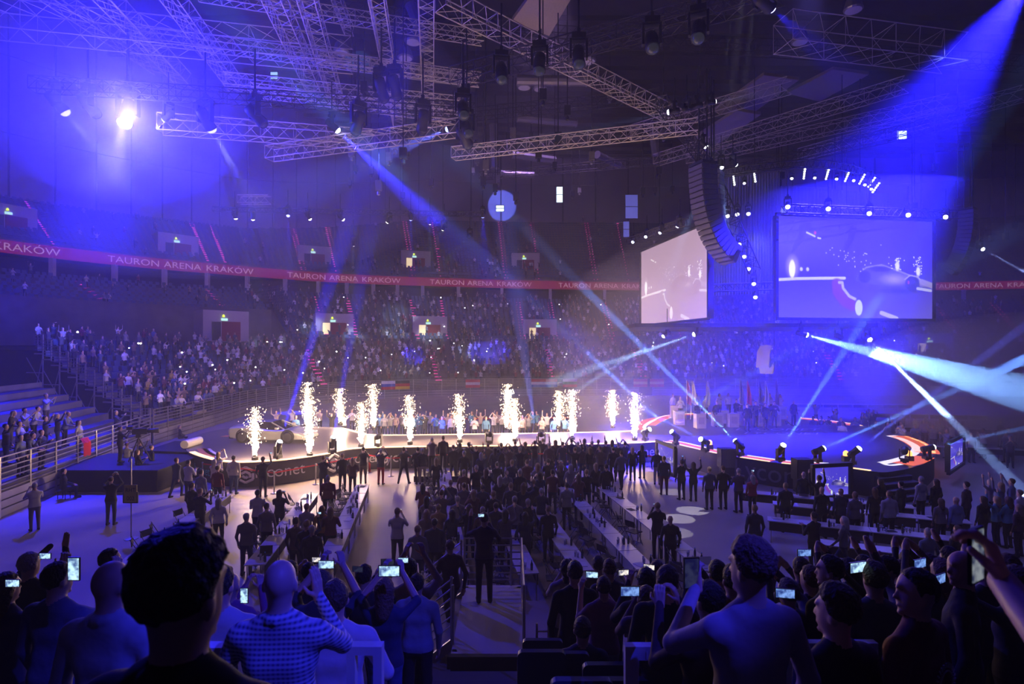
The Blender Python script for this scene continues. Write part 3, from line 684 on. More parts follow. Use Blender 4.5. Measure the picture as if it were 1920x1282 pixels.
def screen(a, b, z0, h, nx, ny, washed, es, label, parent_name='led_screen', thick=0.35):
    """a,b: lower left / right corners seen from the front (x,y)"""
    a = Vector((a[0], a[1], 0)); b = Vector((b[0], b[1], 0)); w = (b-a).length; t = (b-a).normalized(); n = Vector((t.y, -t.x, 0))
    root = thing(parent_name, label, 'screen', (a.x, a.y, z0), math.atan2(t.y, t.x))
    mb = MB(); mb.box((w/2, thick/2+0.03, h/2), (w+0.12, thick, h+0.12)); mb.build('casing', BLACK, root)
    mb = MB()
    for (c, d) in (((w/2, 0.0, -0.09), (w+0.3, 0.14, 0.16)), ((w/2, 0.0, h+0.09), (w+0.3, 0.14, 0.16)), ((-0.09, 0.0, h/2), (0.16, 0.14, h)), ((w+0.09, 0.0, h/2), (0.16, 0.14, h))): mb.box(c, d)
    mb.build('frame', BLACK, root)
    X, Z = np.meshgrid(np.linspace(0, w, nx+1), np.linspace(h, 0, ny+1)); V = np.stack([X.ravel(), np.full(X.size, 0.02), Z.ravel()], 1)
    i, j = np.meshgrid(np.arange(nx), np.arange(ny)); q = (j*(nx+1)+i).ravel(); F = np.stack([q+nx+1, q+nx+2, q+1, q], 1)
    obj('picture', np_mesh('picture', V, F, attr_mat('screen_picture_%d' % int(es*100), es), paint(nx, ny, washed)), root)
    return root
A = at(1459, 594, 33.7); B = at(1748.5, 598.5, 35.4); screen((A.x, A.y), (B.x, B.y), A.z-0.02, 6.02, 300, 180, False, 0.75, 'huge LED screen showing a car and spark fountains in blue')
A2 = at(1202, 599.5, 47.1); B2 = at(1327, 594, 36.4); screen((A2.x, A2.y), (B2.x, B2.y), 8.55, 6.0, 240, 150, True, 0.95, 'huge pale pink LED screen seen at an angle beside the line array')
SCR_C = (20.0, 42.0)
# light thrown by the pictures
spot('screen_glow', (21.0, 33.0, 11.0), (18, 20, 1), 2200, (0.2, 0.16, 1.0), 150, 1.0, 2.0)
spot('screen_glow', (10.9, 41, 11.0), (-5, 38, 1), 1600, (1.0, 0.65, 0.9), 150, 1.0, 2.0)
# line arrays: curved column of cabinets, each its own part
CABI = mat('speaker_grille', (0.10, 0.09, 0.11), 0.6, noise=0.2, nscale=30)
def line_array(top, n, ch, w, yaw, label, curl=2.6, d=1.1):
    root = thing('line_array', label, 'speaker', top, yaw); p = Vector((0, 0, 0)); ang = 0.0
    for i in range(n):
        ang += math.radians(0.5+curl*i/n*1.6)
        R = Matrix.Rotation(ang, 3, 'X'); dn = R @ Vector((0, 0, -1)); c = p+dn*(ch/2)
        mb = MB(); mb.box((0, 0, 0), (w, d, ch-0.03)); mb.box((0, -d/2-0.02, 0), (w*0.96, 0.05, ch-0.07))
        o = mb.build('cabinet', CABI, root); o.location = c; o.rotation_euler = R.to_euler()
        p = p+dn*ch
    mb = MB(); mb.box((0, 0, 0.12), (w, d, 0.16)); mb.tube((0, 0.3, 0.2), (0, 0.3, 6), 0.05); mb.tube((0, -0.3, 0.2), (0, -0.3, 6), 0.05); mb.build('flying_frame', BLACK, root)
    return root
line_array(at(1318, 312, 34.5), 20, 0.305, 1.25, math.radians(-68), 'long curved black line array hanging before the pale screen', 3.4)
line_array(at(1336, 322, 36.5), 17, 0.31, 1.2, math.radians(-35), 'second curved line array behind the first one', 3.2)
line_array(at(1815, 395, 52), 16, 0.36, 1.3, math.radians(35), 'dark line array hanging beyond the big screen', 2.6)
# pleated drapes around the rig: each drop is a part
DRP = mat('voile_drape', (0.42, 0.42, 0.5), 0.85)
def drape(px0, px1, Y0, Y1, z0, z1, label, n=8):
    a = at(px0, HZ, Y0); b = at(px1, HZ, Y1); root = thing('drape', label, 'curtain', (a.x, a.y, z0), 0); d = Vector((b.x-a.x, b.y-a.y, 0)); nn = d.normalized(); o = Vector((nn.y, -nn.x, 0))
    for i in range(n):
        rows = []
        for z in (0, (z1-z0)*0.5, z1-z0):
            row = []
            for k in range(19):
                t = (i+k/18*0.985)/n; q = d*t+o*(0.10*math.sin(k/18*PI*6+i)); row.append((q.x, q.y, z))
            rows.append(row)
        mb = MB(); mb.grid(rows); mb.build('drop', DRP, root, True)
zt = at(1560, 325, 40).z; zb = at(1560, 398, 40).z
drape(1463, 1668, 41, 43, zb-2, zt-0.6, 'blue-lit pleated drape above the big screen', 10)
drape(1330, 1462, 43, 41, at(0, 552, 42).z, at(0, 330, 42).z, 'tall blue-lit pleated drape between the two screens', 8)
for px, Y, e in ((1488, 39.5, 900), (1520, 39.5, 600), (1590, 39.5, 350), (1440, 39, 900), (1350, 40, 500), (1385, 40, 400)):
    p = at(px, 335, Y); spot('drape_light', p, (p.x, p.y+2.6, p.z-5), e, (0.42, 0.48, 1.0), 30, 0.6, 0.1)
# ring truss of blinders above the rig
ring = thing('ring_truss', 'curved black truss carrying rows of white blinder lamps above the screens', 'truss', (0, 0, 0))
rp = [at(px, py, Y) for px, py, Y in ((1335, 336, 40), (1378, 328, 38.5), (1420, 322, 37.5), (1465, 318, 37), (1510, 314, 37), (1555, 316, 37.5), (1595, 322, 38.5), (1630, 334, 40), (1650, 348, 42))]
for k, off in enumerate(((0, 0, 0), (0, 0, 0.5), (0, 0.5, 0.25))):
    mb = MB(); mb.path([p+Vector(off) for p in rp], 0.05); mb.build('chord', DTRUSS, ring)
mb = MB()
for a, b in zip(rp[:-1], rp[1:]):
    for k in range(4):
        mb.tube(a.lerp(b, k/4), a.lerp(b, (k+0.5)/4)+Vector((0, 0, .5)), 0.025, 4); mb.tube(a.lerp(b, (k+0.5)/4)+Vector((0, 0, .5)), a.lerp(b, (k+1)/4), 0.025, 4)
mb.build('lacing', DTRUSS, ring)
BLD = mat('blinder_bulb', (0.2, 0.2, 0.3), 0.4, emit=(0.85, 0.9, 1.0), es=9)
for px, py, dx in [(1508, 326, 1), (1551, 327, 2), (1588, 331, 3), (1616, 336, 4), (1634, 342, 5), (1642, 352, 5), (1340, 346, -1), (1376, 338, -1), (1415, 332, -1)]:
    Y = 37.5+abs(px-1500)*0.012; root = thing('blinder_lamp', 'vertical strip lamp of white bulbs on the ring truss', 'stage lamp', at(px, py, Y), 0, 'blinder strips on the ring truss')
    mb = MB(); mb.box((0, 0.1, 0), (0.14, 0.12, 0.75)); mb.build('housing', BLACK, root)
    for k in range(5):
        mb = MB(); mb.lathe([(0.01, -0.06), (0.055, -0.03), (0.055, 0.03), (0.01, 0.06)], 8, (dx*0.022*(k-2), -0.02, (k-2)*0.15)); mb.build('bulb', BLD, root)
for px, py in [(1485, 332), (1528, 331), (1569, 333), (1601, 336), (1622, 344), (1634, 352), (1396, 341)]:
    mh(px, py, 37.4, px-10, py+60, 35, (0.85, 0.9, 1.0), 9, 'small white lamp between the blinder strips', 'lamps on the ring truss', s=0.5)
# trusses of the rig
truss(at(1470, 392, 33.2), at(1790, 404, 36), 0.5, 'black lamp bar above the big screen', DTRUSS)
truss(at(1345, 345, 38), at(1415, 508, 37), 0.75, 'slanting black truss with lamps between the screens', DTRUSS)
truss(at(1332, 540, 40), at(1456, 536, 40), 0.5, 'black truss along the foot of the tall drape', DTRUSS)
truss(at(1180, 452, 48), at(1285, 415, 38), 0.45, 'black lamp bar above the pale screen', DTRUSS)
mb = MB(); p = at(1390, 610, 40); mb.box((p.x, p.y+2, 8.1), (16, 9, 0.25)); tag(mb.build('rig_ceiling', BLACK), 'black underside platform below the hanging screens', 'platform')
# hanging white sculpture: thick slab shaped like a fist-like numeral seen from the side
p = at(1441, 673, 45)
root = thing('hanging_sculpture', 'white hanging block sculpture with a hooked lower edge above the round stage', 'sculpture', p, math.radians(-28))
prof = [(-0.55, -1.15), (0.35, -1.15), (0.42, -0.62), (0.36, -0.35), (0.26, -0.50), (0.12, -0.72), (0.06, -0.60), (0.1, 0.1), (0.14, 0.6), (0.3, 1.05), (-0.1, 1.12), (-0.55, 1.05), (-0.78, 0.6), (-0.82, 0.2), (-0.88, -0.62), (-0.78, -0.72), (-0.66, -0.62)]
mb = MB(); n = len(prof); vs = [(x, -0.55, z) for x, z in prof]+[(x, 0.55, z) for x, z in prof]
mb.add(vs, [(i, n+i, n+(i+1) % n, (i+1) % n) for i in range(n)]+[tuple(range(n)), tuple(range(n, 2*n))[::-1]])
mb.build('body', WHITEP, root)
for k in (-0.4, 0.4):
    mb = MB(); mb.tube((k, 0, 1.0), (k, 0, 4.5), 0.02, 5); mb.build('wire', CABM, root)
spot('sculpture_light', (p.x-6, p.y-12, 9.5), p, 900, (1, 0.85, 0.9), 14, 0.5)
# ------------------------------------------------------------------ stage: car lobe, catwalk and oval
HS = 1.15
front_px = [(1696, 880), (1660, 885), (1632, 883), (1575, 876), (1478, 870), (1410, 861), (1343, 850), (1290, 838), (1246, 829), (1192, 831), (1100, 833.5), (1000, 836), (908, 837), (804, 838), (704, 840), (654, 843), (612, 852), (550, 861), (508, 865), (446, 867.5), (400, 863), (354, 848), (352, 835)]
back_px = [(372, 815), (425, 803), (500, 797), (587, 800), (640, 802), (675, 810), (712, 815), (908, 813), (1100, 810), (1190, 806.5), (1206, 797), (1222, 788), (1255, 778), (1335, 774), (1420, 776), (1490, 782), (1560, 789), (1618, 798), (1690, 817), (1740, 838), (1752, 851), (1735, 868)]
OUT = [fl(x, y, HS) for x, y in front_px+back_px]
oc = Curve2([(p.x, p.y) for p in OUT]+[(OUT[0].x, OUT[0].y)], 6); OP = oc.p[:-1]
DECK = mat('stage_deck', (0.12, 0.108, 0.105), 0.34, noise=0.15, nscale=0.5)
stage = thing('stage', 'long dark stage with a car lobe, a catwalk and an oval end', 'stage', (0, 0, 0))
m = MB(); m.prism([tuple(p) for p in OP][::-1], 0.02, HS)
fas = mat('stage_fascia', (0.028, 0.026, 0.032), 0.5, noise=0.15, nscale=2); dk = m.build('platform', [fas, DECK], stage)
nrm = [p.normal.z for p in dk.data.polygons]; dk.data.polygons.foreach_set('material_index', [1 if z > 0.5 else 0 for z in nrm])
LEDW = mat('led_warm_white', (0.3, 0.25, 0.2), 0.5, emit=(1.0, 0.58, 0.30), es=1.9)
LEDO = mat('led_orange', (0.2, 0.05, 0.02), 0.5, emit=(1.0, 0.17, 0.05), es=0.85)
LEDV = mat('led_pale', (0.3, 0.3, 0.35), 0.5, emit=(0.9, 0.85, 1.0), es=1.1)
def ribbon_strip(pts, off, w, h, z, name, m_, closed=False):
    """flat raised strip following a polyline, shifted inward by off"""
    P = [np.array(p[:2], float) for p in pts]; rows = []
    for i, p in enumerate(P):
        a = P[max(i-1, 0)]; b = P[min(i+1, len(P)-1)]; t = (b-a)/max(1e-6, np.linalg.norm(b-a)); n = np.array([t[1], -t[0]])
        q0 = p+n*off; q1 = p+n*(off+w); rows.append([(q0[0], q0[1], z), (q0[0], q0[1], z+h), (q1[0], q1[1], z+h), (q1[0], q1[1], z)])
    mb = MB(); mb.grid(rows); return mb.build(name, m_, stage)
def outline_between(l0, l1, n=60): return [tuple(oc.at_l(l)) for l in np.linspace(l0, l1, n)]
def l_near(px, py):
    p = fl(px, py, HS); d = np.hypot(oc.p[:, 0]-p.x, oc.p[:, 1]-p.y); return oc.l[int(np.argmin(d))]
lf0, lf1 = l_near(1246, 829), l_near(354, 848)
ribbon_strip(outline_between(lf0, lf1, 90), 0.02, 0.28, 0.03, HS, 'edge_light', LEDW)
ribbon_strip(outline_between(l_near(640, 802), l_near(1190, 806), 60), 0.02, 0.25, 0.03, HS, 'edge_light', LEDW)
ribbon_strip(outline_between(l_near(1632, 883), l_near(1575, 876), 16), 0.02, 0.16, 0.03, HS, 'edge_light', LEDW)
for a, b in (((1560, 874), (1470, 869)), ((1440, 866), (1385, 857)), ((1370, 855), (1250, 829))):
    pts = outline_between(l_near(*a), l_near(*b), 24)
    ribbon_strip(pts, 0.02, 0.10, 0.03, HS, 'edge_light', LEDW); ribbon_strip(pts, 0.18, 0.42, 0.02, HS, 'edge_band', LEDO); ribbon_strip(pts, 0.72, 0.10, 0.03, HS, 'edge_light', LEDV)
pts = outline_between(l_near(1206, 797), l_near(1618, 798), 60)
ribbon_strip(pts, 0.02, 0.12, 0.03, HS, 'edge_light', LEDW); ribbon_strip(pts, 0.3, 0.55, 0.02, HS, 'edge_band', LEDO)
def inlay(pxs, w, name, m_, h=0.012):
    c = Curve2([(fl(x, y, HS).x, fl(x, y, HS).y) for x, y in pxs], 8); ribbon_strip([tuple(p) for p in c.p], -w/2, w, h, HS, name, m_)
inlay([(1668, 817), (1690, 823), (1712, 834), (1718, 843), (1706, 854), (1682, 862), (1654, 868)], 0.42, 'arc_light', LEDV)
inlay([(1668, 817), (1682, 816.5)], 0.2, 'arc_light', LEDV)
inlay([(1654, 868), (1668, 872), (1690, 870)], 0.2, 'arc_light', LEDV)
inlay([(1684, 817), (1712, 828), (1734, 842), (1738, 850)], 1.1, 'arc_band', LEDO); inlay([(1730, 856), (1710, 865), (1690, 870)], 1.0, 'arc_band', LEDO)
inlay([(1696, 817.5), (1726, 828), (1748, 842), (1751, 850)], 0.16, 'arc_light', LEDW)
inlay([(1214, 807), (1208, 800), (1224, 790), (1262, 782)], 0.24, 'arc_light', LEDV); inlay([(1203, 806), (1199, 798), (1215, 787), (1250, 780.5)], 0.5, 'arc_band', LEDO)
LOB = mat('deck_print_orange', (0.75, 0.30, 0.10), 0.5); LWH = mat('deck_print_white', (0.75, 0.72, 0.72), 0.5); LPU = mat('deck_print_violet', (0.12, 0.08, 0.2), 0.5)
inlay([(377, 841), (384, 849), (400, 857)], 0.42, 'printed_arc', LOB); inlay([(384, 841), (391, 848), (404, 855)], 0.22, 'printed_arc', LPU); inlay([(389, 841), (396, 847), (408, 853)], 0.26, 'printed_arc', LWH)
inlay([(419, 819), (430, 816)], 0.4, 'printed_arc', LOB)
# lettering on the deck and on the fascia
DT = mat('deck_lettering', (0.62, 0.6, 0.66), 0.5)
for s_, px, py, sz in (('LYCONET', 1376, 806.5, 1.7), ('LYCONET', 1392, 813.5, 1.5)):
    tv, tf = text_data(s_, sz); p = fl(px, py, HS); mb = MB(); mb.add([(p.x+x*0.72+z*0.55, p.y+z*0.85-x*0.04, HS+0.012) for x, y, z in tv], tf); mb.build('deck_lettering', DT, stage)
LET = mat('fascia_lettering', (0.62, 0.60, 0.62), 0.6)
def fascia_text(s_, px, py, size, zb, m_=LET):
    l0 = l_near(px, py); tv, tf = text_data(s_, size); vs = []
    for (x, y, z) in tv:
        l = l0-x; p = oc.at_l(l); t = oc.tan_l(l); n = np.array([-t[1], t[0]]); q = p+n*0.03; vs.append((q[0], q[1], zb+z))
    mb = MB(); mb.add(vs, tf); mb.build('fascia_lettering', m_, stage)
def fascia_logo(px, py, size, zb, m_=LET):
    """open cube mark made of three rounded strokes"""
    l0 = l_near(px, py)
    def P(x, z):
        l = l0-x*size; p = oc.at_l(l); t = oc.tan_l(l); n = np.array([-t[1], t[0]]); q = p+n*0.035; return (q[0], q[1], zb+z*size)
    for pts in (((0.05, 0.25), (0.05, 0.75), (0.5, 1.0), (0.9, 0.78)), ((0.15, 0.2), (0.5, 0.02), (0.92, 0.22), (0.92, 0.6)), ((0.25, 0.6), (0.5, 0.72), (0.75, 0.58), (0.75, 0.35)), ((0.3, 0.45), (0.5, 0.32), (0.62, 0.4))):
        mb = MB(); mb.path([P(*q) for q in pts], 0.085*size, 5); mb.build('fascia_logo', m_, stage)
fascia_text('lyconet', 362, 853, 0.62, 0.35, mat('teal_lettering', (0.08, 0.45, 0.5), 0.6)); fascia_logo(448, 867, 0.75, 0.2); fascia_text('lyconet', 474, 867, 0.78, 0.42)
fascia_logo(615, 852, 0.9, 0.2); fascia_text('lyconet', 640, 846, 0.72, 0.4); fascia_logo(700, 840, 0.7, 0.25); fascia_text('lyconet', 722, 840, 0.78, 0.38)
fascia_logo(862, 837, 0.8, 0.25); fascia_text('lyconet', 884, 837, 0.78, 0.38); fascia_text('lyconet', 1165, 832, 0.8, 0.38); fascia_text('Lyconet', 1376, 856, 1.25, 0.22, mat('oval_lettering', (0.16, 0.15, 0.17), 0.6))
# ramp beside the car lobe with a rolled carpet end
m = MB(); a = fl(355, 836, HS); m.add([(-23.5, 33.0, 0.0), (-23.5, 38.5, 0), (a.x+0.4, 37.6, HS), (a.x+0.4, 31.0, HS), (-23.5, 33.0, -0.05), (-23.5, 38.5, -0.05), (a.x+0.4, 37.6, 0.0), (a.x+0.4, 31.0, 0.0)], [(0,3,2,1), (4,5,6,7), (0,1,5,4), (2,3,7,6), (3,0,4,7), (1,2,6,5)])
tag(m.build('vehicle_ramp', [mat('ramp_grey', (0.48, 0.45, 0.44), 0.5, noise=0.1)]), 'pale grey vehicle ramp rising to the car lobe', 'ramp')
m = MB(); m.tube((a.x+0.2, 30.7, HS+0.22), (a.x+0.2, 32.2, HS+0.22), 0.22, 14); tag(m.build('carpet_roll', mat('carpet_white', (0.7, 0.66, 0.62), 0.6)), 'white carpet roll at the corner of the car lobe', 'roll')
m = MB(); m.prism([(-19.5, 30.2), (-16.9, 29.8), (-17.2, 30.6), (-18.4, 33.2), (-19.8, 33.4)], 0.0, HS-0.02); tag(m.build('ramp_masking', BLACKC), 'black cloth masking under the vehicle ramp', 'drape')
# steps down from the oval
st = thing('stage_steps', 'dark stage steps leading down from the oval', 'steps', (0, 0, 0)); a = fl(1640, 884, HS); b = fl(1700, 879, HS)
for k in range(5):
    mb = MB(); d = Vector((0.15, -1, 0)).normalized()*0.32*k; z = HS-0.2*(k+1)
    mb.prism([(a.x+d.x, a.y+d.y-0.34), (b.x+d.x, b.y+d.y-0.34), (b.x+d.x, b.y+d.y-0.02), (a.x+d.x, a.y+d.y-0.02)], 0.0, z); mb.build('step', BLACK, st)
    mb = MB(); mb.bar((a.x+d.x, a.y+d.y-0.345, z-0.02), (b.x+d.x, b.y+d.y-0.345, z-0.02), 0.02, 0.035); mb.build('nosing', mat('nosing_grey', (0.35, 0.34, 0.38), 0.5), st)
# ------------------------------------------------------------------ moving heads standing on the rim
G5 = 'moving heads on the stage rim'
for px, py, tx, ty, tY, e, c, dg, lab, es in [
    (521, 855, 578, 660, 27, 110000, BLUE, 5, 'rim lamp with an upright blue beam in front of the car', 8), (623, 845, 648, 690, 28, 50000, BLUE, 5, 'rim lamp with a faint blue beam between two spark fountains', 8),
    (709, 832, 830, 760, 40, 5000, BLUE, 7, 'pale blue glowing rim lamp on the catwalk near the red belt', 14), (917, 827, 800, 790, 45, 3000, BLUE, 8, 'blue rim lamp behind the dense catwalk crowd', 6),
    (1016, 827, 1100, 780, 45, 2000, BLUE, 8, 'half hidden rim lamp behind the raised hands', 4), (1210, 821, 1300, 760, 31, 6000, CYAN, 3, 'rim lamp where the catwalk meets the oval', 8),
    (1267, 829, 1100, 660, 31, 26000, CYAN, 2.8, 'oval rim lamp with a narrow beam past the last spark fountain', 10), (1322, 842, 1220, 775, 28, 10000, (0.06, 0.10, 1.0), 3, 'oval rim lamp with a short deep blue beam', 10),
    (1387, 850, 1010, 455, 44, 45000, CYAN, 2.6, 'oval rim lamp with the longest beam into the stand', 12), (1463, 860, 1530, 740, 25, 12000, CYAN, 3, 'oval rim lamp with a short upright beam', 12),
    (1533, 862, 1850, 705, 27, 22000, CYAN, 2.8, 'oval rim lamp with the long beam over the arcs', 12), (1600, 866, 1700, 775, 25, 10000, (0.08, 0.12, 1.0), 3, 'oval rim lamp with a violet beam', 12),
    (1738, 857, 1860, 815, 27, 7000, CYAN, 3, 'lamp at the tip of the orange arcs', 8), (1696, 862, 1700, 800, 30, 0, CYAN, 3, 'small lamp between the orange arcs', 5)]:
    p = fl(px, py+8, HS); p.z += 0.62
    moving_head(p, at(tx, ty, tY), (0.7, 0.85, 1.0), es, lab, G5, hang=False, s=0.8, beam=(e, c, dg) if e else None)
p = fl(1008, 812, HS); moving_head((p.x, p.y+2.5, 0.7), at(982, 660, 52), (0.6, 0.7, 1.0), 6, 'floor lamp behind the catwalk with an upright pale beam', G5, hang=False, s=0.95, beam=(70000, (0.14, 0.2, 1.0), 4))
for px, py in [(1331, 836), (1586, 858), (1705, 858)]:
    p = fl(px, py+6, HS); root = thing('beacon_lamp', 'small orange warning lamp on the oval rim', 'lamp', p, 0, 'orange lamps on the oval rim')
    mb = MB(); mb.box((0, 0, 0.12), (0.3, 0.25, 0.24)); mb.build('base', BLACK, root)
    mb = MB(); mb.lathe([(0.03, 0.24), (0.12, 0.26), (0.12, 0.42), (0.04, 0.5)], 10); mb.build('dome', mat('orange_dome', (0.3, 0.08, 0.02), 0.4, emit=(1, 0.35, 0.08), es=4), root)
for i, (px, py) in enumerate([(1354, 848), (1492, 868)]):
    p = fl(px, py+2, HS); p.y -= 0.6; root = thing('floor_monitor', ['black loudspeaker box on the oval rim nearer the catwalk', 'black loudspeaker box on the oval rim above the lettering'][i], 'speaker', (p.x, p.y, 0), 0)
    mb = MB(); mb.box((0, 0, 1.05), (0.75, 0.6, 0.95)); mb.build('cabinet', BLACK, root); mb = MB(); mb.box((0, -0.31, 1.05), (0.68, 0.04, 0.88)); mb.build('grille', CABI, root); mb = MB(); mb.box((0, 0, 0.29), (0.6, 0.5, 0.58)); mb.build('plinth', BLACK, root)
# floor picture monitors
for a, b, z0, z1, lab in [((1233, 1264), (30.2, 28.2), 0.35, 1.55, 'tilted floor screen with a blue picture below the oval rim'), ((1527, 1591), (24.2, 24.6), 0.25, 1.45, 'floor screen showing the car below the oval rim'), ((1779, 1806), (27.6, 30.0), 0.6, 1.9, 'grey floor screen on its stand beside the oval tip')]:
    p = at(a[0], HZ, b[0]); q = at(a[1], HZ, b[1]); screen((p.x, p.y), (q.x, q.y), z0, z1-z0, 80, 45, False, 0.8, lab, 'floor_screen', 0.12)
# ------------------------------------------------------------------ sports car
def wheel(root, x, y, side):
    w = MB(); M = Matrix.Rotation(PI/2, 3, 'X'); w.lathe([(0.22, -0.14), (0.31, -0.15), (0.345, -0.11), (0.345, 0.11), (0.31, 0.15), (0.22, 0.14)], 22, (x, y, 0.345), M)
    t = w.build('tyre', mat('tyre_rubber', (0.012, 0.012, 0.012), 0.8), root, True)
    r = MB(); s = side
    for k in range(5):
        a = k*2*PI/5; c = Vector((x+math.cos(a)*0.13, y+s*0.13, 0.345+math.sin(a)*0.13)); r.bar((x, y+s*0.13, 0.345), (x+math.cos(a)*0.25, y+s*0.14, 0.345+math.sin(a)*0.25), 0.06, 0.03, (0, 1, 0))
    r.lathe([(0.24, 0.0), (0.26, 0.02), (0.24, 0.04)], 22, (x, y+s*0.12, 0.345), M)
    r.build('rim', mat('rim_grey', (0.12, 0.12, 0.12), 0.35, 0.7), t)
    c = MB(); c.box((x-0.13, y+s*0.08, 0.36), (0.07, 0.05, 0.22)); c.build('brake_caliper', mat('caliper_red', (0.7, 0.03, 0.02), 0.4), t)
pc = fl(452, 830, HS); qc = fl(549, 831.5, HS)
car = thing('sports_car', 'low silver-grey sports car parked on the round end of the stage', 'car', ((pc.x+qc.x)/2, (pc.y+qc.y)/2+0.95, HS+0.02), math.atan2(qc.y-pc.y, qc.x-pc.x))
PAINT = mat('silver_grey_paint', (0.46, 0.47, 0.43), 0.3, 0.3)
GLS = mat('car_glass', (0.012, 0.014, 0.016), 0.08, spec=0.8)
# stations along x: (x, half width at sill, at belt, z sill, z belt, z deck)
stn = [(-2.30, .82, .86, .38, .70, .78), (-2.15, .92, .95, .26, .78, .90), (-1.75, .96, .99, .20, .84, .97), (-1.3, .97, 1.01, .19, .83, 1.00), (-0.85, .96, .99, .18, .78, 1.02), (-0.4, .95, .97, .17, .73, .86), (0.1, .95, .96, .16, .70, .76), (0.6, .95, .96, .16, .68, .73), (1.1, .97, .99, .18, .70, .75), (1.5, .97, .99, .20, .66, .72), (1.9, .93, .95, .20, .55, .62), (2.25, .84, .85, .18, .42, .48), (2.42, .66, .66, .20, .34, .38)]
rows = []
for (x, ws, wb, zs, zb, zd) in stn:
    half = [(ws*0.96, zs), (ws, zs+0.06), (wb, (zs+zb)/2+0.06), (wb*0.985, zb-0.02), (wb*0.90, zb+(zd-zb)*0.55), (wb*0.62, zd), (0.0, zd+0.015)]
    rows.append([(x, -w, z) for w, z in half]+[(x, w, z) for w, z in half[:-1][::-1]]+[(x, -half[0][0], half[0][1])])
m = MB(); m.grid(rows); n = len(rows[0])-1
m.add([rows[0][i] for i in range(n)], [tuple(range(n))]); m.add([rows[-1][i] for i in range(n)], [tuple(range(n))[::-1]])
body = m.build('body', PAINT, car, False)
# cabin: glasshouse with roof
cab = [(-1.25, .60, .98, .42, 1.03), (-0.7, .80, .80, .55, 1.12), (-0.2, .84, .74, .58, 1.145), (0.2, .85, .72, .57, 1.12), (0.75, .80, .72, .50, .86), (1.05, .74, .72, .6, .75)]
rows = [[(x, -wb, zb), (x, -wt, zt), (x, -wt*0.55, zt+0.025), (x, wt*0.55, zt+0.025), (x, wt, zt), (x, wb, zb)] for (x, wb, zb, wt, zt) in cab]
m = MB(); m.grid(rows); m.build('glasshouse', GLS, car, False)
m = MB(); m.grid([[(x, -wt*1.02, zt+0.008), (x, -wt*0.5, zt+0.04), (x, wt*0.5, zt+0.04), (x, wt*1.02, zt+0.008)] for (x, wb, zb, wt, zt) in cab[:4]]); m.build('roof', PAINT, car)
for s in (-1, 1):
    m = MB(); m.bar((0.2, s*0.6, 1.13), (1.08, s*0.80, 0.74), 0.05, 0.06); m.build('windscreen_pillar', PAINT, car)
    m = MB(); m.bar((-0.62, s*0.60, 1.11), (-0.95, s*0.86, 0.80), 0.22, 0.05); m.build('rear_pillar', PAINT, car)
    m = MB(); m.box((0.72, s*1.03, 0.84), (0.16, 0.2, 0.12)); m.build('door_mirror', PAINT, car)
    m = MB(); m.box((2.12, s*0.70, 0.50), (0.34, 0.2, 0.08), Matrix.Rotation(0.3, 3, 'Y')); m.build('headlamp', mat('headlamp_glass', (0.6, 0.6, 0.6), 0.1), car)
    m = MB(); m.box((-2.27, s*0.6, 0.72), (0.08, 0.4, 0.08)); m.build('tail_lamp', mat('tail_red', (0.3, 0.02, 0.02), 0.3), car)
    m = MB(); m.bar((-0.8, s*0.99, 0.3), (-0.25, s*0.99, 0.52), 0.03, 0.22); m.build('side_intake', BLACK, car)
    for x in (-1.36, 1.32):
        w = MB(); M = Matrix.Rotation(PI/2, 3, 'X'); w.lathe([(0.02, -0.02), (0.395, -0.02), (0.40, 0.02), (0.02, 0.02)], 22, (x, s*0.975, 0.37), M); w.build('wheel_arch', BLACK, car)
        wheel(car, x, s*0.88, s)
m = MB(); m.box((2.3, 0, 0.2), (0.3, 1.5, 0.05)); m.build('front_splitter', BLACK, car)
m = MB(); m.box((-2.2, 0, 0.27), (0.2, 1.5, 0.2)); m.build('rear_diffuser', BLACK, car)
# ------------------------------------------------------------------ spark fountains
SPK = mat('spark_white', (1, 0.9, 0.7), 0.5, emit=(1.0, 0.74, 0.45), es=5.0)
SPC = mat('spark_core', (1, 0.95, 0.8), 0.5, emit=(1.0, 0.84, 0.62), es=9.0)
OCT = np.array([(1,0,0),(-1,0,0),(0,1,0),(0,-1,0),(0,0,1),(0,0,-1)], float); OCF = np.array([(0,2,4),(2,1,4),(1,3,4),(3,0,4),(2,0,5),(1,2,5),(3,1,5),(0,3,5)])
def spark_meshes(seed, H):
    rg = np.random.default_rng(seed); vv = []; ff = []; b = 0
    for k in range(800):
        a = rg.random()**1.1; h = a*H; spread = 0.06+0.42*min(1, a*1.5)*(0.55+0.45*rg.random())
        if k > 690: spread *= 1.7; h = (0.25+0.6*rg.random())*H
        th = rg.random()*2*PI; rr = spread*abs(rg.normal(0, 0.6)); drift = 0.10*math.sin(h*1.3+seed)
        sz = rg.uniform(0.007, 0.019)*(1.5-0.5*a); st = rg.uniform(1.0, 2.6)
        c = np.array([math.cos(th)*rr+drift*a, math.sin(th)*rr, 0.15+h]); V = OCT*sz; V[:, 2] *= st; vv.append(V+c); ff.append(OCF+b); b += 6
    s1 = np_mesh('sparks', np.concatenate(vv), np.concatenate(ff), SPK)
    mb = MB()
    for k in range(26):
        a = k/26; r = 0.05+0.055*math.sin(min(1, a*1.5)*PI*0.6)
        mb.tube((rg.normal(0, 0.035+0.05*a), rg.normal(0, 0.035+0.05*a), 0.1+a*H*0.26), (rg.normal(0, 0.05+0.08*a), rg.normal(0, 0.05+0.08*a), 0.1+a*H*0.30+0.3), r*0.5, 5, r*0.25)
    s2 = mb.mesh('flame_core', SPC)
    return s1, s2
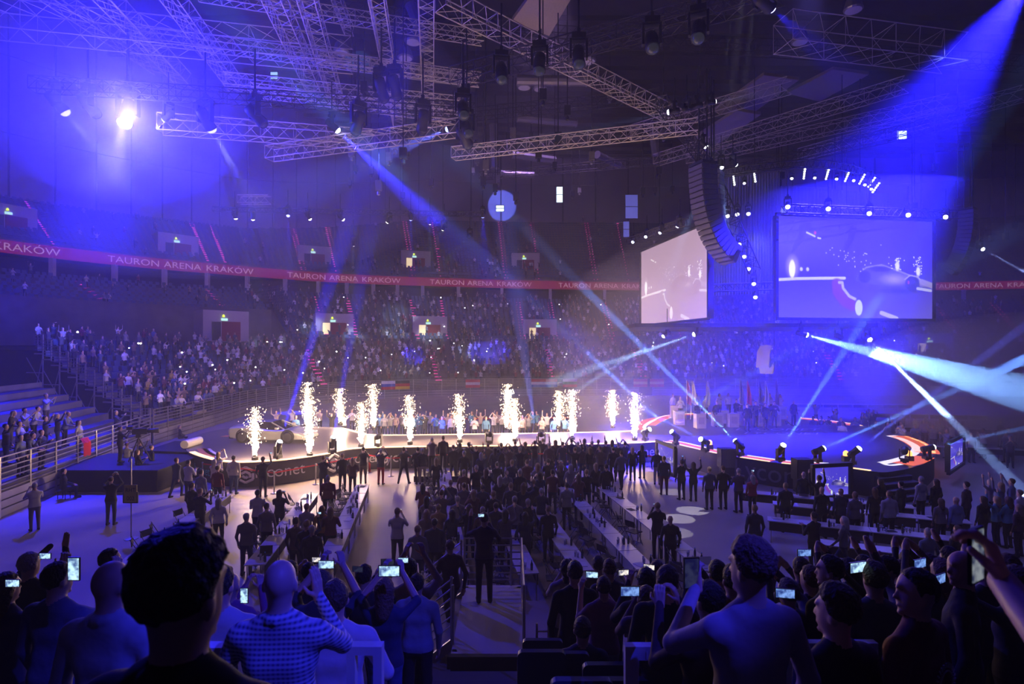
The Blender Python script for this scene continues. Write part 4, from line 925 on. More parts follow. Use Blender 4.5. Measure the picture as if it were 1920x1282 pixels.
SPM = [spark_meshes(s, h) for s, h in ((1, 2.5), (2, 2.75), (3, 2.3), (4, 2.6))]
nz = MB(); nz.lathe([(0.16, 0), (0.16, 0.14), (0.09, 0.18), (0.08, 0.26), (0.06, 0.26)], 10); NZ = nz.mesh('nozzle', BLACK)
FNT = [(478, 862, 0, 'spark fountain in front of the car, nearest the rear wheel'), (581, 855, 1, 'spark fountain in front of the nose of the car'), (575, 800, 1, 'spark fountain behind the nose of the car'), (638, 797, 2, 'slim spark fountain behind the car lobe'),
       (677, 838, 2, 'short spark fountain where lobe and catwalk meet'), (700, 806, 1, 'tall spark fountain at the back corner of the catwalk'), (769, 833, 3, 'tall bright spark fountain on the near catwalk edge by the red-trousered man'), (862, 829, 3, 'spark fountain on the near catwalk edge behind the central crowd'),
       (950, 806, 1, 'tall spark fountain on the back catwalk edge beside its twin'), (966, 827, 2, 'spark fountain on the near catwalk edge in front of its twin'), (1047, 804, 2, 'spark fountain on the back catwalk edge, first right of the twins'), (1073, 824, 1, 'spark fountain on the near catwalk edge by the raised hands'),
       (1149, 802, 2, 'second last spark fountain at the back of the catwalk'), (1190, 825, 3, 'last spark fountain beside the oval stage')]
for px, py, k, lab in FNT:
    p = fl(px, py, HS); s = 1.0*(p.y/31.5)**0.25; root = thing('spark_fountain', lab, 'fountain', p, random.uniform(0, 6)); root.scale = (s, s, s)
    obj('nozzle', NZ, root); o = obj('sparks', SPM[k][0], root); tag(o, kind='stuff'); obj('flame_core', SPM[k][1], root)
    point('spark_light', (p.x, p.y, p.z+0.9*s), 1500, WARM, 0.25)
# ------------------------------------------------------------------ podium blocks, flags on the oval
POD = mat('podium_white', (0.66, 0.60, 0.62), 0.5, noise=0.05, nscale=6)
pods = [(1265, 783, 0.95, 'white podium block at the back corner under the first hostess'), (1273, 796, 0.95, 'white podium block standing before the rear corner'), (1312, 802, 0.95, 'white podium block with a small lit top'), (1345, 799, 0.95, 'white podium block beside the dark-suited host'), (1356, 793, 0.9, 'half hidden podium block behind the suited host'), (1374, 800, 0.9, 'podium block hidden behind the trousers of the foremost suit'), (1395, 797, 0.9, 'podium block between two suited men'), (1424, 798, 0.9, 'podium block with a small lamp between the suited men'), (1453, 797, 0.95, 'slightly tilted podium block beside the suited group'), (1464, 785, 0.95, 'tall podium block under the last hostess'), (1489, 797, 0.95, 'outermost podium block of the row')]
for px, py, h, lab in pods:
    p = fl(px, py, HS); root = thing('podium', lab, 'podium', p, random.uniform(-0.15, 0.15)); mb = MB(); mb.box((0, 0, h/2), (0.66, 0.6, h)); mb.build('block', POD, root)
    mb = MB(); mb.box((0, 0, h+0.015), (0.7, 0.64, 0.03)); mb.build('cap', POD, root); mb = MB(); mb.box((0, -0.31, h*0.55), (0.4, 0.02, h*0.5)); mb.build('front_print', mat('podium_print', (0.5, 0.44, 0.48), 0.6), root)
for i, (px, cl, lab) in enumerate([(1295, (0.75, 0.7, 0.72), 'white flag on the pole nearest the first hostess'), (1287, (0.5, 0.12, 0.1), 'small dark red flag behind the white one'), (1321, (0.7, 0.7, 0.78), 'pale furled flag beside the stage lamps'), (1386, (0.16, 0.14, 0.22), 'dark furled flag behind the tallest suit'), (1400, (0.75, 0.03, 0.14), 'bright red flag in the middle of the group'), (1423, (0.2, 0.2, 0.4), 'dark blue furled flag beside the red one'), (1434, (0.75, 0.8, 0.85), 'white and green triangular flag'), (1452, (0.3, 0.22, 0.2), 'brown furled flag at the end of the group')]):
    p = fl(px, 786, HS); root = thing('flag', lab, 'flag', p, random.uniform(-0.3, 0.3)); root.rotation_euler[1] = random.uniform(-0.08, 0.08)
    mb = MB(); mb.tube((0, 0, 0), (0, 0, 3.0), 0.022, 6); mb.build('pole', STEEL, root)
    rows = []
    for j in range(9):
        t = j/8; w = 0.10+0.52*t*(1-0.35*t); rows.append([(w*k/6, 0.09*math.sin(k*1.6+j*0.5)*t, 2.95-1.7*t-0.25*k/6*t) for k in range(7)])
    mb = MB(); mb.grid(rows); mb.build('cloth', mat('flag_cloth_%d' % i, cl, 0.9), root, True)
# flags hung on the far fence
for i, (px, stripes, lab) in enumerate([(712, ((0.8,0.8,0.85),(0.05,0.08,0.5),(0.6,0.02,0.04)), 'white blue and red striped flag on the far fence'), (755, ((0.02,0.02,0.02),(0.55,0.02,0.03),(0.75,0.5,0.03)), 'black red and gold striped flag on the far fence'), (886, ((0.6,0.1,0.1),(0.75,0.65,0.6),(0.6,0.1,0.1)), 'red and white banner on the far fence'), (1010, ((0.55,0.1,0.12),(0.75,0.7,0.72),(0.1,0.15,0.4)), 'red white and blue flag on the far fence behind the twin fountains'), (1032, ((0.6,0.1,0.12),(0.75,0.7,0.72),(0.1,0.2,0.5)), 'tricolour flag next to its twin on the far fence'), (1068, ((0.75,0.72,0.72),(0.05,0.3,0.12),(0.5,0.05,0.06)), 'white green and red flag on the far fence'), (1200, ((0.5,0.12,0.1),(0.65,0.5,0.2),(0.5,0.12,0.1)), 'red rayed flag on the far fence'), (1232, ((0.5,0.12,0.1),(0.65,0.5,0.2),(0.5,0.1,0.1)), 'second red rayed flag on the far fence')]):
    ls = np.linspace(40, FL.L-10, 900); l = min(ls, key=lambda l: abs(FL.at_l(l)[0]/FL.at_l(l)[1]*FPX+CX-px)); p = FL.at_l(l); t = FL.tan_l(l); root = thing('hung_flag', lab, 'flag', (p[0]+t[1]*0.12, p[1]-t[0]*0.12, 1.2), math.atan2(t[1], t[0]))
    for k, c in enumerate(stripes):
        rows = [[(-1.0+2.0*q/8, 0.05*math.sin(q*1.7), 1.15-(k+r)*0.38) for q in range(9)] for r in (0, 1)]; mb = MB(); mb.grid(rows); mb.build('stripe', mat('stripe_%d_%d' % (i, k), c, 0.9), root)
# ------------------------------------------------------------------ bodies: smooth-blended solids turned into one skin
def nets(D, o, h):
    """surface nets: D sampled on a grid with origin o and step h -> verts, quads"""
    nx, ny, nz_ = D.shape; S = D < 0
    c = S[:-1, :-1, :-1].astype(np.int8)
    tot = np.zeros((nx-1, ny-1, nz_-1), np.int8)
    offs = [(i, j, k) for i in (0, 1) for j in (0, 1) for k in (0, 1)]
    for (i, j, k) in offs: tot += S[i:nx-1+i, j:ny-1+j, k:nz_-1+k]
    mix = (tot > 0) & (tot < 8); I = np.argwhere(mix); idx = np.full(mix.shape, -1, np.int64); idx[mix] = np.arange(len(I))
    acc = np.zeros((len(I), 3)); cnt = np.zeros(len(I))
    val = {f: D[I[:, 0]+f[0], I[:, 1]+f[1], I[:, 2]+f[2]] for f in offs}
    for f in offs:
        for ax in range(3):
            if f[ax]: continue
            g = list(f); g[ax] = 1; g = tuple(g); a = val[f]; b = val[g]; cr = (a < 0) != (b < 0)
            t = np.where(cr, a/np.where(cr, a-b, 1), 0); P = np.array(f, float)+np.zeros((len(I), 3)); P[:, ax] += t
            acc[cr] += P[cr]; cnt[cr] += 1
    V = (I+acc/np.maximum(cnt, 1)[:, None])*h+np.array(o)
    Q = []
    for ax in range(3):
        u, v = [(1, 2), (2, 0), (0, 1)][ax]
        sl0 = [slice(None)]*3; sl1 = [slice(None)]*3; sl0[ax] = slice(0, -1); sl1[ax] = slice(1, None)
        A = S[tuple(sl0)]; B = S[tuple(sl1)]; E = np.argwhere(A != B)
        ok = (E[:, u] > 0) & (E[:, v] > 0) & (E[:, u] < D.shape[u]-1) & (E[:, v] < D.shape[v]-1); E = E[ok]
        if not len(E): continue
        def cell(du, dv):
            C = E.copy(); C[:, u] -= du; C[:, v] -= dv; return idx[C[:, 0], C[:, 1], C[:, 2]]
        q = np.stack([cell(1, 1), cell(0, 1), cell(0, 0), cell(1, 0)], 1)
        fl_ = ~A[E[:, 0], E[:, 1], E[:, 2]]; q[fl_] = q[fl_][:, ::-1]; Q.append(q)
    Q = np.concatenate(Q); return V, Q[(Q >= 0).all(1)]
def prim_d(pr, P):
    if pr[0] == 'cap':
        _, a, b, r0, r1 = pr[:5]; a = np.array(a, float); b = np.array(b, float); d = b-a; L = max(1e-9, d@d)
        t = np.clip(((P-a)@d)/L, 0, 1); return np.linalg.norm(P-a-t[..., None]*d, axis=-1)-(r0+(r1-r0)*t)
    _, c, r = pr[:3]; r = np.array(r, float); q = (P-np.array(c, float))/r; k0 = np.linalg.norm(q, axis=-1); k1 = np.linalg.norm(q/r, axis=-1)
    return k0*(k0-1)/np.maximum(k1, 1e-6)
def prim_bb(pr):
    if pr[0] == 'cap':
        a = np.array(pr[1]); b = np.array(pr[2]); r = max(pr[3], pr[4]); return np.minimum(a, b)-r, np.maximum(a, b)+r
    return np.array(pr[1])-np.array(pr[2]), np.array(pr[1])+np.array(pr[2])
def skin_mesh(prims, h, k=0.03, disp=None):
    """prims: ('cap',a,b,r0,r1,mat[,k]) or ('ell',c,r,mat[,k]) -> V, Q, material index per face"""
    bb = [prim_bb(p) for p in prims]; lo = np.min([b[0] for b in bb], 0)-3*h; hi = np.max([b[1] for b in bb], 0)+3*h
    n = np.ceil((hi-lo)/h).astype(int)+1; D = np.full(n, 1.0, np.float64)
    for p, (b0, b1) in zip(prims, bb):
        kk = p[6] if p[0] == 'cap' and len(p) > 6 else (p[4] if p[0] == 'ell' and len(p) > 4 else k); pad = kk+3*h
        i0 = np.maximum(np.floor((b0-pad-lo)/h).astype(int), 0); i1 = np.minimum(np.ceil((b1+pad-lo)/h).astype(int)+1, n)
        g = np.stack(np.meshgrid(*[lo[a]+h*np.arange(i0[a], i1[a]) for a in range(3)], indexing='ij'), -1); d = prim_d(p, g)
        s = tuple(slice(i0[a], i1[a]) for a in range(3)); e = D[s]; t = np.clip(0.5+0.5*(e-d)/max(kk, 1e-5), 0, 1); D[s] = e*(1-t)+d*t-kk*t*(1-t)
    if disp is not None:
        g = np.stack(np.meshgrid(*[lo[a]+h*np.arange(n[a]) for a in range(3)], indexing='ij'), -1); D = disp(g, D)
    V, Q = nets(D, lo, h); C = V[Q].mean(1); M = np.argmin(np.stack([prim_d(p, C)-(0.016 if (p[5] if p[0] == 'cap' else p[3]) == 1 else 0) for p in prims]), 0)
    mi = np.array([p[5] if p[0] == 'cap' else p[3] for p in prims])[M]
    return V, Q, mi
SKIN, TOP, TRO, SHO, SLV = 0, 1, 2, 3, 4
def hand_prims(w, d, n, curl=0.5, grip=0.0):
    """five fingers from wrist w, pointing along d, palm facing n"""
    w = Vector(w); d = Vector(d).normalized(); n = Vector(n); n = (n-d*n.dot(d)).normalized(); s = d.cross(n); out = []
    def cap(a, b, r0, r1, k=0.006): out.append(('cap', tuple(a), tuple(b), r0, r1, SKIN, k))
    for j in (-1, 0, 1): cap(w+s*0.014*j, w+d*0.085+s*0.026*j, 0.019, 0.014, 0.012)
    for j, L in ((-1.5, 0.062), (-0.5, 0.076), (0.5, 0.080), (1.5, 0.072)):
        b = w+d*0.09+s*0.0195*j; a1 = curl*0.8; p1 = b+(d*math.cos(a1)+n*math.sin(a1))*L*0.48; a2 = a1+curl*1.1; p2 = p1+(d*math.cos(a2)+n*math.sin(a2))*L*0.32; a3 = a2+curl*0.8; p3 = p2+(d*math.cos(a3)+n*math.sin(a3))*L*0.24
        cap(b, p1, 0.0098, 0.009); cap(p1, p2, 0.009, 0.0083); cap(p2, p3, 0.0083, 0.0072)
    b = w+d*0.022+s*0.026; p1 = b+(d*0.55+s*0.62+n*0.35).normalized()*0.048; p2 = p1+(d*0.8+s*0.1+n*0.55).normalized()*0.036; cap(b, p1, 0.0135, 0.0105); cap(p1, p2, 0.0105, 0.0085)
    return out
def body_prims(elb, wri, legs='stand', build=1.0, lean=0.0, female=False, sleeves=True, hands='mitt', head_turn=0.0, seat=False, nod=0.0):
    """elb, wri: ((x,y,z) left, right) joints; person faces +y, height about 1.75"""
    P = []; b = build
    def cap(a, c, r0, r1, m_, k=0.03): P.append(('cap', a, c, r0, r1, m_, k))
    def ell(c, r, m_, k=0.02): P.append(('ell', c, r, m_, k))
    hipz = 0.93; dz = 0.0
    if seat: dz = -0.42
    def z(v): return v+dz
    # head, features turned about z
    ca, sa = math.cos(head_turn), math.sin(head_turn)
    def hd(x, y, zz): y0 = y+lean*0.42; return (ca*x-sa*y, sa*x+ca*y+lean*0.42+nod*(zz-1.5), z(zz))
    ell(hd(0, 0.0, 1.655), (0.076, 0.094, 0.098), SKIN); ell(hd(0, 0.026, 1.585), (0.058, 0.070, 0.072), SKIN, 0.03)
    cap(hd(0, 0.086, 1.642), hd(0, 0.104, 1.604), 0.007, 0.0115, SKIN, 0.014); ell(hd(0, 0.084, 1.566), (0.022, 0.014, 0.006), SKIN, 0.012); ell(hd(0, 0.074, 1.525), (0.022, 0.018, 0.014), SKIN, 0.02)
    ell(hd(0, 0.074, 1.668), (0.05, 0.018, 0.012), SKIN, 0.02)
    for s in (-1, 1):
        ell(hd(s*0.079, -0.004, 1.622), (0.012, 0.022, 0.033), SKIN, 0.008)
    cap((0, -0.006+lean*0.3, z(1.46)), hd(0, -0.010, 1.56), 0.058*b, 0.053, SKIN)
    # trunk
    sw = (0.155 if not female else 0.135)*b
    cap((-sw, lean*0.28, z(1.375)), (sw, lean*0.28, z(1.375)), 0.075, 0.075, TOP, 0.06); cap((-0.07*b, -0.008+lean*0.2, z(1.435)), (0.07*b, -0.008+lean*0.2, z(1.435)), 0.055, 0.055, TOP, 0.05)
    cap((-0.075*b, 0.012+lean*0.2, z(1.25)), (0.075*b, 0.012+lean*0.2, z(1.25)), 0.112, 0.112, TOP, 0.07)
    if female: cap((-0.07, 0.075+lean*0.2, z(1.26)), (0.07, 0.075+lean*0.2, z(1.26)), 0.06, 0.06, TOP, 0.05)
    cap((-0.065*b, 0.008+lean*0.1, z(1.08)), (0.065*b, 0.008+lean*0.1, z(1.08)), 0.104*b, 0.104*b, TOP, 0.08)
    cap((-0.075*b, 0, z(0.95)), (0.075*b, 0, z(0.95)), 0.112*b, 0.112*b, TOP, 0.06)
    cap((-0.08*b, 0, z(0.88)), (0.08*b, 0, z(0.88)), 0.108*b, 0.108*b, TRO, 0.05)
    for i, s in enumerate((-1, 1)):
        if seat: hip, kn, an, toe = (s*0.1, 0.02, z(0.88)), (s*0.13, 0.43, z(0.90)), (s*0.13, 0.42, 0.09), (s*0.14, 0.58, 0.04)
        elif legs == 'wide': hip, kn, an, toe = (s*0.09*b, 0, 0.88), (s*0.17, 0.02, 0.5), (s*0.25, -0.02, 0.09), (s*0.30, 0.11, 0.035)
        elif legs == 'walk': hip, kn, an, toe = (s*0.09, 0, 0.88), (s*0.1, 0.15*s+0.05, 0.5), (s*0.1, 0.22*s-0.05, 0.10), (s*0.11, 0.22*s+0.11, 0.04)
        else: hip, kn, an, toe = (s*0.09*b, 0, 0.88), (s*0.105*b, 0.02, 0.5), (s*0.11*b, -0.02, 0.09), (s*0.125*b, 0.14, 0.035)
        cap(hip, kn, 0.092*b, 0.064*b, TRO, 0.03); cap(kn, an, 0.064*b, 0.050, TRO, 0.03)
        cap((an[0], an[1]-0.03, an[2]-0.045), toe, 0.046, 0.040, SHO, 0.02)
        sh = (s*(sw+0.045), lean*0.28, z(1.375)); e = (elb[i][0], elb[i][1], z(elb[i][2])); w = (wri[i][0], wri[i][1], z(wri[i][2]))
        cap(sh, e, 0.056*b, 0.046*b, TOP, 0.03); cap(e, w, 0.044*b, 0.030, SLV if not sleeves else TOP, 0.02)
        dv = (Vector(w)-Vector(e)).normalized(); wv = Vector(w)
        if hands == 'mitt':
            cap(w, tuple(wv+dv*0.085), 0.034, 0.038, SKIN, 0.02); cap(tuple(wv+dv*0.08), tuple(wv+dv*0.16), 0.034, 0.024, SKIN, 0.02)
    return P
# poses: elbows / wrists
PO = {
 'stand':  (((-.27, -.02, 1.10), (.27, -.02, 1.10)), ((-.25, .06, .86), (.25, .06, .86)), {}),
 'film':   (((-.26, .20, 1.20), (.26, .20, 1.20)), ((-.08, .40, 1.47), (.08, .40, 1.47)), {}),
 'filmhi': (((-.30, .16, 1.46), (.30, .16, 1.46)), ((-.10, .30, 1.72), (.10, .30, 1.72)), {}),
 'onearm': (((-.27, -.02, 1.10), (.30, .18, 1.45)), ((-.22, .12, .88), (.22, .30, 1.72)), {}),
 'cheer':  (((-.36, .08, 1.52), (.36, .08, 1.52)), ((-.34, .12, 1.82), (.34, .12, 1.82)), {}),
 'clap':   (((-.27, .10, 1.12), (.27, .10, 1.12)), ((-.05, .34, 1.26), (.05, .34, 1.26)), {}),
 'fold':   (((-.29, .04, 1.12), (.29, .04, 1.12)), ((.06, .20, 1.14), (-.06, .22, 1.18)), {}),
 'wide':   (((-.30, .12, 1.28), (.30, .12, 1.28)), ((-.10, .30, 1.50), (.10, .30, 1.50)), {'legs': 'wide'}),
 'walk':   (((-.27, .08, 1.12), (.27, -.12, 1.12)), ((-.24, .25, .92), (.24, -.10, .86)), {'legs': 'walk'}),
 'lean':   (((-.29, .24, 1.10), (.29, .24, 1.10)), ((-.16, .44, 1.05), (.16, .44, 1.05)), {'lean': 0.45}),
 'sit':    (((-.27, .06, 1.10), (.27, .06, 1.10)), ((-.14, .32, 1.00), (.14, .32, 1.00)), {'seat': True}),
}
PROTO = {}
DUM = mat('cloth_neutral', (0.1, 0.1, 0.1), 0.9)
def proto(pose, female=False, build=1.0, sleeves=True):
    k = (pose, female, build, sleeves)
    if k not in PROTO:
        e, w, kw = PO[pose]; V, Q, mi = skin_mesh(body_prims(e, w, build=build, female=female, sleeves=sleeves, **kw), 0.030)
        PROTO[k] = np_mesh('person_body', V, Q, [DUM]*5, None, True, mi)
    return PROTO[k]
HAIRP = {}
def hair_mesh(kind, h=0.016):
    if (kind, h) in HAIRP: return HAIRP[(kind, h)]
    pr = [('ell', (0, -0.008, 1.668), (0.086, 0.104, 0.104), 0)]
    if kind in ('long', 'tail'): pr += [('cap', (0, -0.055, 1.66), (0, -0.085, 1.42 if kind == 'long' else 1.5), 0.085 if kind == 'long' else 0.05, 0.07 if kind == 'long' else 0.03, 0, 0.04)]
    if kind == 'long': pr += [('cap', (s*0.055, -0.03, 1.64), (s*0.07, -0.035, 1.46), 0.045, 0.035, 0, 0.04) for s in (-1, 1)]
    if kind == 'curly': pr = [('ell', (0, -0.008, 1.685), (0.095, 0.110, 0.108), 0)]
    def cut(g, D):
        x, y, z = g[..., 0], g[..., 1], g[..., 2]
        f = 0.006*np.sin(x*90+y*60)*np.sin(z*80+1)*np.sin(y*85) if kind != 'curly' else 0.006*np.sin(x*130)*np.sin(z*120+y*40)*np.sin(y*125+1)+0.006*np.sin(x*40+2)*np.sin(z*44+1)*np.sin(y*38)
        D = D+f
        face = y-0.03-np.where(z > 1.70, (z-1.70)*1.1, (z-1.70)*0.35)      # in front of this plane and low: skin
        D = np.maximum(D, face)
        if kind == 'short': D = np.maximum(D, 1.565-z+np.clip((y+0.02)*1.2, 0, 1))
        if kind == 'curly': D = np.maximum(D, 1.56-z)
        return D
    V, Q, _ = skin_mesh(pr, h, 0.02, cut); HAIRP[(kind, h)] = np_mesh('hair', V, Q, [DUM], None, True); return HAIRP[(kind, h)]
def cmat(kind, c, **k): return mat('%s_%03d_%03d_%03d' % (kind, int(c[0]*999), int(c[1]*999), int(c[2]*999)), c, k.pop('rough', 0.85), **k)
SKINS = [(0.56, 0.36, 0.27), (0.50, 0.31, 0.23), (0.62, 0.42, 0.33), (0.42, 0.26, 0.19)]
HAIRS = [(0.02, 0.014, 0.01), (0.05, 0.03, 0.018), (0.10, 0.055, 0.03), (0.22, 0.15, 0.08), (0.3, 0.28, 0.27)]
TOPS = [(0.02, 0.02, 0.028), (0.03, 0.03, 0.05), (0.05, 0.05, 0.06), (0.10, 0.10, 0.12), (0.5, 0.48, 0.5), (0.03, 0.045, 0.10), (0.16, 0.03, 0.045), (0.28, 0.27, 0.30), (0.06, 0.10, 0.2), (0.20, 0.14, 0.10), (0.62, 0.6, 0.62)]
TROS = [(0.016, 0.016, 0.022), (0.022, 0.028, 0.05), (0.03, 0.045, 0.09), (0.05, 0.045, 0.05), (0.014, 0.014, 0.016)]
NPEOPLE = [0]
DESC = {}
PWORD = {'stand': 'standing', 'film': 'filming', 'filmhi': 'filming overhead', 'onearm': 'raising one arm', 'cheer': 'with both arms up', 'clap': 'clapping', 'fold': 'arms folded', 'wide': 'filming', 'walk': 'striding', 'lean': 'leaning forward', 'sit': 'sitting'}
def cname(c):
    r, g, b = c; m_ = max(c)
    if m_ > 0.45: return 'white' if min(c) > 0.42 else 'beige'
    if r > 1.6*g and r > 1.5*b: return 'dark red' if r < 0.3 else 'red'
    if b > 1.5*r: return 'navy' if m_ < 0.15 else 'blue'
    if m_ < 0.06: return 'black'
    return 'brown' if r > 1.3*b else 'dark grey' if m_ < 0.18 else 'grey'
PHBODY = mat('phone_black', (0.01, 0.01, 0.012), 0.3)
def scr_mat(n, c, e):
    m = mat(n, (0.05, 0.05, 0.06), 0.3, emit=c, es=e); nt = m.node_tree; b = nt.nodes['Principled BSDF']
    tc = nt.nodes.new('ShaderNodeTexCoord'); nz_ = nt.nodes.new('ShaderNodeTexNoise'); nz_.inputs['Scale'].default_value = 26; rp = nt.nodes.new('ShaderNodeValToRGB')
    rp.color_ramp.elements[0].position = 0.38; rp.color_ramp.elements[0].color = (c[0]*0.12, c[1]*0.14, c[2]*0.3, 1); rp.color_ramp.elements[1].position = 0.6; rp.color_ramp.elements[1].color = (*c, 1)
    nt.links.new(tc.outputs['Object'], nz_.inputs['Vector']); nt.links.new(nz_.outputs['Fac'], rp.inputs['Fac']); nt.links.new(rp.outputs['Color'], b.inputs['Emission Color']); return m
PHSCR = [scr_mat('phone_screen_%d' % i, c, e) for i, (c, e) in enumerate((((0.55, 0.85, 1.0), 1.3), ((0.95, 0.85, 0.75), 1.2), ((0.25, 0.45, 1.0), 0.9), ((0.05, 0.06, 0.1), 0.4), ((0.45, 0.5, 0.55), 0.5)))]
_p = MB(); _p.box((0, 0, 0), (0.15, 0.010, 0.076)); PH_B = _p.mesh('phone_body', PHBODY)
_p = MB(); _p.box((0, -0.006, 0), (0.136, 0.003, 0.066)); PH_S = [_p.mesh('phone_screen', s) for s in PHSCR]
def phone(loc, rz, label, group=None, k=0, upright=False, tilt=0.0, s=1.0):
    r = thing('phone', label, 'phone', loc, 0, group, rot=(tilt, PI/2 if upright else 0, rz)); r.scale = (s,)*3
    r.scale = (s*0.82,)*3; obj('case', PH_B, r); obj('screen', PH_S[k], r); return r
def person(loc, rz, pose, top=None, tro=None, hair='short', haircol=None, label=None, group=None, female=False, build=1.0, sleeves=True, scale=1.0, skin=None, sleeve=None, phone_k=None, topmat=None, phlabel=None, phgroup=None):
    NPEOPLE[0] += 1
    me = proto(pose, female, build, sleeves); r = obj('person', me, None, loc, (0, 0, rz), scale)
    top = top or random.choice(TOPS); tro = tro or random.choice(TROS); skin = skin or random.choice(SKINS); haircol = haircol or random.choice(HAIRS)
    tm = topmat or cmat('top', top); sk = cmat('skin', skin, rough=0.55)
    for i, mm in enumerate((sk, tm, cmat('trousers', tro), cmat('shoe', (0.02, 0.018, 0.018), rough=0.5), sk if sleeve is None else cmat('top', sleeve))):
        r.material_slots[i].link = 'OBJECT'; r.material_slots[i].material = mm
    tag(r, label, 'person', group)
    DESC[r.name] = ('bald' if hair == 'bald' else 'long-haired' if hair in ('long', 'tail') else 'short-haired', cname(top), PWORD[pose])
    if hair != 'bald':
        h = obj('hair', hair_mesh(hair), r); h.material_slots[0].link = 'OBJECT'; h.material_slots[0].material = cmat('hair', haircol, rough=0.7)
        if pose == 'sit': h.location = (0, 0, -0.42)
        if pose == 'lean': h.location = (0, 0.45*0.42, 0)
    if phone_k is not None:
        e, w, _ = PO[pose]; mid = (Vector(w[0])+Vector(w[1]))/2 if pose != 'onearm' else Vector(w[1]); dv = (Vector(w[1])-Vector(e[1])).normalized()
        q = mid+Vector((0, dv.y, dv.z))*0.14; c, s_ = math.cos(rz), math.sin(rz)
        phone((loc[0]+scale*(c*q.x-s_*q.y), loc[1]+scale*(s_*q.x+c*q.y), loc[2]+scale*q.z), rz, phlabel or 'small phone held up by a person in the floor crowd', phgroup if phlabel else 'phones held up in the floor crowd', phone_k)
    return r
def head_pt(px, ytop, H=1.74, zf=0.0):
    """ground position of a standing person whose head top shows at px,ytop"""
    Y = (CAMZ-zf-H)*FPX/(ytop-HZ); return Vector(((px-CX)/FPX*Y, Y, zf))
# ------------------------------------------------------------------ long tables
TTOP = mat('table_top', (0.60, 0.565, 0.56), 0.38, noise=0.06, nscale=3)
TW, TL, TH = 0.55, 1.5, 0.75
_t = MB(); _t.box((0, 0, TH-0.015), (TW, TL-0.012, 0.03)); T_TOP = _t.mesh('table_top', TTOP)
_t = MB(); _t.tube((0, 0, 0), (0, 0, TH-0.03), 0.018, 6); T_LEG = _t.mesh('table_leg', STEEL)
_t = MB(); _t.box((TW/2-0.03, 0, TH-0.18), (0.015, TL-0.12, 0.3)); T_PAN = _t.mesh('modesty_panel', mat('table_panel', (0.05, 0.045, 0.05), 0.7))
_t = MB(); _t.bar((0, -TL/2+0.1, TH-0.06), (0, TL/2-0.1, TH-0.06), 0.04, 0.06); T_RAIL = _t.mesh('table_rail', STEEL)
def table(x, y, rz, label, group):
    r = thing('trestle_table', label, 'table', (x, y, 0), rz, group); obj('table_top', T_TOP, r); obj('rail', T_RAIL, r); obj('modesty_panel', T_PAN, r)
    for sx in (-1, 1):
        for sy in (-1, 1): obj('leg', T_LEG, r, (sx*(TW/2-0.05), sy*(TL/2-0.12), 0))
    return r
ROWS = [(-10.72, 15.2, 22.7, 'outermost row near the side stand'), (-7.27, 15.2, 24.0, 'row with the papers under the blue-lit heads'), (-5.39, 15.2, 24.8, 'row beside the open aisle'),
        (-1.83, 14.6, 26.8, 'row behind the landing railing'), (-0.05, 14.6, 25.5, 'row beyond the landing'), (1.42, 14.8, 25.5, 'row right of the landing'), (3.1, 14.8, 24.6, 'row with the single folded chair'), (4.75, 14.8, 24.6, 'row beside the round light pools')]
TDIR = math.atan2(0.15, 1.0); SPOTS = []; CHS = []
for (x0, y0, y1, lab) in ROWS:
    n = int((y1-y0)/TL); 
    for i in range(n):
        y = y0+TL*(i+0.5); x = x0-0.15*(y-17.8); table(x, y, TDIR, 'narrow pale table in the %s' % lab, 'tables: '+lab); SPOTS.append((x, y, TDIR, lab))
        for k in (-0.4, 0.4): CHS.append((x-0.55, y+k, TDIR, lab))
HR = [((8.7, 19.4), (14.4, 16.9), 'long cross row before the standing guests'), ((9.1, 17.1), (12.3, 15.7), 'row behind the walking waiter'), ((9.8, 21.4), (15.6, 18.9), 'middle cross row below the oval'), ((9.2, 23.2), (15.0, 20.7), 'cross row nearest the oval steps')]
for (a, b, lab) in HR:
    d = Vector((b[0]-a[0], b[1]-a[1], 0)); L = d.length; d /= L; n = int(L/TL); rz = math.atan2(d.y, d.x)-PI/2
    for i in range(n):
        p = Vector((a[0], a[1], 0))+d*TL*(i+0.5); table(p.x, p.y, rz, 'narrow pale table in the %s' % lab, 'tables: '+lab); SPOTS.append((p.x, p.y, rz, lab))
for (px, py, n, dx, dy, lab) in [(1700, 800, 6, 1.5, -0.35, 'blue-lit far row beyond the oval'), (1735, 835, 6, 1.5, -0.45, 'blue-lit row beside the oval tip'), (1650, 775, 6, 1.5, -0.3, 'farthest row near the far fence'), (1500, 757, 8, 1.5, -0.1, 'dim row right under the far fence')]:
    p = fl(px, py, TH)
    for i in range(n):
        x = p.x+dx*i; y = p.y+dy*i; table(x, y, math.atan2(dy, dx)-PI/2, 'narrow table in the %s' % lab, 'tables: '+lab); SPOTS.append((x, y, math.atan2(dy, dx)-PI/2, lab))
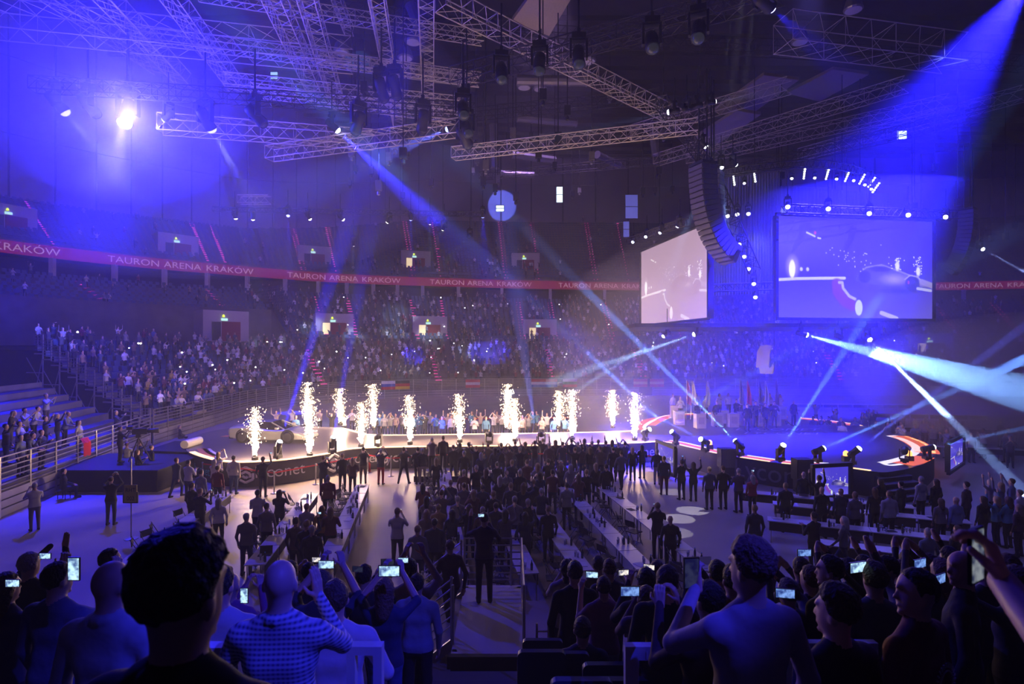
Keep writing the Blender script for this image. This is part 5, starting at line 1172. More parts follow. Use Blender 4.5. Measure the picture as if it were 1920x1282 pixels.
# ------------------------------------------------------------------ folding chairs
CHM = mat('chair_black', (0.02, 0.02, 0.024), 0.5); CHF = mat('chair_frame', (0.25, 0.24, 0.24), 0.35, 0.8)
_c = MB(); _c.box((0, 0, 0.45), (0.40, 0.38, 0.025)); C_SEAT = _c.mesh('chair_seat', CHM)
_c = MB(); _c.box((0, -0.20, 0.74), (0.40, 0.02, 0.20), Matrix.Rotation(0.12, 3, 'X')); C_BACK = _c.mesh('chair_back', CHM)
_c = MB(); _c.tube((0, -0.235, 0.86), (0, 0.22, 0.0), 0.012, 6); C_LEGA = _c.mesh('chair_leg', CHF)
_c = MB(); _c.tube((0, 0.14, 0.46), (0, -0.22, 0.0), 0.012, 6); C_LEGB = _c.mesh('chair_leg', CHF)
_c = MB(); _c.tube((-0.2, 0.2, 0.06), (0.2, 0.2, 0.06), 0.01, 6); C_BAR = _c.mesh('chair_bar', CHF)
def chair(x, y, rz, label, group):
    r = thing('folding_chair', label, 'chair', (x, y, 0), rz, group); obj('seat', C_SEAT, r); obj('backrest', C_BACK, r); obj('cross_bar', C_BAR, r)
    for s in (-1, 1): obj('leg', C_LEGA, r, (s*0.2, 0, 0)); obj('leg', C_LEGB, r, (s*0.185, 0, 0))
for (x, y, rz, lab) in CHS:
    if random.random() < 0.62: chair(x+random.uniform(-.12, .12), y+random.uniform(-.1, .1), rz-PI/2+random.uniform(-0.5, 0.5), 'black folding chair left askew along the %s' % lab, 'chairs: '+lab)
# ------------------------------------------------------------------ glasses, bottles, notepads, papers on the tables
GLASS = mat('glass_clear', (0.55, 0.55, 0.6), 0.06, spec=1.0)
_g = MB(); _g.lathe([(0.022, 0), (0.026, 0.10), (0.034, 0.14), (0.031, 0.14), (0.020, 0.02)], 8); G_GL = _g.mesh('drinking_glass', GLASS, True)
_g = MB(); _g.lathe([(0.032, 0), (0.034, 0.02), (0.034, 0.16), (0.013, 0.21), (0.013, 0.25)], 8); G_BT = _g.mesh('bottle_body', mat('bottle_dark', (0.03, 0.05, 0.05), 0.1, spec=0.9), True)
_g = MB(); _g.lathe([(0.016, 0.245), (0.016, 0.27)], 8); G_CP = _g.mesh('bottle_cap', mat('cap_blue', (0.1, 0.25, 0.6), 0.5))
_g = MB(); _g.box((0, 0, 0.006), (0.21, 0.297, 0.012)); G_PAD = [_g.mesh('notepad', mat('paper_dark', (0.03, 0.03, 0.035), 0.7)), _g.mesh('notepad', mat('paper_white', (0.7, 0.68, 0.68), 0.8))]
for (x, y, rz, lab) in SPOTS:
    if y > 30: continue
    c, s = math.cos(rz), math.sin(rz)
    def P(u, v): return (x+c*u-s*v, y+s*u+c*v, TH)
    for k in range(random.choice((1, 1, 2))):
        v = random.uniform(-0.6, 0.6); u = random.uniform(-0.18, 0.12)
        for q in range(random.choice((2, 3))): tag(obj('drinking_glass', G_GL, None, P(u+random.uniform(-.07, .07), v+q*0.085)), 'clear drinking glass standing on the %s' % lab, 'glass', 'glasses: '+lab)
        b = tag(obj('bottle', G_BT, None, P(u+0.12, v-0.06)), 'small dark water bottle on the %s' % lab, 'bottle', 'bottles: '+lab); obj('cap', G_CP, b)
    if random.random() < 0.75:
        k = random.random() < 0.4; o = obj('notepad', G_PAD[1 if k else 0], None, P(random.uniform(-.12, .1), random.uniform(-.5, .5)), (0, 0, rz+random.uniform(-.4, .4))); tag(o, '%s notepad lying on the %s' % ('white' if k else 'dark', lab), 'notepad', ('white' if k else 'dark')+' notepads: '+lab)
# ------------------------------------------------------------------ belt barriers in front of the stage
BELT = mat('red_belt', (0.75, 0.02, 0.04), 0.6)
_s = MB(); _s.lathe([(0.16, 0), (0.16, 0.02), (0.05, 0.04), (0.032, 0.06), (0.032, 0.92), (0.045, 0.93), (0.045, 1.0), (0.02, 1.02)], 10); STA = _s.mesh('stanchion', STEEL, True)
bp = [fl(x, y) for x, y in ((380, 905), (514, 925), (592, 908), (690, 886), (733, 893), (830, 885), (920, 884), (1020, 883), (1120, 882), (1185, 884), (1260, 893))]
for i, p in enumerate(bp):
    tag(obj('barrier_post', STA, None, p), 'steel belt post standing in front of the stage', 'post', 'belt posts in front of the stage')
for i, (a, b) in enumerate(zip(bp[:-1], bp[1:])):
    mb = MB(); mb.bar(a+Vector((0, 0, 0.93)), b+Vector((0, 0, 0.93)), 0.008, 0.06); tag(mb.build('barrier_belt', BELT), 'red belt stretched between two posts before the stage', 'belt', 'red belts before the stage')
bq = [fl(x, y) for x, y in ((775, 808), (850, 807), (925, 806), (1000, 805), (1080, 804))]
for p in bq: tag(obj('barrier_post', STA, None, p), 'steel belt post behind the catwalk', 'post', 'belt posts behind the catwalk')
for a, b in zip(bq[:-1], bq[1:]):
    mb = MB(); mb.bar(a+Vector((0, 0, 0.93)), b+Vector((0, 0, 0.93)), 0.008, 0.06); tag(mb.build('barrier_belt', BELT), 'red belt stretched behind the catwalk before the guests', 'belt', 'red belts behind the catwalk')
# fire extinguisher, camera platform, tripod camera, pole sign
p = fl(692, 885); r = thing('fire_extinguisher', 'red fire extinguisher standing before the stage fascia', 'extinguisher', p); mb = MB(); mb.lathe([(0.08, 0), (0.085, 0.02), (0.085, 0.42), (0.03, 0.5), (0.03, 0.54)], 12); mb.build('cylinder', mat('extinguisher_red', (0.6, 0.02, 0.02), 0.35), r, True); mb = MB(); mb.box((0, 0, 0.57), (0.05, 0.16, 0.05)); mb.tube((0, 0.06, 0.55), (0, 0.11, 0.2), 0.012); mb.build('valve', BLACK, r)
pc_ = fl(195, 918); r = thing('camera_platform', 'black cloth-skirted camera platform beside the side fence', 'platform', pc_); mb = MB(); mb.box((0.2, 1.6, 0.98), (5.2, 4.2, 0.06)); mb.build('deck', BLACK, r); mb = MB(); mb.box((0.2, 1.6, 0.48), (5.1, 4.1, 0.95)); mb.build('skirt', BLACKC, r)
r = thing('broadcast_camera', 'large broadcast camera on a tripod on the black platform', 'camera', (pc_.x+0.75, pc_.y+1.3, 1.02), 0.4)
for k in range(3): mb = MB(); a = k*2*PI/3+0.5; mb.tube((0, 0, 1.2), (math.cos(a)*0.55, math.sin(a)*0.55, 0), 0.03); mb.build('tripod_leg', BLACK, r)
mb = MB(); mb.box((0, 0, 1.28), (0.2, 0.2, 0.16)); mb.build('fluid_head', BLACK, r); mb = MB(); mb.box((0.05, 0, 1.5), (0.62, 0.2, 0.28)); mb.build('camera_body', BLACK, r)
mb = MB(); M = Matrix.Rotation(PI/2, 3, 'Y'); mb.lathe([(0.09, 0.3), (0.1, 0.5), (0.13, 0.85), (0.12, 0.86)], 12, (0, 0, 1.5), M); mb.build('lens', BLACK, r, True); mb = MB(); mb.box((-0.35, -0.05, 1.68), (0.25, 0.22, 0.16)); mb.build('viewfinder', BLACK, r); mb = MB(); mb.tube((0, 0, 1.3), (-0.7, -0.15, 1.15), 0.015); mb.build('pan_bar', BLACK, r)
p = fl(246, 1010); p.z = 0; r = thing('pole_sign', 'yellow-grey section sign on a thin pole in the aisle', 'sign', p)
mb = MB(); mb.tube((0, 0, 0), (0, 0, 2.75), 0.02, 6); mb.lathe([(0.22, 0), (0.22, 0.02), (0.03, 0.04)], 12); mb.build('pole', STEEL, r)
SGN = mat('sign_yellow', (0.42, 0.38, 0.10), 0.6); mb = MB(); mb.box((0, -0.03, 1.55), (0.44, 0.02, 0.62)); mb.build('board', SGN, r); mb = MB()
for x in (-0.24, 0.24): mb.box((x, -0.03, 1.44), (0.035, 0.04, 0.36))
mb.box((0, -0.03, 1.25), (0.5, 0.04, 0.03)); mb.build('holder', BLACK, r)
for s_, z in (('RHT', 1.62), ('002', 1.33)):
    tv, tf = text_data(s_, 0.2); w = max(v[0] for v in tv); mb = MB(); mb.add([(x*0.9-w*0.45, -0.045, z+zz) for x, y, zz in tv], tf); mb.build('lettering', BLACK, r)
# laptops / open papers near the closest table ends
for i, (px, py, lab) in enumerate([(868, 985, 'open black laptop on the row behind the landing'), (497, 1040, 'open binder under the blue light on the second row'), (1327, 1062, 'white sheet lying past the row beside the light pools')]):
    p = fl(px, py, TH); r = thing('laptop', lab, 'laptop', (p.x, p.y, TH), TDIR)
    mb = MB(); mb.box((0, 0, 0.01), (0.34, 0.24, 0.018)); mb.build('base', BLACK if i < 2 else WHITEP, r); mb = MB(); mb.box((0, 0.12, 0.11), (0.34, 0.015, 0.22), Matrix.Rotation(-0.2, 3, 'X')); mb.build('lid', BLACK if i < 2 else WHITEP, r)
# white light pools on the floor come from two ceiling profile lamps
for px, py, e in ((1298, 957, 26000), (1272, 972, 22000), (1265, 998, 14000), (1258, 922, 16000)):
    p = fl(px, py); spot('profile_light', (p.x+4, p.y+3, 24), p, e, (0.82, 0.84, 1.0), 3.0, 0.12, 0.02)
# ------------------------------------------------------------------ side stand on the left with its fence
SF = Curve2([(-19.3, 20.0), (-20.4, 25), (-22.0, 31.5), (-23.4, 36.8)]); sfl = Curve2([tuple(p) for p in SF.p[::6]], 4)
m = MB(); prof = []
for p in SF.p[::3]:
    col = []
    for i in range(9): x = p[0]-0.1-i*0.86; z = 1.2+i*0.40; col += [(x, p[1], z-0.4 if i else 0.0), (x, p[1], z)]
    prof.append(col)
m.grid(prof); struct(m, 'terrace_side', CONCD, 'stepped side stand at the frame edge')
fr3 = thing('stand_fence', 'steel fence along the side stand with a red jacket on it', 'fence', (0, 0, 0)); fence(SF, 0, SF.L, 1.9, fr3, 0.95, 2.35)
mb = MB(); q = fl(68, 905); p = Vector((-21.0, 27.9, 1.75))
rows = [[(p.x+0.18, p.y-0.25+0.5*k/6, p.z+0.35-0.8*j/5-0.04*math.sin(k*2+j)) if j else (p.x+0.02, p.y-0.25+0.5*k/6, p.z+0.42) for k in range(7)] for j in range(6)]
mb.grid(rows); tag(mb.build('jacket', mat('jacket_red', (0.55, 0.02, 0.03), 0.9)), 'bright red jacket hung over the side fence', 'jacket')
# seats on the far stand that show singly
_c = MB(); _c.box((0, 0.1, 0.42), (0.44, 0.36, 0.06)); S_PAN = _c.mesh('seat_pan', SEATM); _c = MB(); _c.box((0, 0.28, 0.68), (0.44, 0.05, 0.46), Matrix.Rotation(-0.15, 3, 'X')); S_BCK = _c.mesh('seat_back', SEATM)
_c = MB(); _c.box((0, 0.2, 0.2), (0.08, 0.08, 0.4)); S_LEG = _c.mesh('seat_post', BLACK)
NSEAT = 0; SEATN = {}
def ordi(n): return '%d%s' % (n, 'th' if 10 <= n % 100 <= 20 else {1: 'st', 2: 'nd', 3: 'rd'}.get(n % 10, 'th'))
for u in np.linspace(0.012, 0.30, 34):
    for i in range(1, NB):
        if NSEAT >= 260 or (u < 0.02 and i < 9): continue
        p = ruled(u, i*BT+0.35); q = ruled(u, i*BT+1.35); d = q-p; rz = math.atan2(-d[0], d[1]); NSEAT += 1
        SEATN[i] = SEATN.get(i, 0)+1; r = thing('stadium_chair', 'dark blue seat %s from the open end in the %s row of the far stand' % (ordi(SEATN[i]), ordi(i+1)), 'seat', (p[0], p[1], 1.35+i*BR), rz, 'seats of the far stand'); obj('seat_pan', S_PAN, r); obj('seat_back', S_BCK, r); obj('post', S_LEG, r)
# concrete aisle steps at the open end of the stand
STEPM = mat('aisle_step', (0.42, 0.38, 0.36), 0.8)
ai = thing('aisle_stairs', 'pale concrete aisle stairs climbing beside the blue seats', 'stairs', (0, 0, 0))
for i in range(NB):
    p = ruled(0.052, i*BT+0.2); q = ruled(0.066, i*BT+0.2); mb = MB(); mb.bar((p[0], p[1], 1.35+i*BR+0.1), (q[0], q[1], 1.35+i*BR+0.1), 0.4, 0.22); mb.build('step', STEPM, ai)
# ------------------------------------------------------------------ near stand: rows under the camera
def near_z(Y): return 4.75-0.35*max(-1, min(12, round((Y-0.6)/0.85)))
m = MB(); prof = []
for x in (-16, -8, -1.35, -1.34, 1.34, 1.35, 8, 22):
    col = []
    for k in range(12, -3, -1):
        yf = 0.6+0.85*k+0.42; z = 4.75-0.35*k; col += [(x, yf, z-0.35 if k < 12 else 0.0), (x, yf, z)]
    prof.append(col)
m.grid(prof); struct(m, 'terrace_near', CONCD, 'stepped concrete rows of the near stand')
# seats of the near rows that show
NSM = mat('near_seat', (0.03, 0.04, 0.09), 0.45)
_c = MB(); _c.box((0, 0.05, 0.40), (0.44, 0.16, 0.42), Matrix.Rotation(0.12, 3, 'X')); N_PAN = _c.mesh('seat_pan', NSM)
_c = MB(); _q = [(0.21*sx+0.05*(math.cos(a)-sx*1)*1.0 if False else sx*0.17+0.05*math.cos(a), -0.05+0.05*math.sin(a)) for sx, a0 in ((1, 0), (-1, PI/2)) for a in np.linspace(a0, a0+PI/2, 6)]; _n = len(_q)+2; _q = _q+[(-0.21, -0.46), (0.21, -0.46)]; _c.add([(x, 0.0, z) for x, z in _q]+[(x, 0.06, z) for x, z in _q], [(i, _n+i, _n+(i+1) % _n, (i+1) % _n) for i in range(_n)]+[tuple(range(_n)), tuple(range(_n, 2*_n))[::-1]]); N_BCK = _c.mesh('seat_back', NSM)
_c = MB(); _c.box((0, 0.02, 0.17), (0.3, 0.05, 0.34)); N_LEG = _c.mesh('seat_bracket', BLACK)
for px, py, Y, lab in [(1017, 1192, 6.2, 'dark seat back at the aisle end beside the bent railing'), (1015, 1212, 5.2, 'dark upholstered seat back in the second visible row of the aisle end'), (1090, 1262, 4.0, 'dark seat back in the lowest visible row, next to the aisle'), (1185, 1262, 4.1, 'dark seat back in the lowest visible row, beside the blue railing'), (1060, 1215, 5.3, 'half hidden dark seat behind the seated person'), (1140, 1235, 4.8, 'dark seat back in front of the pink-shirted fan'), (330, 1262, 3.9, 'dark seat back by the pale rail'), (960, 1290, 3.6, 'dark seat back at the frame edge in the aisle')]:
    z = near_z(Y); x = (px-CX)/FPX*Y; r = thing('stadium_chair', lab, 'seat', (x, Y, z)); obj('seat_back', N_BCK, r, (0, 0, CAMZ-(py-HZ)/FPX*Y-z-0.02), (0, 0, PI)); obj('seat_pan', N_PAN, r); obj('bracket', N_LEG, r)
# landing with railings and stairs to the floor
LND = 1.53
land = thing('landing', 'pale steel landing at the foot of the near stand', 'platform', (0, 0, 0))
mb = MB(); mb.prism([(-1.0, 9.3), (0.2, 9.3), (0.2, 12.0), (-1.0, 12.0)], LND-0.08, LND); mb.build('deck', mat('landing_pale', (0.55, 0.53, 0.55), 0.45), land)
mb = MB(); mb.box((-0.4, 9.25, LND-0.1), (1.3, 0.1, 0.2)); mb.box((-0.4, 9.28, LND-0.75), (1.2, 0.06, 1.2)); mb.build('front_beam', BLACK, land)
for x, y in ((-0.95, 9.4), (0.15, 9.4), (-0.95, 11.9), (0.15, 11.9)): mb = MB(); mb.box((x, y, LND/2), (0.08, 0.08, LND)); mb.build('support', STEEL, land)
HAZ = mat('hazard_stripe', (0.5, 0.4, 0.03), 0.6)
for x in (-1.02, 0.22):
    for k in range(4): mb = MB(); mb.box((x, 9.2, LND-0.3-k*0.12), (0.06, 0.05, 0.05), Matrix.Rotation(0.5, 3, 'Y')); mb.build('hazard_mark', HAZ, land)
rl = thing('railing', 'grey horizontal-bar railing around the landing', 'railing', (0, 0, 0))
for k in range(7):
    z = LND+0.12+k*0.145
    mb = MB(); mb.tube((-1.0, 12.0, z), (0.2, 12.0, z), 0.016, 8); mb.build('bar', STEEL, rl); mb = MB(); mb.tube((0.2, 9.6, z), (0.2, 12.0, z), 0.016, 8); mb.build('bar', STEEL, rl)
for x, y in ((-1.0, 12), (-0.02, 12), (0.2, 12), (0.2, 10.8), (0.2, 9.6), (-1.0, 9.6)): mb = MB(); mb.tube((x, y, LND), (x, y, LND+1.0), 0.025, 8); mb.build('post', STEEL, rl)
mb = MB(); mb.box((0.22, 10.8, LND+0.45), (0.02, 2.3, 0.85)); mb.build('side_panel', mat('panel_grey', (0.35, 0.34, 0.37), 0.5), rl)
sr_ = thing('stair_railing', 'bright sloping stair railing beside the man in the dark suit', 'railing', (0, 0, 0)); fs = thing('floor_stairs', 'steel stairs dropping from the landing to the floor', 'stairs', (0, 0, 0))
for y in (9.9, 11.8):
    for k in range(6): mb = MB(); z = LND+0.2+k*0.16; mb.tube((-1.02, y, z), (-2.7, y, z-1.35), 0.014, 8); mb.build('bar', mat('bright_steel', (0.7, 0.66, 0.6), 0.3, 0.8), sr_)
    for t in (0.02, 0.5, 0.98): mb = MB(); mb.tube((-1.02-1.68*t, y, max(0, LND-1.35*t-0.1)), (-1.02-1.68*t, y, LND-1.35*t+1.05), 0.022, 8); mb.build('post', STEEL, sr_)
for k in range(7): mb = MB(); mb.box((-1.14-k*0.25, 10.85, LND-0.2*(k+1)), (0.27, 1.85, 0.04)); mb.build('tread', STEEL, fs)
for y in (9.9, 11.8): mb = MB(); mb.bar((-1.0, y, LND-0.12), (-2.75, y, 0.08), 0.05, 0.16); mb.build('stringer', STEEL, fs)
gr = thing('gate_railing', 'low grey gate railing right of the landing', 'railing', (0, 0, 0))
for k in range(6): mb = MB(); mb.tube((0.45, 10.3, 0.55+k*0.17), (0.72, 10.3, 0.55+k*0.17), 0.016, 8); mb.build('bar', STEEL, gr)
for x in (0.45, 0.66, 0.72): mb = MB(); mb.tube((x, 10.3, 0.2), (x, 10.3, 1.55), 0.022, 8); mb.build('post', STEEL, gr)
for i, (px, py, Y) in enumerate([(1041, 1170, 9.6), (1106, 1165, 9.4)]):
    p = at(px, py, Y); r = thing('marker_light', ['red light panel on the gate railing', 'red light panel behind the pink shirt'][i], 'lamp', (p.x, p.y, p.z)); mb = MB(); mb.box((0, 0, 0), (0.09, 0.06, 0.26)); mb.build('housing', mat('dim_red', (0.2, 0.02, 0.03), 0.5, emit=(1, 0.05, 0.08), es=0.35), r); mb = MB(); mb.box((0, 0.04, -0.2), (0.05, 0.04, 0.7)); mb.build('bracket', STEEL, r)
# painted railings between the near rows
RP = mat('railing_white_paint', (0.62, 0.62, 0.66), 0.45)
def rail_frame(x0, x1, Y, ztop, zf, label, w=0.085, mid=True):
    r = thing('row_railing', label, 'railing', (x0, Y, zf))
    mb = MB(); mb.box(((x1-x0)/2, 0, ztop-zf-w/2), (x1-x0, 0.06, w)); mb.build('top_rail', RP, r)
    for x in (w/2, x1-x0-w/2): mb = MB(); mb.box((x, 0, (ztop-zf-w)/2), (w, 0.06, ztop-zf-w)); mb.build('post', RP, r)
    if mid: mb = MB(); mb.tube((w, 0, (ztop-zf)*0.55), (x1-x0-w, 0, (ztop-zf)*0.55), 0.012, 8); mb.build('mid_bar', RP, r)
    return r
Y = 3.6; a = at(1171, 1208, Y); b = at(1275, 1208, Y); RW = rail_frame(a.x, b.x+0.55, Y, a.z, near_z(Y)-0.35, 'blue-lit white railing frame marked 112', 0.085)
tv, tf = text_data('112', 0.075); mb = MB(); mb.add([(0.115+x, -0.034, a.z-near_z(Y)+0.35-0.075+z) for x, y, z in tv], tf); mb.build('lettering', mat('rail_number', (0.85, 0.85, 0.9), 0.5), RW)
Y = 4.2; a = at(1478, 1202, Y); b = at(1642, 1202, Y); rail_frame(a.x, b.x, Y, a.z, near_z(Y)-0.35, 'thin blue-lit railing behind the curly-haired fan', 0.04)
Y = 2.6; a = at(383, 1208, Y); b = at(452, 1208, Y); rail_frame(a.x-0.25, b.x, Y, a.z, near_z(Y)-0.35, 'pale blue-lit railing beside the dark silhouette', 0.05)
Y = 3.0; a = at(695, 1207, Y); rail_frame(a.x-0.12, a.x+0.065, Y, a.z, near_z(Y)-0.35, 'pale railing gripped by the man in the light tee', 0.045, False)
# ------------------------------------------------------------------ near figures, finely modelled
def hero(px, ytop, Y, label, pose='stand', rz=0.0, top=(0.03, 0.03, 0.05), tro=(0.02, 0.02, 0.03), hair='short', haircol=(0.02, 0.015, 0.01), sleeves=True, build=1.0, elb=None, wri=None, hands=None, fine=0.0125, turn=0.0, skin=(0.52, 0.34, 0.26), topmat=None, seat=False, zf=None, female=False, lean=0.0, collar=False, ph=None):
    e, w, kw = PO[pose]; e = elb or e; w = wri or w; kw = dict(kw); kw.pop('lean', None); kw.pop('seat', None)
    pr = body_prims(e, w, build=build, female=female, sleeves=sleeves, hands='none' if hands else 'mitt', head_turn=turn, seat=seat or pose == 'sit', lean=lean, **kw)
    if collar: pr += [('cap', (0.055*math.cos(a), -0.015+0.058*math.sin(a), 1.475), (0.055*math.cos(a+0.7), -0.015+0.058*math.sin(a+0.7), 1.475), 0.018, 0.018, TOP, 0.015) for a in np.arange(0.6, 6.0, 0.7)]
    V, Q, mi = skin_mesh(pr, fine)
    if hands:
        hp = []
        for (i, d, n, curl) in hands:
            wv = Vector(w[i]); q = skin_mesh(hand_prims(wv-Vector(d).normalized()*0.015, d, n, curl), 0.0048, 0.006); Q = np.concatenate([Q, q[1]+len(V)]); V = np.concatenate([V, q[0]]); mi = np.concatenate([mi, q[2]])
    zf = near_z(Y) if zf is None else zf; ztop = CAMZ-(ytop-HZ)/FPX*Y; H = 1.755-(0.42 if (seat or pose == 'sit') else 0); s = (ztop-zf)/H
    if not (seat or pose == 'sit'): s = max(0.88, min(1.12, s)); zf = ztop-H*s if abs((ztop-zf)/H-s) > 0.02 else zf
    else: s = 1.0; zf = ztop-H
    sk = cmat('skin', skin, rough=0.5); tm = topmat or cmat('knit', top, bump=0.7, nscale=5)
    me = np_mesh('person_body', V, Q, [sk, tm, cmat('denim', tro, noise=0.15, nscale=25), cmat('shoe', (0.02, 0.018, 0.018)), sk], None, True, mi)
    r = obj('person', me, None, ((px-CX)/FPX*Y, Y, zf), (0, 0, rz), s); tag(r, label, 'person')
    if hair != 'bald':
        h = obj('hair', hair_mesh(hair, 0.0085), r, rot=(0, 0, turn)); h.location = (0, lean*0.42, -0.42 if (seat or pose == 'sit') else 0)
        h.material_slots[0].link = 'OBJECT'; h.material_slots[0].material = cmat('hairf', haircol, rough=0.6, bump=0.6, nscale=60)
    return r
HF = [(0, (0.25, 0.35, 0.9), (0.6, 0.6, -0.2), 0.55), (1, (-0.25, 0.35, 0.9), (-0.6, 0.6, -0.2), 0.55)]
HREL = [(0, (0, 0.15, -1), (1, 0, 0), 0.35), (1, (0, 0.15, -1), (-1, 0, 0), 0.35)]
SKB = (0.55, 0.36, 0.28)
hero(340, 1015, 1.22, 'big dark silhouette of a man with thick hair right before the camera', 'stand', -0.15, (0.012, 0.012, 0.016), hair='curly', haircol=(0.012, 0.009, 0.008), fine=0.011, turn=-0.15, build=1.0, collar=True)
hero(207, 1052, 2.6, 'bald man in a light shirt seen from behind beside the dark silhouette', 'stand', -0.1, (0.42, 0.44, 0.50), hair='bald', build=1.06, collar=True, turn=-0.2, skin=SKB, hands=HREL)
hero(108, 1056, 4.0, 'short-haired man in a dark shirt holding a bright phone above his shoulder', 'onearm', -0.15, (0.10, 0.11, 0.17), hair='short', build=1.1, turn=-0.3, elb=((-.27, -.02, 1.10), (.27, .22, 1.28)), wri=((-.25, .06, .86), (.16, .34, 1.56)), hands=[(1, (0.05, 0.3, 0.95), (-0.8, 0.4, 0), 0.6)])
hero(412, 1062, 3.2, 'person in a pale knitted top half hidden behind the dark silhouette', 'stand', 0.1, (0.40, 0.41, 0.48), hair='short', turn=-0.2)
hero(432, 1075, 4.9, 'balding man in a purple shirt filming with a small phone', 'film', -0.1, (0.22, 0.07, 0.20), hair='bald', skin=(0.45, 0.28, 0.23), hands=HF)
hero(55, 1037, 6.4, 'grey-haired man in a dark suit raising an open hand', 'filmhi', -0.2, (0.02, 0.02, 0.03), hair='short', haircol=(0.32, 0.27, 0.24), hands=[(1, (0, 0.1, 1), (0, 1, 0), 0.05)])
hero(206, 1030, 6.0, 'dark-haired man photographing with a camera behind the bald man', 'film', -0.6, (0.03, 0.04, 0.16), hair='short', hands=HF)
hero(12, 1075, 4.6, 'woman at the frame edge with one phone-holding hand up', 'onearm', -0.3, (0.05, 0.05, 0.08), hair='long', female=True, haircol=(0.06, 0.035, 0.02), hands=[(1, (0, 0.3, 0.95), (-0.8, 0.4, 0), 0.6)])
hero(525, 1050, 2.56, 'bald man in a blue plaid shirt shielding his face with a raised hand', 'onearm', 0.05, (0.2, 0.22, 0.35), hair='bald', build=1.04, skin=SKB, topmat=plaid_mat('plaid_blue', (0.05, 0.06, 0.14), (0.22, 0.24, 0.42), (0.62, 0.64, 0.75), 80.0), collar=True, elb=((-.32, .04, 1.12), (.27, .20, 1.22)), wri=((-.25, .2, .95), (.115, .27, 1.46)), hands=[(1, (-0.12, 0.05, 1), (-0.9, 0.3, 0), 0.12)])
hero(628, 1090, 3.3, 'man in a light tee leaning on the pale railing', 'stand', 0.15, (0.50, 0.47, 0.55), hair='short', haircol=(0.08, 0.05, 0.035), build=1.08, sleeves=False, skin=SKB, elb=((-.30, -.02, 1.10), (.33, .02, 1.12)), wri=((-.27, .06, .86), (.30, .22, .98)), hands=[(1, (0, 0.9, -0.2), (0, -0.1, -1), 0.7)], turn=0.15)
hero(603, 1072, 5.3, 'fan with both arms stretched up holding a phone high', 'filmhi', 0.0, (0.03, 0.035, 0.07), hair='short', sleeves=False, haircol=(0.05, 0.04, 0.04), hands=HF)
hero(578, 1056, 6.8, 'dark-haired fan standing behind the raised arms', 'stand', 0, (0.04, 0.03, 0.04), hair='short')
hero(545, 1053, 7.2, 'dark-haired fan partly behind the plaid-shirted man', 'film', 0, (0.05, 0.04, 0.05), hair='short')
hero(683, 1060, 6.3, 'man in black holding a small camera to his face', 'film', -0.25, (0.015, 0.015, 0.02), hair='short', hands=HF)
hero(722, 1084, 5.2, 'long-haired woman in a dark tee and jeans holding a phone with both hands', 'filmhi', -0.05, (0.03, 0.04, 0.10), tro=(0.06, 0.10, 0.25), hair='long', haircol=(0.16, 0.09, 0.05), female=True, sleeves=False, hands=HF)
hero(782, 1077, 6.0, 'man in a grey knitted sweater carrying a black bag', 'stand', -0.1, (0.26, 0.28, 0.34), tro=(0.016, 0.016, 0.02), hair='short', build=1.05, hands=HREL, collar=True)
hero(768, 1046, 7.0, 'person in a pale shirt with both arms raised behind the grey sweater', 'filmhi', 0.0, (0.30, 0.24, 0.26), hair='short', hands=HF)
hero(845, 1014, 11.0, 'man in a dark suit leaning at the stair railing', 'walk', 0.5, (0.05, 0.03, 0.045), tro=(0.02, 0.018, 0.022), hair='short', haircol=(0.10, 0.06, 0.04), zf=1.05, turn=0.2, lean=0.1)
hero(908, 961, 11.2, 'man in dark clothes filming from the landing with a raised phone', 'onearm', 0.1, (0.06, 0.045, 0.07), tro=(0.016, 0.015, 0.02), hair='short', haircol=(0.10, 0.06, 0.04), zf=LND, elb=((-.30, .12, 1.30), (.30, .12, 1.20)), wri=((-.26, .30, 1.58), (.12, .32, 1.42)), turn=-0.1)
hero(1078, 1053, 7.0, 'dark-haired man in a black tee at the aisle end', 'stand', 0.1, (0.02, 0.016, 0.02), hair='short')
hero(1062, 1050, 7.6, 'woman in a pale tee beside the man in the black tee', 'film', -0.2, (0.34, 0.28, 0.32), hair='tail', female=True)
hero(1122, 1046, 8.6, 'tall dark-haired man beyond the row of phones', 'stand', 0, (0.03, 0.025, 0.03), hair='curly', haircol=(0.03, 0.02, 0.015))
hero(1143, 1049, 7.5, 'brown-haired man in a grey shirt behind the pink tee', 'stand', 0.05, (0.10, 0.09, 0.11), hair='short', haircol=(0.10, 0.05, 0.03))
hero(1132, 1082, 6.0, 'woman in a pink tee and white shorts filming with a phone', 'film', 0.05, (0.26, 0.12, 0.18), tro=(0.30, 0.25, 0.32), hair='short', haircol=(0.04, 0.022, 0.015), female=True, sleeves=False, elb=((-.28, .10, 1.22), (.26, .20, 1.20)), wri=((-.22, .30, 1.50), (.05, .40, 1.47)), hands=HF[:1])
hero(1092, 1158, 5.6, 'person in a dark jacket sitting low on the near stand', 'sit', 0.0, (0.03, 0.03, 0.06), hair='short', haircol=(0.06, 0.035, 0.025))
hero(1212, 1066, 5.4, 'dark-haired fan filming between two blue-lit heads', 'film', 0, (0.04, 0.03, 0.05), hair='short', hands=HF)
hero(1232, 1052, 6.6, 'fan beyond holding a bright phone at eye level', 'film', -0.3, (0.05, 0.04, 0.06), hair='short', haircol=(0.08, 0.04, 0.03))
hero(1252, 1062, 4.1, 'man with blue-lit cropped hair in a dark tee', 'stand', -0.3, (0.02, 0.02, 0.035), hair='short', haircol=(0.10, 0.08, 0.07), build=1.06, turn=-0.2)
hero(1212, 1100, 4.9, 'small blue-lit person holding a phone in front of him', 'film', -0.2, (0.12, 0.07, 0.13), hair='short', haircol=(0.12, 0.08, 0.06), hands=HF)
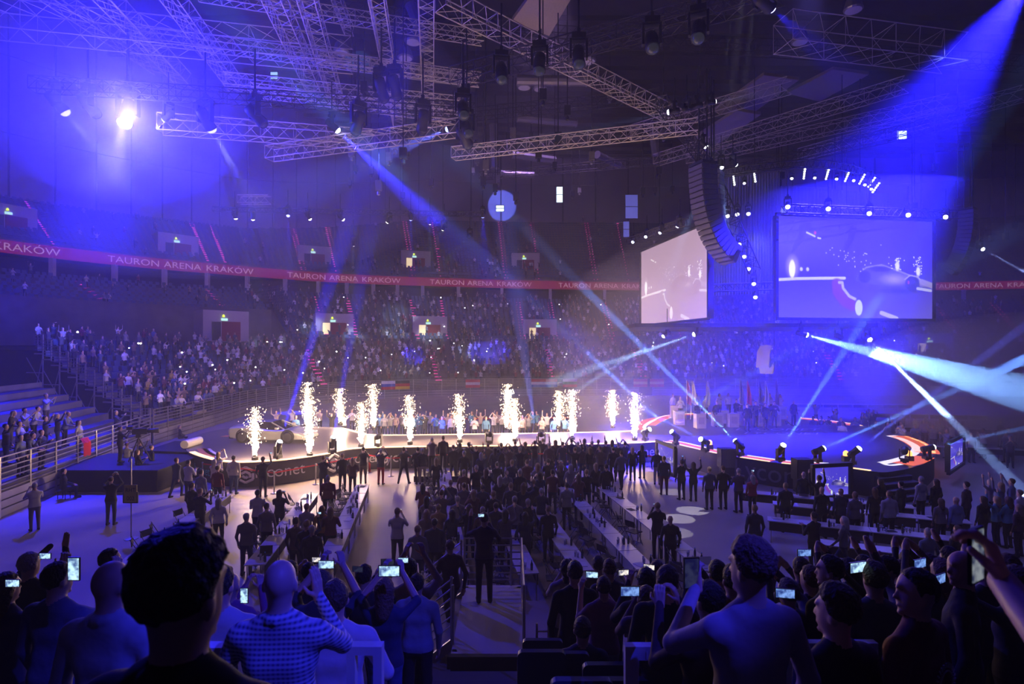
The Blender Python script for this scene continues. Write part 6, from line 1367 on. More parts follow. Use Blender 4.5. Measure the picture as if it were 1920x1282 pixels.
hero(1408, 1018, 2.42, 'young man with swept hair in a pale sweatshirt holding a dark phone upright', 'onearm', 0.25, (0.34, 0.28, 0.34), hair='curly', haircol=(0.14, 0.07, 0.04), build=1.02, turn=0.35, skin=SKB, elb=((-.27, .22, 1.22), (.30, -.02, 1.10)), wri=((-.03, .40, 1.40), (.26, .06, .86)), hands=[(0, (0.0, 0.25, 0.97), (0.85, 0.4, 0.1), 0.7)])
hero(1345, 1052, 5.6, 'fan with blue-rimmed hair behind the upright phone', 'film', 0.2, (0.05, 0.045, 0.06), hair='short')
hero(1375, 1060, 4.6, 'fan in an orange-trimmed jacket behind the young man', 'stand', 0.1, (0.30, 0.08, 0.04), hair='short')
hero(1330, 1092, 3.2, 'person in a quilted dark jacket bending behind the young man', 'film', 0.4, (0.05, 0.025, 0.035), hair='short', build=1.05, hands=HF)
hero(1556, 1043, 4.7, 'dark-haired man with a blue-lit crown looking towards the oval', 'stand', 0.5, (0.02, 0.02, 0.03), hair='short', turn=0.5, build=1.05)
hero(1568, 1104, 2.75, 'curly-haired fan in a dark jacket before the thin railing', 'stand', 0.35, (0.025, 0.022, 0.045), hair='curly', haircol=(0.05, 0.03, 0.025), turn=0.4, build=1.05, skin=SKB)
hero(1718, 1070, 2.7, 'man in a maroon jacket with a ring emblem on its back, face in profile', 'stand', 0.55, (0.13, 0.02, 0.06), hair='short', haircol=(0.035, 0.02, 0.018), turn=0.75, build=1.08, skin=SKB, collar=True)
hero(1662, 1044, 5.0, 'dark-haired man in profile with hands at a phone', 'film', 0.7, (0.02, 0.016, 0.02), hair='short', turn=0.6, hands=HF)
hero(1806, 1033, 4.0, 'bald bearded man in profile near the raised phone', 'stand', 0.9, (0.03, 0.02, 0.028), hair='bald', turn=0.6, skin=(0.52, 0.30, 0.24))
hero(1478, 1086, 4.7, 'blue-lit hooded fan raising a phone beside the thin railing', 'filmhi', 0.25, (0.05, 0.05, 0.12), hair='short', haircol=(0.1, 0.08, 0.1), hands=HF)
for i, (px, yt, Y) in enumerate([(1502, 1046, 6.4), (1592, 1048, 6.0), (1620, 1046, 7.2), (1700, 1036, 6.8), (1742, 1040, 6.0), (1640, 1060, 4.6), (1520, 1062, 5.4), (1765, 1048, 5.2), (1850, 1046, 5.6), (1890, 1040, 6.2), (1905, 1062, 4.6), (1780, 1030, 7.4), (1688, 1052, 5.8)]):
    hero(px, yt, Y, ['fan in dark clothes filming in the packed near stand', 'fan with both phone hands up in the packed near stand'][i % 2], ['film', 'filmhi', 'onearm'][i % 3], random.uniform(0, 0.6), random.choice(TOPS[:4]), hair=['short', 'long', 'curly'][i % 3], haircol=random.choice(HAIRS[:4]), fine=0.02)['group'] = 'fans packed by the thin railing'
EM = [o for o in SC.objects if o.get('label', '').startswith('man in a maroon jacket')][0]; mb = MB()
for k in range(28):
    a = k*2*PI/28; c, s_ = math.cos(a), math.sin(a); mb.bar((0.085*c, -0.004*math.cos(a), 0.085*s_), (0.112*c, 0.0, 0.112*s_), 0.008, 0.006, (0, 1, 0))
for k in range(24):
    a = k*2*PI/24; b_ = a+2*PI/24; mb.bar((0.072*math.cos(a), -0.003, 0.072*math.sin(a)), (0.072*math.cos(b_), -0.003, 0.072*math.sin(b_)), 0.006, 0.006, (0, 1, 0))
mb.build('emblem', mat('emblem_grey', (0.35, 0.33, 0.4), 0.7), EM, loc=(0.02, -0.128, 1.20))
# raised arms with the phone at the frame edge
hero(2850, 655, 0.72, 'person at the frame edge reaching in with a phone in a raised hand', 'onearm', 0.08, (0.40, 0.27, 0.36), hair='short', fine=0.011, sleeves=False, skin=(0.58, 0.38, 0.32), elb=((-.22, .30, 1.12), (.30, .10, 1.15)), wri=((-.10, .60, 1.22), (.10, .45, 1.08)), hands=[(0, (0.05, 0.45, 0.9), (-0.6, 0.5, -0.2), 0.75), (1, (-0.35, 0.4, 0.8), (-0.4, 0.6, 0.1), 0.5)])
# phones and cameras of the near figures
GP = None
for (px, py, Y, k, up, rz, s, lab) in [(139, 1066, 3.7, 0, True, 0, 1.25, 'large bright phone screen held above the short-haired man'), (458, 1116, 4.5, 0, True, 0, 1.0, 'phone with a bluish picture below the purple shirt'), (85, 1042, 6.1, 0, False, 0, 1.0, 'small phone beside the open hand'), (24, 1093, 4.3, 0, False, 0, 0.9, 'small glowing phone at the frame edge'), (266, 1051, 5.7, 0, False, -0.3, 1.1, 'camera screen glowing behind the bald man'), (612, 1058, 5.0, 0, False, 0, 1.15, 'phone held high by two stretched arms'), (594, 1049, 6.4, 1, False, 0, 0.9, 'small pale phone beside the higher one'), (671, 1067, 6.0, 3, False, -0.2, 1.0, 'dark compact camera at the face of the man in black'), (730, 1070, 4.95, 0, False, 0, 1.55, 'white-framed phone held by the long-haired woman'), (727, 1054, 6.6, 3, False, 0, 1.3, 'dark tablet raised behind the long-haired woman'), (756, 1050, 6.6, 0, False, 0, 1.0, 'dim phone raised behind the grey sweater'), (902, 966, 10.9, 0, False, 0, 1.0, 'glowing phone held up on the landing'), (1110, 1077, 5.6, 0, False, -0.2, 1.0, 'phone held by the woman in the pink tee'), (1169, 1073, 5.6, 1, False, 0.2, 0.9, 'bright phone between the pink tee and the small blue-lit person'), (1217, 1063, 6.2, 1, False, -0.3, 1.0, 'pale phone in front of the far fan'), (1181, 1108, 4.6, 2, False, 0, 1.3, 'blue-edged phone held by the small blue-lit person'), (1296, 1074, 2.76, 3, True, 0.1, 1.25, 'dark phone held upright by the young man'), (1608, 1063, 4.6, 0, False, 0.3, 1.4, 'shiny camera held up beside the profile man'), (1508, 1036, 6.0, 2, False, 0, 1.2, 'blue-lit phone above the crowd by the railing'), (1472, 1112, 4.4, 2, False, -0.2, 1.2, 'blue-edged phone of the hooded fan'), (1724, 1056, 4.9, 2, False, 0.4, 1.3, 'blue-edged phone above the maroon jacket'), (1829, 1040, 1.40, 4, True, 0.55, 1.1, 'phone held up at the frame edge with a pale and green picture'), (1762, 1085, 3.6, 2, False, 0.5, 1.0, 'tilted phone behind the maroon jacket')]:
    phone(at(px, py, Y), rz, lab, None, k, up, s=s)
# ------------------------------------------------------------------ people on the floor
K = (0.016, 0.016, 0.02); NV = (0.03, 0.035, 0.07); WH = (0.62, 0.6, 0.62); GY = (0.25, 0.25, 0.28); MR = (0.16, 0.02, 0.035); JN = (0.04, 0.06, 0.13)
def fp(px, yt, pose='stand', rz=0.0, top=K, tro=K, label=None, hair='short', hc=None, female=False, H=1.74, zf=0.0, group=None, ph=None, build=1.0, sleeves=True, skin=None):
    s = H/1.755; p = head_pt(px, yt, H, zf)
    return person(p, rz, pose, top, tro, hair, hc, label, group, female, build, sleeves, s, skin, None, ph)
L = [
 (65, 905, 'film', 0.9, (0.42, 0.40, 0.42), (0.12, 0.1, 0.11), 'man in a pale sweater filming beside the side fence'), (208, 893, 'filmhi', 0.1, K, NV, 'dark-clad man filming alone on the empty floor'),
 (258, 843, 'clap', -0.6, K, K, 'bare-shouldered woman in black by the camera platform'), (284, 834, 'stand', -0.7, K, K, 'security man in a black suit and white shirt by the ramp'), (263, 826, 'onearm', -0.9, K, K, 'man in black pointing a phone near the ramp'), (238, 829, 'stand', 0.2, GY, K, 'man in a grey tee behind the camera platform'),
 (331, 858, 'walk', -0.4, NV, NV, 'man in dark blue striding towards the stage'), (353, 862, 'clap', -0.4, (0.5, 0.47, 0.5), NV, 'man in a white shirt beside the man in dark blue'), (377, 880, 'stand', -0.4, GY, NV, 'grey-shirted man standing behind the white shirt'), (402, 861, 'film', -0.2, (0.5, 0.42, 0.4), K, 'woman in a pale blouse filming at the stage corner'),
 (410, 847, 'filmhi', -0.2, (0.62, 0.56, 0.52), K, 'woman with raised arms at the stage corner'), (408, 873, 'stand', -0.2, MR, K, 'man in a maroon sweater near the table end'), (438, 854, 'stand', 0.0, (0.46, 0.44, 0.42), JN, 'broad man in a beige shirt and jeans before the fascia'),
 (360, 905, 'stand', -0.3, K, K, 'tall dark figure hiding the table ends'), (375, 915, 'film', -0.3, K, K, 'dark figure with a lit phone beside the tall one'), (410, 933, 'stand', 0.3, WH, K, 'woman with long dark hair in a white top between the tables'), (462, 962, 'stand', 0.1, (0.12, 0.1, 0.13), NV, 'man in a checked shirt standing between two table rows'),
 (493, 856, 'onearm', 0.1, K, K, 'man in black photographing over the red belt'), (483, 918, 'clap', 0.0, (0.45, 0.43, 0.45), NV, 'man in a white shirt seated-high at the second row'), (500, 943, 'stand', 0.0, (0.16, 0.14, 0.16), K, 'grey-clad man behind the white shirt at the second row'), (524, 918, 'film', 0.1, K, K, 'woman in black filming at the second row'),
 (615, 891, 'stand', 0.0, MR, K, 'heavy man in a maroon sweater at the third row'), (606, 854, 'film', -0.1, K, K, 'man in black at the red belt left of the group'), (642, 850, 'stand', 0.0, K, K, 'fair-haired man in black at the red belt'), (661, 858, 'clap', 0.1, (0.12, 0.07, 0.05), K, 'long-haired woman in brown beside the fair-haired man'), (681, 838, 'film', 0.1, K, (0.06, 0.05, 0.05), 'slim man in black beside the red extinguisher'),
 (714, 842, 'filmhi', 0.0, (0.05, 0.04, 0.05), (0.35, 0.01, 0.03), 'man in bright red trousers filming with both hands'), (757, 838, 'wide', 0.0, K, K, 'man in black with legs wide apart filming before the stage'), (783, 838, 'walk', 0.3, K, K, 'man in black stepping behind the belt'), (792, 840, 'stand', 0.2, K, (0.3, 0.25, 0.22), 'man in a black jacket and beige trousers'), (818, 858, 'stand', 0.0, K, K, 'person in a long black coat at the head of the table row'),
 (831, 817, 'stand', 0.2, K, K, 'man in black standing higher than the catwalk crowd', 0.45), (810, 820, 'film', 0.2, (0.3, 0.25, 0.24), K, 'cameraman in a pale vest next to the higher man', 0.3),
 (745, 952, 'film', -0.05, (0.50, 0.48, 0.52), K, 'man in a white shirt filming alone in the open aisle'), (604, 948, 'stand', 0.0, (0.30, 0.13, 0.03), K, 'long-haired woman in an orange top between the rows'), (575, 975, 'onearm', 0.1, K, K, 'dark figure with a glowing phone between the rows'), (620, 950, 'clap', 0.1, (0.12, 0.03, 0.03), K, 'woman in dark red beside the orange top'), (575, 944, 'stand', 0.0, (0.3, 0.28, 0.32), K, 'person in a pale top deeper between the rows'), (585, 985, 'stand', 0.1, K, K, 'dark figure at the near end of the third row'), (555, 970, 'stand', 0.0, (0.08, 0.05, 0.04), K, 'figure in brown near the end of the second row'),
 (793, 906, 'clap', 0.1, (0.25, 0.08, 0.06), K, 'woman in a red cardigan at the aisle side'), (800, 930, 'film', 0.0, (0.22, 0.18, 0.2), K, 'grey-clad woman behind the red cardigan'), (828, 918, 'filmhi', 0.0, (0.12, 0.1, 0.10), K, 'person filming with both arms arched overhead'), (822, 945, 'stand', 0.0, (0.28, 0.2, 0.1), K, 'person in an ochre jacket below the arched arms'), (800, 955, 'stand', 0.1, (0.3, 0.24, 0.18), K, 'fair-haired woman in beige at the aisle side'), (783, 985, 'stand', 0.0, (0.16, 0.15, 0.2), NV, 'man in a grey-blue shirt close to the stair railing'), (815, 972, 'stand', 0.0, NV, K, 'broad man in dark blue close to the stair railing'),
 (1233, 942, 'film', 0.0, K, K, 'dark man photographing beside the round light pools'), (1257, 966, 'stand', -0.1, K, K, 'balding man standing beside the photographing one'), (1117, 868, 'stand', 0.0, K, K, 'fair-haired woman of the couple seen from behind'), (1137, 870, 'stand', 0.0, K, K, 'dark-haired man of the couple seen from behind'), (1052, 870, 'filmhi', 0.0, (0.05, 0.04, 0.05), K, 'woman in a dark dress filming with raised arms'), (1028, 860, 'stand', 0.0, K, K, 'dark figure before the red belt gap'),
 (1165, 845, 'walk', 0.2, (0.10, 0.10, 0.14), K, 'man in a grey jacket leaning forward at the belt'), (1186, 838, 'stand', 0.0, K, K, 'long-haired blonde woman at the belt'), (1204, 834, 'clap', 0.1, K, NV, 'long-haired woman in front of the fascia lettering'), (1232, 842, 'stand', -0.3, NV, (0.32, 0.28, 0.3), 'man in a navy jacket and pale trousers by the floor screen'), (1245, 855, 'stand', 0.0, NV, (0.10, 0.02, 0.04), 'stocky man in navy and dark red trousers by the floor screen'),
 (1278, 862, 'onearm', 0.2, K, K, 'man in black raising one arm below the oval'), (1300, 866, 'cheer', 0.0, K, K, 'woman in a black dress waving below the oval'), (1330, 875, 'stand', 0.1, (0.07, 0.06, 0.12), K, 'person in a quilted jacket below the oval'), (1356, 873, 'stand', 0.0, K, K, 'tall man in black before the big lettering'), (1385, 878, 'clap', 0.2, (0.10, 0.07, 0.10), K, 'person in dull purple before the big lettering'), (1411, 890, 'onearm', 0.1, (0.35, 0.03, 0.06), K, 'woman in a bright red jacket raising a hand'),
 (1415, 946, 'stand', 0.1, NV, K, 'dim blue man standing alone near the cross rows'), (1473, 905, 'stand', 0.0, K, K, 'man in a black polo left of the floor screen'), (1507, 884, 'stand', -0.4, K, (0.2, 0.16, 0.17), 'bald man in black beside the floor screen'), (1536, 891, 'cheer', 0.3, K, K, 'man with arms over his head before the floor screen'), (1541, 912, 'stand', 0.0, K, K, 'bald man in black below the floor screen'), (1577, 915, 'stand', 0.0, NV, K, 'man in navy right of the bald one'), (1603, 922, 'stand', 0.1, (0.10, 0.08, 0.12), K, 'man in a dotted shirt at the cross row'),
 (1640, 914, 'stand', 0.0, K, K, 'dark-haired woman at the cross row'), (1650, 897, 'stand', 0.4, K, K, 'woman in profile below the oval steps'), (1667, 920, 'stand', 0.0, (0.40, 0.36, 0.38), K, 'stout man in a white shirt at the cross row'), (1689, 902, 'stand', 0.5, K, K, 'bearded man in black at the oval steps'), (1727, 893, 'stand', 0.35, (0.33, 0.32, 0.36), K, 'young man in a pale grey shirt turning his head'), (1755, 898, 'stand', 0.3, K, K, 'woman in black beside the grey floor screen'),
 (1764, 934, 'stand', 0.1, (0.20, 0.16, 0.18), K, 'woman in a leopard print top at the cross row'), (1793, 931, 'stand', 0.2, (0.22, 0.26, 0.42), K, 'balding man in a light blue shirt'), (1812, 903, 'stand', 0.6, (0.06, 0.03, 0.04), K, 'person in a dark coat beyond the light blue shirt'), (1843, 930, 'stand', 0.3, K, K, 'dark-haired woman in black at the frame edge group'), (1856, 898, 'cheer', 0.6, (0.3, 0.26, 0.3), K, 'woman stretching both arms up in the frame edge group'), (1876, 904, 'cheer', 0.4, (0.25, 0.24, 0.3), K, 'blonde woman cheering in the frame edge group'), (1897, 897, 'onearm', 0.5, (0.25, 0.27, 0.38), K, 'man in a grey shirt with a phone in the frame edge group'),
 (1868, 930, 'cheer', 0.3, (0.12, 0.30, 0.42), K, 'blonde girl in a turquoise top raising her hands'), (1890, 931, 'clap', 0.2, (0.10, 0.26, 0.40), K, 'dark-haired girl in a turquoise top'), (1910, 945, 'stand', 0.3, (0.06, 0.03, 0.03), K, 'long-haired woman at the very frame edge'), (1912, 918, 'stand', 0.5, (0.62, 0.52, 0.46), K, 'man in a bright pale shirt at the frame edge'),
 (1582, 968, 'walk', 0.9, (0.14, 0.13, 0.17), NV, 'grey-haired waiter in a vest walking along the cross rows'), (1526, 960, 'clap', 0.3, K, K, 'dark waiter with folded hands behind the walking one'), (1740, 990, 'stand', 0.2, (0.14, 0.16, 0.22), K, 'man in a grey-blue shirt near the near stand'), (1795, 985, 'stand', 0.3, K, K, 'dark cap-wearing figure near the near stand'),
]
LONGH = ('long', 'woman', 'girl')
for i, e in enumerate(L):
    px, yt, pose, rz, top, tro, lab = e[:7]; zf = e[7] if len(e) > 7 else 0.0; fem = any(w in lab for w in LONGH); bald = 'bald' in lab
    hc = (0.32, 0.22, 0.12) if ('fair' in lab or 'blonde' in lab) else ((0.4, 0.38, 0.38) if 'grey-haired' in lab else None)
    fp(px, yt, pose, rz+random.uniform(-.1, .1), top, tro, lab, 'bald' if bald else ('long' if fem else 'short'), hc, fem and 'man in' not in lab, H=random.uniform(1.70, 1.80) if not fem else random.uniform(1.62, 1.70), zf=zf, ph=random.choice((0, 0, 1, 2)) if pose in ('film', 'filmhi', 'onearm', 'wide') else None, build=1.12 if any(w in lab for w in ('heavy', 'broad', 'stout', 'stocky')) else 1.0)
# small platform under the raised cameramen
p = head_pt(821, 818, 1.74, 0.4); r = thing('camera_riser', 'low black riser under the two cameramen by the catwalk', 'platform', (p.x, p.y, 0)); mb = MB(); mb.box((0, 0, 0.14), (2.2, 1.3, 0.28)); mb.build('deck', BLACK, r)
# cameraman and seated man by the side fence
person((pc_.x-0.15, pc_.y+1.3, 1.02), -0.7, 'film', K, K, 'short', None, 'cameraman in black behind the broadcast camera on the platform')
person((fl(120, 935).x, fl(120, 935).y, 0), -0.9, 'sit', K, K, 'short', None, 'man in black sitting against the side fence')
r = thing('stool', 'small black stool under the man by the side fence', 'stool', (fl(120, 935).x, fl(120, 935).y, 0)); mb = MB(); mb.box((0, 0, 0.36), (0.4, 0.36, 0.05)); mb.build('seat', BLACK, r)
for sx in (-1, 1):
    for sy in (-1, 1): mb = MB(); mb.tube((sx*0.16, sy*0.14, 0), (sx*0.16, sy*0.14, 0.34), 0.015); mb.build('leg', BLACK, r)
p = fl(337, 822); person((p.x, p.y, -0.38), -1.2, 'sit', K, K, 'long', (0.2, 0.13, 0.08), 'woman in black sitting on the floor below the far fence', None, True)
# crowd packed along the catwalk
G = 'row along the catwalk'
for i, (px, yt) in enumerate([(850, 834), (862, 830), (879, 829), (893, 836), (915, 831), (928, 838), (940, 830), (955, 836), (966, 826), (985, 828), (1003, 826), (1018, 822), (1030, 830), (1042, 824), (1055, 828), (1072, 823), (1084, 828), (1096, 822), (1110, 826), (1122, 824), (1136, 826), (1148, 824), (1160, 829), (1172, 828), (1092, 836), (1106, 838), (1125, 836), (1078, 838), (870, 845), (902, 848), (1150, 838), (975, 838)]):
    fem = i % 4 == 1
    fp(px, yt, ['onearm', 'stand', 'film', 'cheer', 'stand', 'onearm', 'stand', 'filmhi'][i % 8], random.uniform(-.25, .25), random.choice([K, NV, K, (0.08, 0.05, 0.06), (0.14, 0.16, 0.22), (0.3, 0.03, 0.04) if i in (15,) else K]), None, 'spectator in dark clothes crowding along the catwalk', 'long' if fem else 'short', None, fem, random.uniform(1.66, 1.8), group=G, ph=0 if i % 8 == 2 and i < 20 else None)
G = 'spectators between the middle table rows'
for i, (px, yt) in enumerate([(870, 905), (888, 918), (905, 908), (925, 920), (938, 892), (950, 882), (958, 905), (880, 945), (905, 950), (930, 942), (948, 955), (870, 880), (893, 872), (912, 878), (932, 866), (965, 930), (982, 905), (975, 880), (1000, 898), (1012, 885), (990, 935), (1015, 915), (985, 960), (1028, 948), (1063, 905), (1085, 888), (1100, 880), (1036, 880), (1070, 870), (960, 862), (988, 862), (1008, 868), (845, 900), (858, 930), (848, 955)]):
    fem = i % 3 == 1
    fp(px, yt, ['stand', 'film', 'stand', 'clap', 'onearm', 'stand'][i % 6], random.uniform(-.3, .3), random.choice([K, K, NV, (0.10, 0.09, 0.12), (0.2, 0.19, 0.22), (0.13, 0.05, 0.05)]), None, 'dark-clad spectator standing between the middle table rows', 'long' if fem else 'short', None, fem, random.uniform(1.64, 1.8), group=G, ph=random.choice((0, 1)) if i % 6 == 1 and i % 4 < 2 else None)
G = 'guests behind the catwalk'
for i in range(36):
    px = [690, 1075][i % 2 == 99]+i*10.6+random.uniform(-4, 4); yt = random.uniform(771, 783)
    if 1070 < px < 1100: continue
    p = head_pt(px, yt, 1.72); fem = i % 3 == 1
    person(p, PI+random.uniform(-.4, .4), ['film', 'clap', 'cheer', 'stand', 'filmhi', 'onearm'][i % 6], random.choice([(0.08, 0.2, 0.36), WH, (0.4, 0.3, 0.3), K, GY, (0.1, 0.25, 0.4)]), None, 'long' if fem else 'short', None, 'guest in pale clothes cheering behind the catwalk', G, fem)
for i, (px, yt) in enumerate([(468, 780), (518, 770), (548, 768), (555, 780), (600, 768), (622, 775), (645, 776), (660, 768), (672, 778)]):
    person(head_pt(px, yt, 1.72), PI+random.uniform(-.4, .4), ['film', 'cheer', 'filmhi', 'clap'][i % 4], random.choice([WH, (0.08, 0.2, 0.36), K, (0.5, 0.4, 0.34)]), None, 'short', None, 'guest cheering behind the parked car', 'guests behind the car')
G = 'guests at the far tables beyond the oval'
for i in range(46):
    px = random.uniform(1480, 1915); yt = 757+max(0, (px-1480))*0.10+random.uniform(-10, 26)
    p = head_pt(px, yt, 1.72)
    if p.y > 74: p.y = 74
    person(p, PI*0.75+random.uniform(-1, 1), ['stand', 'clap', 'film', 'stand', 'cheer'][i % 5], random.choice([K, NV, WH, GY, (0.2, 0.2, 0.4)]), None, 'short', None, 'small figure standing at the far tables beyond the oval', G)
# hostesses and suited men on the oval
for i, (px, yt, kind) in enumerate([(1262, 740, 'h'), (1276, 745, 'h'), (1306, 738, 'h'), (1323, 744, 'h'), (1349, 737, 'h'), (1366, 738, 'h'), (1389, 740, 'h'), (1408, 741, 'h'), (1428, 738, 'h'), (1444, 739, 'h'), (1463, 741, 'h'), (1308, 752, 's'), (1344, 751, 's'), (1381, 748, 's'), (1401, 757, 's'), (1417, 752, 's'), (1435, 755, 's'), (1452, 752, 's'), (1488, 750, 's')]):
    H = 1.68 if kind == 'h' else 1.8; D = (CAMZ-HS-H)*FPX/(yt-HZ); p = Vector(((px-CX)/FPX*min(D, 46.5), min(D, 46.5), HS)); 
    if kind == 'h': person(p, PI+random.uniform(-.3, .3), ['stand', 'clap', 'stand'][i % 3], WH, K, 'long', None, 'hostess in a white blouse and dark skirt lined up on the oval', 'hostesses on the oval', True, sleeves=True)
    else: person(p, PI+random.uniform(-.3, .3), ['stand', 'clap'][i % 2], K, K, 'short', None, 'man in a dark suit among the podium blocks on the oval', 'suited men on the oval', scale=1.02)
# spectators on the side stand
G = 'spectators on the side stand'
for i, (px, yt, row) in enumerate([(15, 718, 6), (42, 738, 3), (60, 752, 5), (5, 760, 4), (30, 775, 3), (60, 795, 1), (75, 775, 3), (90, 800, 1), (100, 770, 2), (112, 790, 1), (122, 780, 1), (130, 765, 2), (140, 788, 0), (150, 772, 1), (18, 800, 2), (8, 815, 1), (40, 812, 0), (62, 815, 0), (85, 812, 0), (108, 806, 0), (168, 775, 1), (180, 770, 0), (128, 758, 3), (155, 762, 2)]):
    zf = 1.2+row*0.40; H = 1.74; Y = (CAMZ-zf-H)*FPX/(yt-HZ); Y = max(22, min(38, Y)); x = SF.at_u(float(np.clip((Y-20)/16.8, 0, 1)))[0]-0.5-row*0.86
    person((x, Y, zf), -1.2+random.uniform(-.3, .3), ['onearm', 'film', 'stand', 'lean', 'clap'][i % 5], random.choice([(0.25, 0.27, 0.34), NV, (0.12, 0.14, 0.22), K, (0.4, 0.4, 0.45)]), None, 'short' if i % 4 else 'long', None, 'spectator leaning and filming on the side stand', G, i % 4 == 0, phone_k=0 if i % 5 < 2 else None, phlabel='small phone held up on the side stand' if i % 5 < 2 else None, phgroup='phones on the side stand')
# nearest spectators of the far stand
G = 'front spectators of the far stand'
rg2 = random.Random(5)
for i in range(40):
    u = rg2.uniform(0.004, 0.2)**1.0; row = rg2.choice((0, 0, 1, 1, 2, 3, 4, 5)); p = ruled(u, row*BT+0.35); q = ruled(u, row*BT+1.35); d = q-p
    person((p[0], p[1], 1.35+row*BR), math.atan2(d[0], -d[1])+rg2.uniform(-.3, .3), rg2.choice(['lean', 'film', 'clap', 'stand', 'filmhi']) if row else 'lean', rg2.choice([(0.3, 0.3, 0.36), K, (0.12, 0.04, 0.05), (0.35, 0.26, 0.06), WH, (0.07, 0.1, 0.2), (0.2, 0.14, 0.1)]), None, rg2.choice(['short', 'short', 'long']), None, 'spectator in the front rows of the far stand near its open end', G)
# ------------------------------------------------------------------ the distant crowd in the stands (joined, too many to single out)
def low_body(pose, female, hair):
    e, w, kw = PO[pose]; V, Q, mi = skin_mesh(body_prims(e, w, female=female, **kw), 0.075, 0.05)
    hv, hq, _ = skin_mesh([('ell', (0, -0.02+(0.19 if pose == 'lean' else 0), 1.68-(0.42 if pose == 'sit' else 0)), (0.09, 0.10, 0.10), 0)], 0.07)
    return V, Q, mi, hv, hq
LOW = [low_body(p, f, None) for p, f in (('stand', False), ('clap', True), ('film', False), ('cheer', False), ('filmhi', True), ('onearm', False), ('clap', False))]
CRM = attr_mat('crowd_cloth')
def crowd(name, pts, label):
    VV = []; FF = []; CC = []; b = 0
    for (x, y, z, rz) in pts:
        V, Q, mi, hv, hq = LOW[RNG.integers(len(LOW))]; s = RNG.uniform(0.92, 1.03); c, sn = math.cos(rz), math.sin(rz)
        A = np.concatenate([V, hv])*s; VV.append(np.stack([x+c*A[:, 0]-sn*A[:, 1], y+sn*A[:, 0]+c*A[:, 1], z+A[:, 2]], 1))
        top = np.array(TOPS[RNG.integers(len(TOPS))])*RNG.uniform(0.7, 1.5); sk = np.array(SKINS[RNG.integers(4)]); tr = np.array(TROS[RNG.integers(5)]); hr = np.array(HAIRS[RNG.integers(5)])
        pal = np.stack([sk, top, tr, (0.02, 0.02, 0.02), top]); FF.append(np.concatenate([Q, hq+len(V)])+b); CC.append(np.concatenate([pal[mi], np.repeat(hr[None], len(hq), 0)])); b += len(A)
    o = obj(name, np_mesh(name, np.concatenate(VV), np.concatenate(FF), CRM, np.concatenate(CC), True)); tag(o, label, 'crowd', None, 'stuff'); return o
def seat_pts(rows, us, prob, dmin, rowpick=None):
    out = []
    for (a, b) in zip(us[:-1], us[1:]):
        ra = rows(a); rb = rows(b); n = max(1, int(np.linalg.norm(ruled(b, ra[0][0])-ruled(a, ra[0][0]))/0.66))
        for (d, z0, z1), (e, _, z2) in zip(ra, rb):
            if z1-z0 < 0.15 or d < dmin: continue
            for k in range(n):
                u = a+(b-a)*(k+RNG.uniform(.2, .8))/n
                if RNG.random() > prob(u, d): continue
                p = ruled(u, d+0.25); q = ruled(u, d+1.25); v = q-p; out.append((p[0], p[1], z1, math.atan2(v[0], -v[1])+RNG.uniform(-.3, .3)))
    return out
AIS = [u_at_px(px, 22) for px in (420, 600, 655, 775, 830, 975, 1035, 1140, 1265, 1700, 1785)]
def gap(u): return min(abs(u-a) for a in AIS) > 0.006
crowd('retractable_stand_crowd', seat_pts(bleach_rows, US, lambda u, d: (0.30 if u < 0.08 else 0.62) if u < 0.92 else 0.25, 0.5), 'dense standing crowd filling the retractable far stand')
crowd('lower_tier_crowd', seat_pts(fixed_rows, US, lambda u, d: (0.10 if u < UL-0.03 else 0.50)*gap(u) if u < 0.86 else 0.12, 12.7), 'standing crowd on the fixed lower tier')
crowd('upper_tier_crowd', seat_pts(upper_rows, US, lambda u, d: 0.28 if (0.40 < u < 0.66 and d < rlen(u)+7 and math.sin(u*170) > 0.2) else 0.012, 12), 'scattered spectators on the upper tier')
# phone flashlights twinkling in the stands
FLA = mat('phone_flash', (0.5, 0.5, 0.5), 0.5, emit=(0.95, 0.95, 1.0), es=10)
mb_ = MB(); mb_.lathe([(0.005, -0.05), (0.06, -0.02), (0.06, 0.02), (0.005, 0.05)], 6); FLM = mb_.mesh('flash_glow', FLA)
for i in range(70):
    u = RNG.uniform(0.02, 0.9); row = RNG.integers(1, NB); p = ruled(u, row*BT+0.1); z = 1.35+row*BR+1.5
    if RNG.random() < 0.45 and u > UL: 
        rr = fixed_rows(u); k = RNG.integers(3, len(rr)); p = ruled(u, rr[k][0]+0.1); z = rr[k][2]+1.5
    r = thing('phone_flashlight', 'phone flashlight shining in the far crowd', 'phone', (p[0], p[1], z), 0, 'phone flashlights in the far crowd'); obj('flash', FLM, r, scale=RNG.uniform(0.8, 1.6)); obj('case', PH_B, r, (0, 0.03, 0))
# ------------------------------------------------------------------ haze that fills the hall
hz = bpy.data.materials.new('stage_haze'); hz.use_nodes = True; nt = hz.node_tree
nt.nodes.remove(nt.nodes['Principled BSDF'])
vs = nt.nodes.new('ShaderNodeVolumeScatter'); vs.inputs['Density'].default_value = 0.0026; vs.inputs['Color'].default_value = (1, 1, 1, 1); vs.inputs['Anisotropy'].default_value = 0.25
nt.links.new(vs.outputs[0], nt.nodes['Material Output'].inputs['Volume'])
hz.cycles.homogeneous_volume = True; hz.cycles.volume_sampling = 'MULTIPLE_IMPORTANCE'
m = MB(); m.box((17, 62, 25.6), (220, 150, 51)); o = m.build('haze', hz); tag(o, 'thin theatrical haze filling the whole arena', 'haze', None, 'stuff')

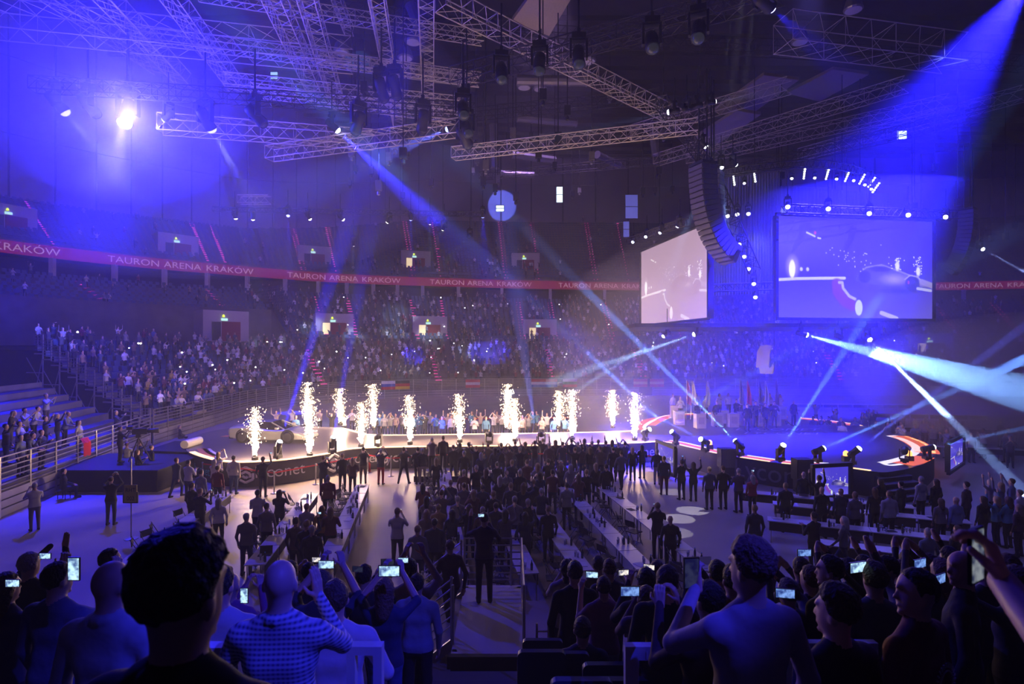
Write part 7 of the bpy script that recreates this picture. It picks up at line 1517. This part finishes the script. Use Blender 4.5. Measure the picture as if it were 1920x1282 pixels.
def mist(c, r, dens, label, g=0.3):
    q = bpy.data.materials.new('mist_%d' % int(dens*1e4)); q.use_nodes = True; t = q.node_tree; t.nodes.remove(t.nodes['Principled BSDF'])
    v = t.nodes.new('ShaderNodeVolumeScatter'); v.inputs['Density'].default_value = dens; v.inputs['Color'].default_value = (1, 1, 1, 1); v.inputs['Anisotropy'].default_value = g
    t.links.new(v.outputs[0], t.nodes['Material Output'].inputs['Volume']); q.cycles.homogeneous_volume = True
    b = MB(); n = 9; b.lathe([(max(0.004, math.sin(PI*k/n)), -math.cos(PI*k/n)) for k in range(n+1)], 18)
    o = b.build('mist', q, None, True, c); o.scale = r; tag(o, label, 'mist', None, 'stuff')
mist((22, 38, 6), (20, 18, 11), 0.010, 'thicker stage fog hanging around the oval stage and screens')
mist(tuple(at(225, 185, 35)), (8, 6, 6.5), 0.03, 'fog ball added around the blinding lamp to make its halo')  # extra fog added here so the lamp gets a glare halo
mist((-21, 36, 20), (20, 15, 9), 0.010, 'thin fog around the blinding blue lamp')
mist((31, 33, 4.8), (11, 9, 4.0), 0.09, 'dense white-blue fog drifting at the frame edge beyond the oval')
# ------------------------------------------------------------------ tell apart look-alikes by their look and order
def ordinal(n): return '%d%s' % (n, 'th' if 10 <= n % 100 <= 20 else {1: 'st', 2: 'nd', 3: 'rd'}.get(n % 10, 'th'))
def pxx(o): p = o.matrix_world.translation if o.parent else o.location; return p.x/max(p.y, 0.1)
PLACE = {'row along the catwalk': 'along the catwalk', 'spectators between the middle table rows': 'between the middle table rows', 'guests behind the catwalk': 'behind the catwalk', 'guests behind the car': 'behind the parked car',
         'guests at the far tables beyond the oval': 'at the far tables', 'hostesses on the oval': 'on the oval', 'suited men on the oval': 'on the oval', 'spectators on the side stand': 'on the side stand', 'front spectators of the far stand': 'in the far stand'}
byg = {}
for o in SC.objects:
    if o.parent is None and o.get('group'): byg.setdefault((o['group'], o.get('label')), []).append(o)
for (g, lab), os_ in byg.items():
    if len(os_) < 2 or len(os_) > 80: continue
    table_like = ': ' in g; os_.sort(key=(lambda o: o.location.y) if table_like else pxx)
    for i, o in enumerate(os_):
        if g in PLACE and o.name in DESC:
            h, c, p = DESC[o.name]; who = 'hostess in white' if 'hostess' in lab else 'man in a dark suit' if 'suit' in lab else '%s person in %s' % (h, c)
            o['label'] = ' '.join(('%s %s, %s from the left %s' % (who, p, ordinal(i+1), PLACE[g])).split()[:16])
        elif table_like:
            t = '%s %s from near end of the %s' % ({'tables': 'pale table', 'chairs': 'black chair', 'glasses': 'drinking glass', 'bottles': 'dark bottle', 'white notepads': 'white notepad', 'dark notepads': 'dark notepad'}[g.split(': ')[0]], ordinal(i+1), g.split(': ')[1]); o['label'] = ' '.join(t.split()[:16])
        else:
            t = '%s, %s from the %s' % (lab, ordinal(i+1), 'near end' if table_like else 'left')
            if len(t.split()) <= 16: o['label'] = t
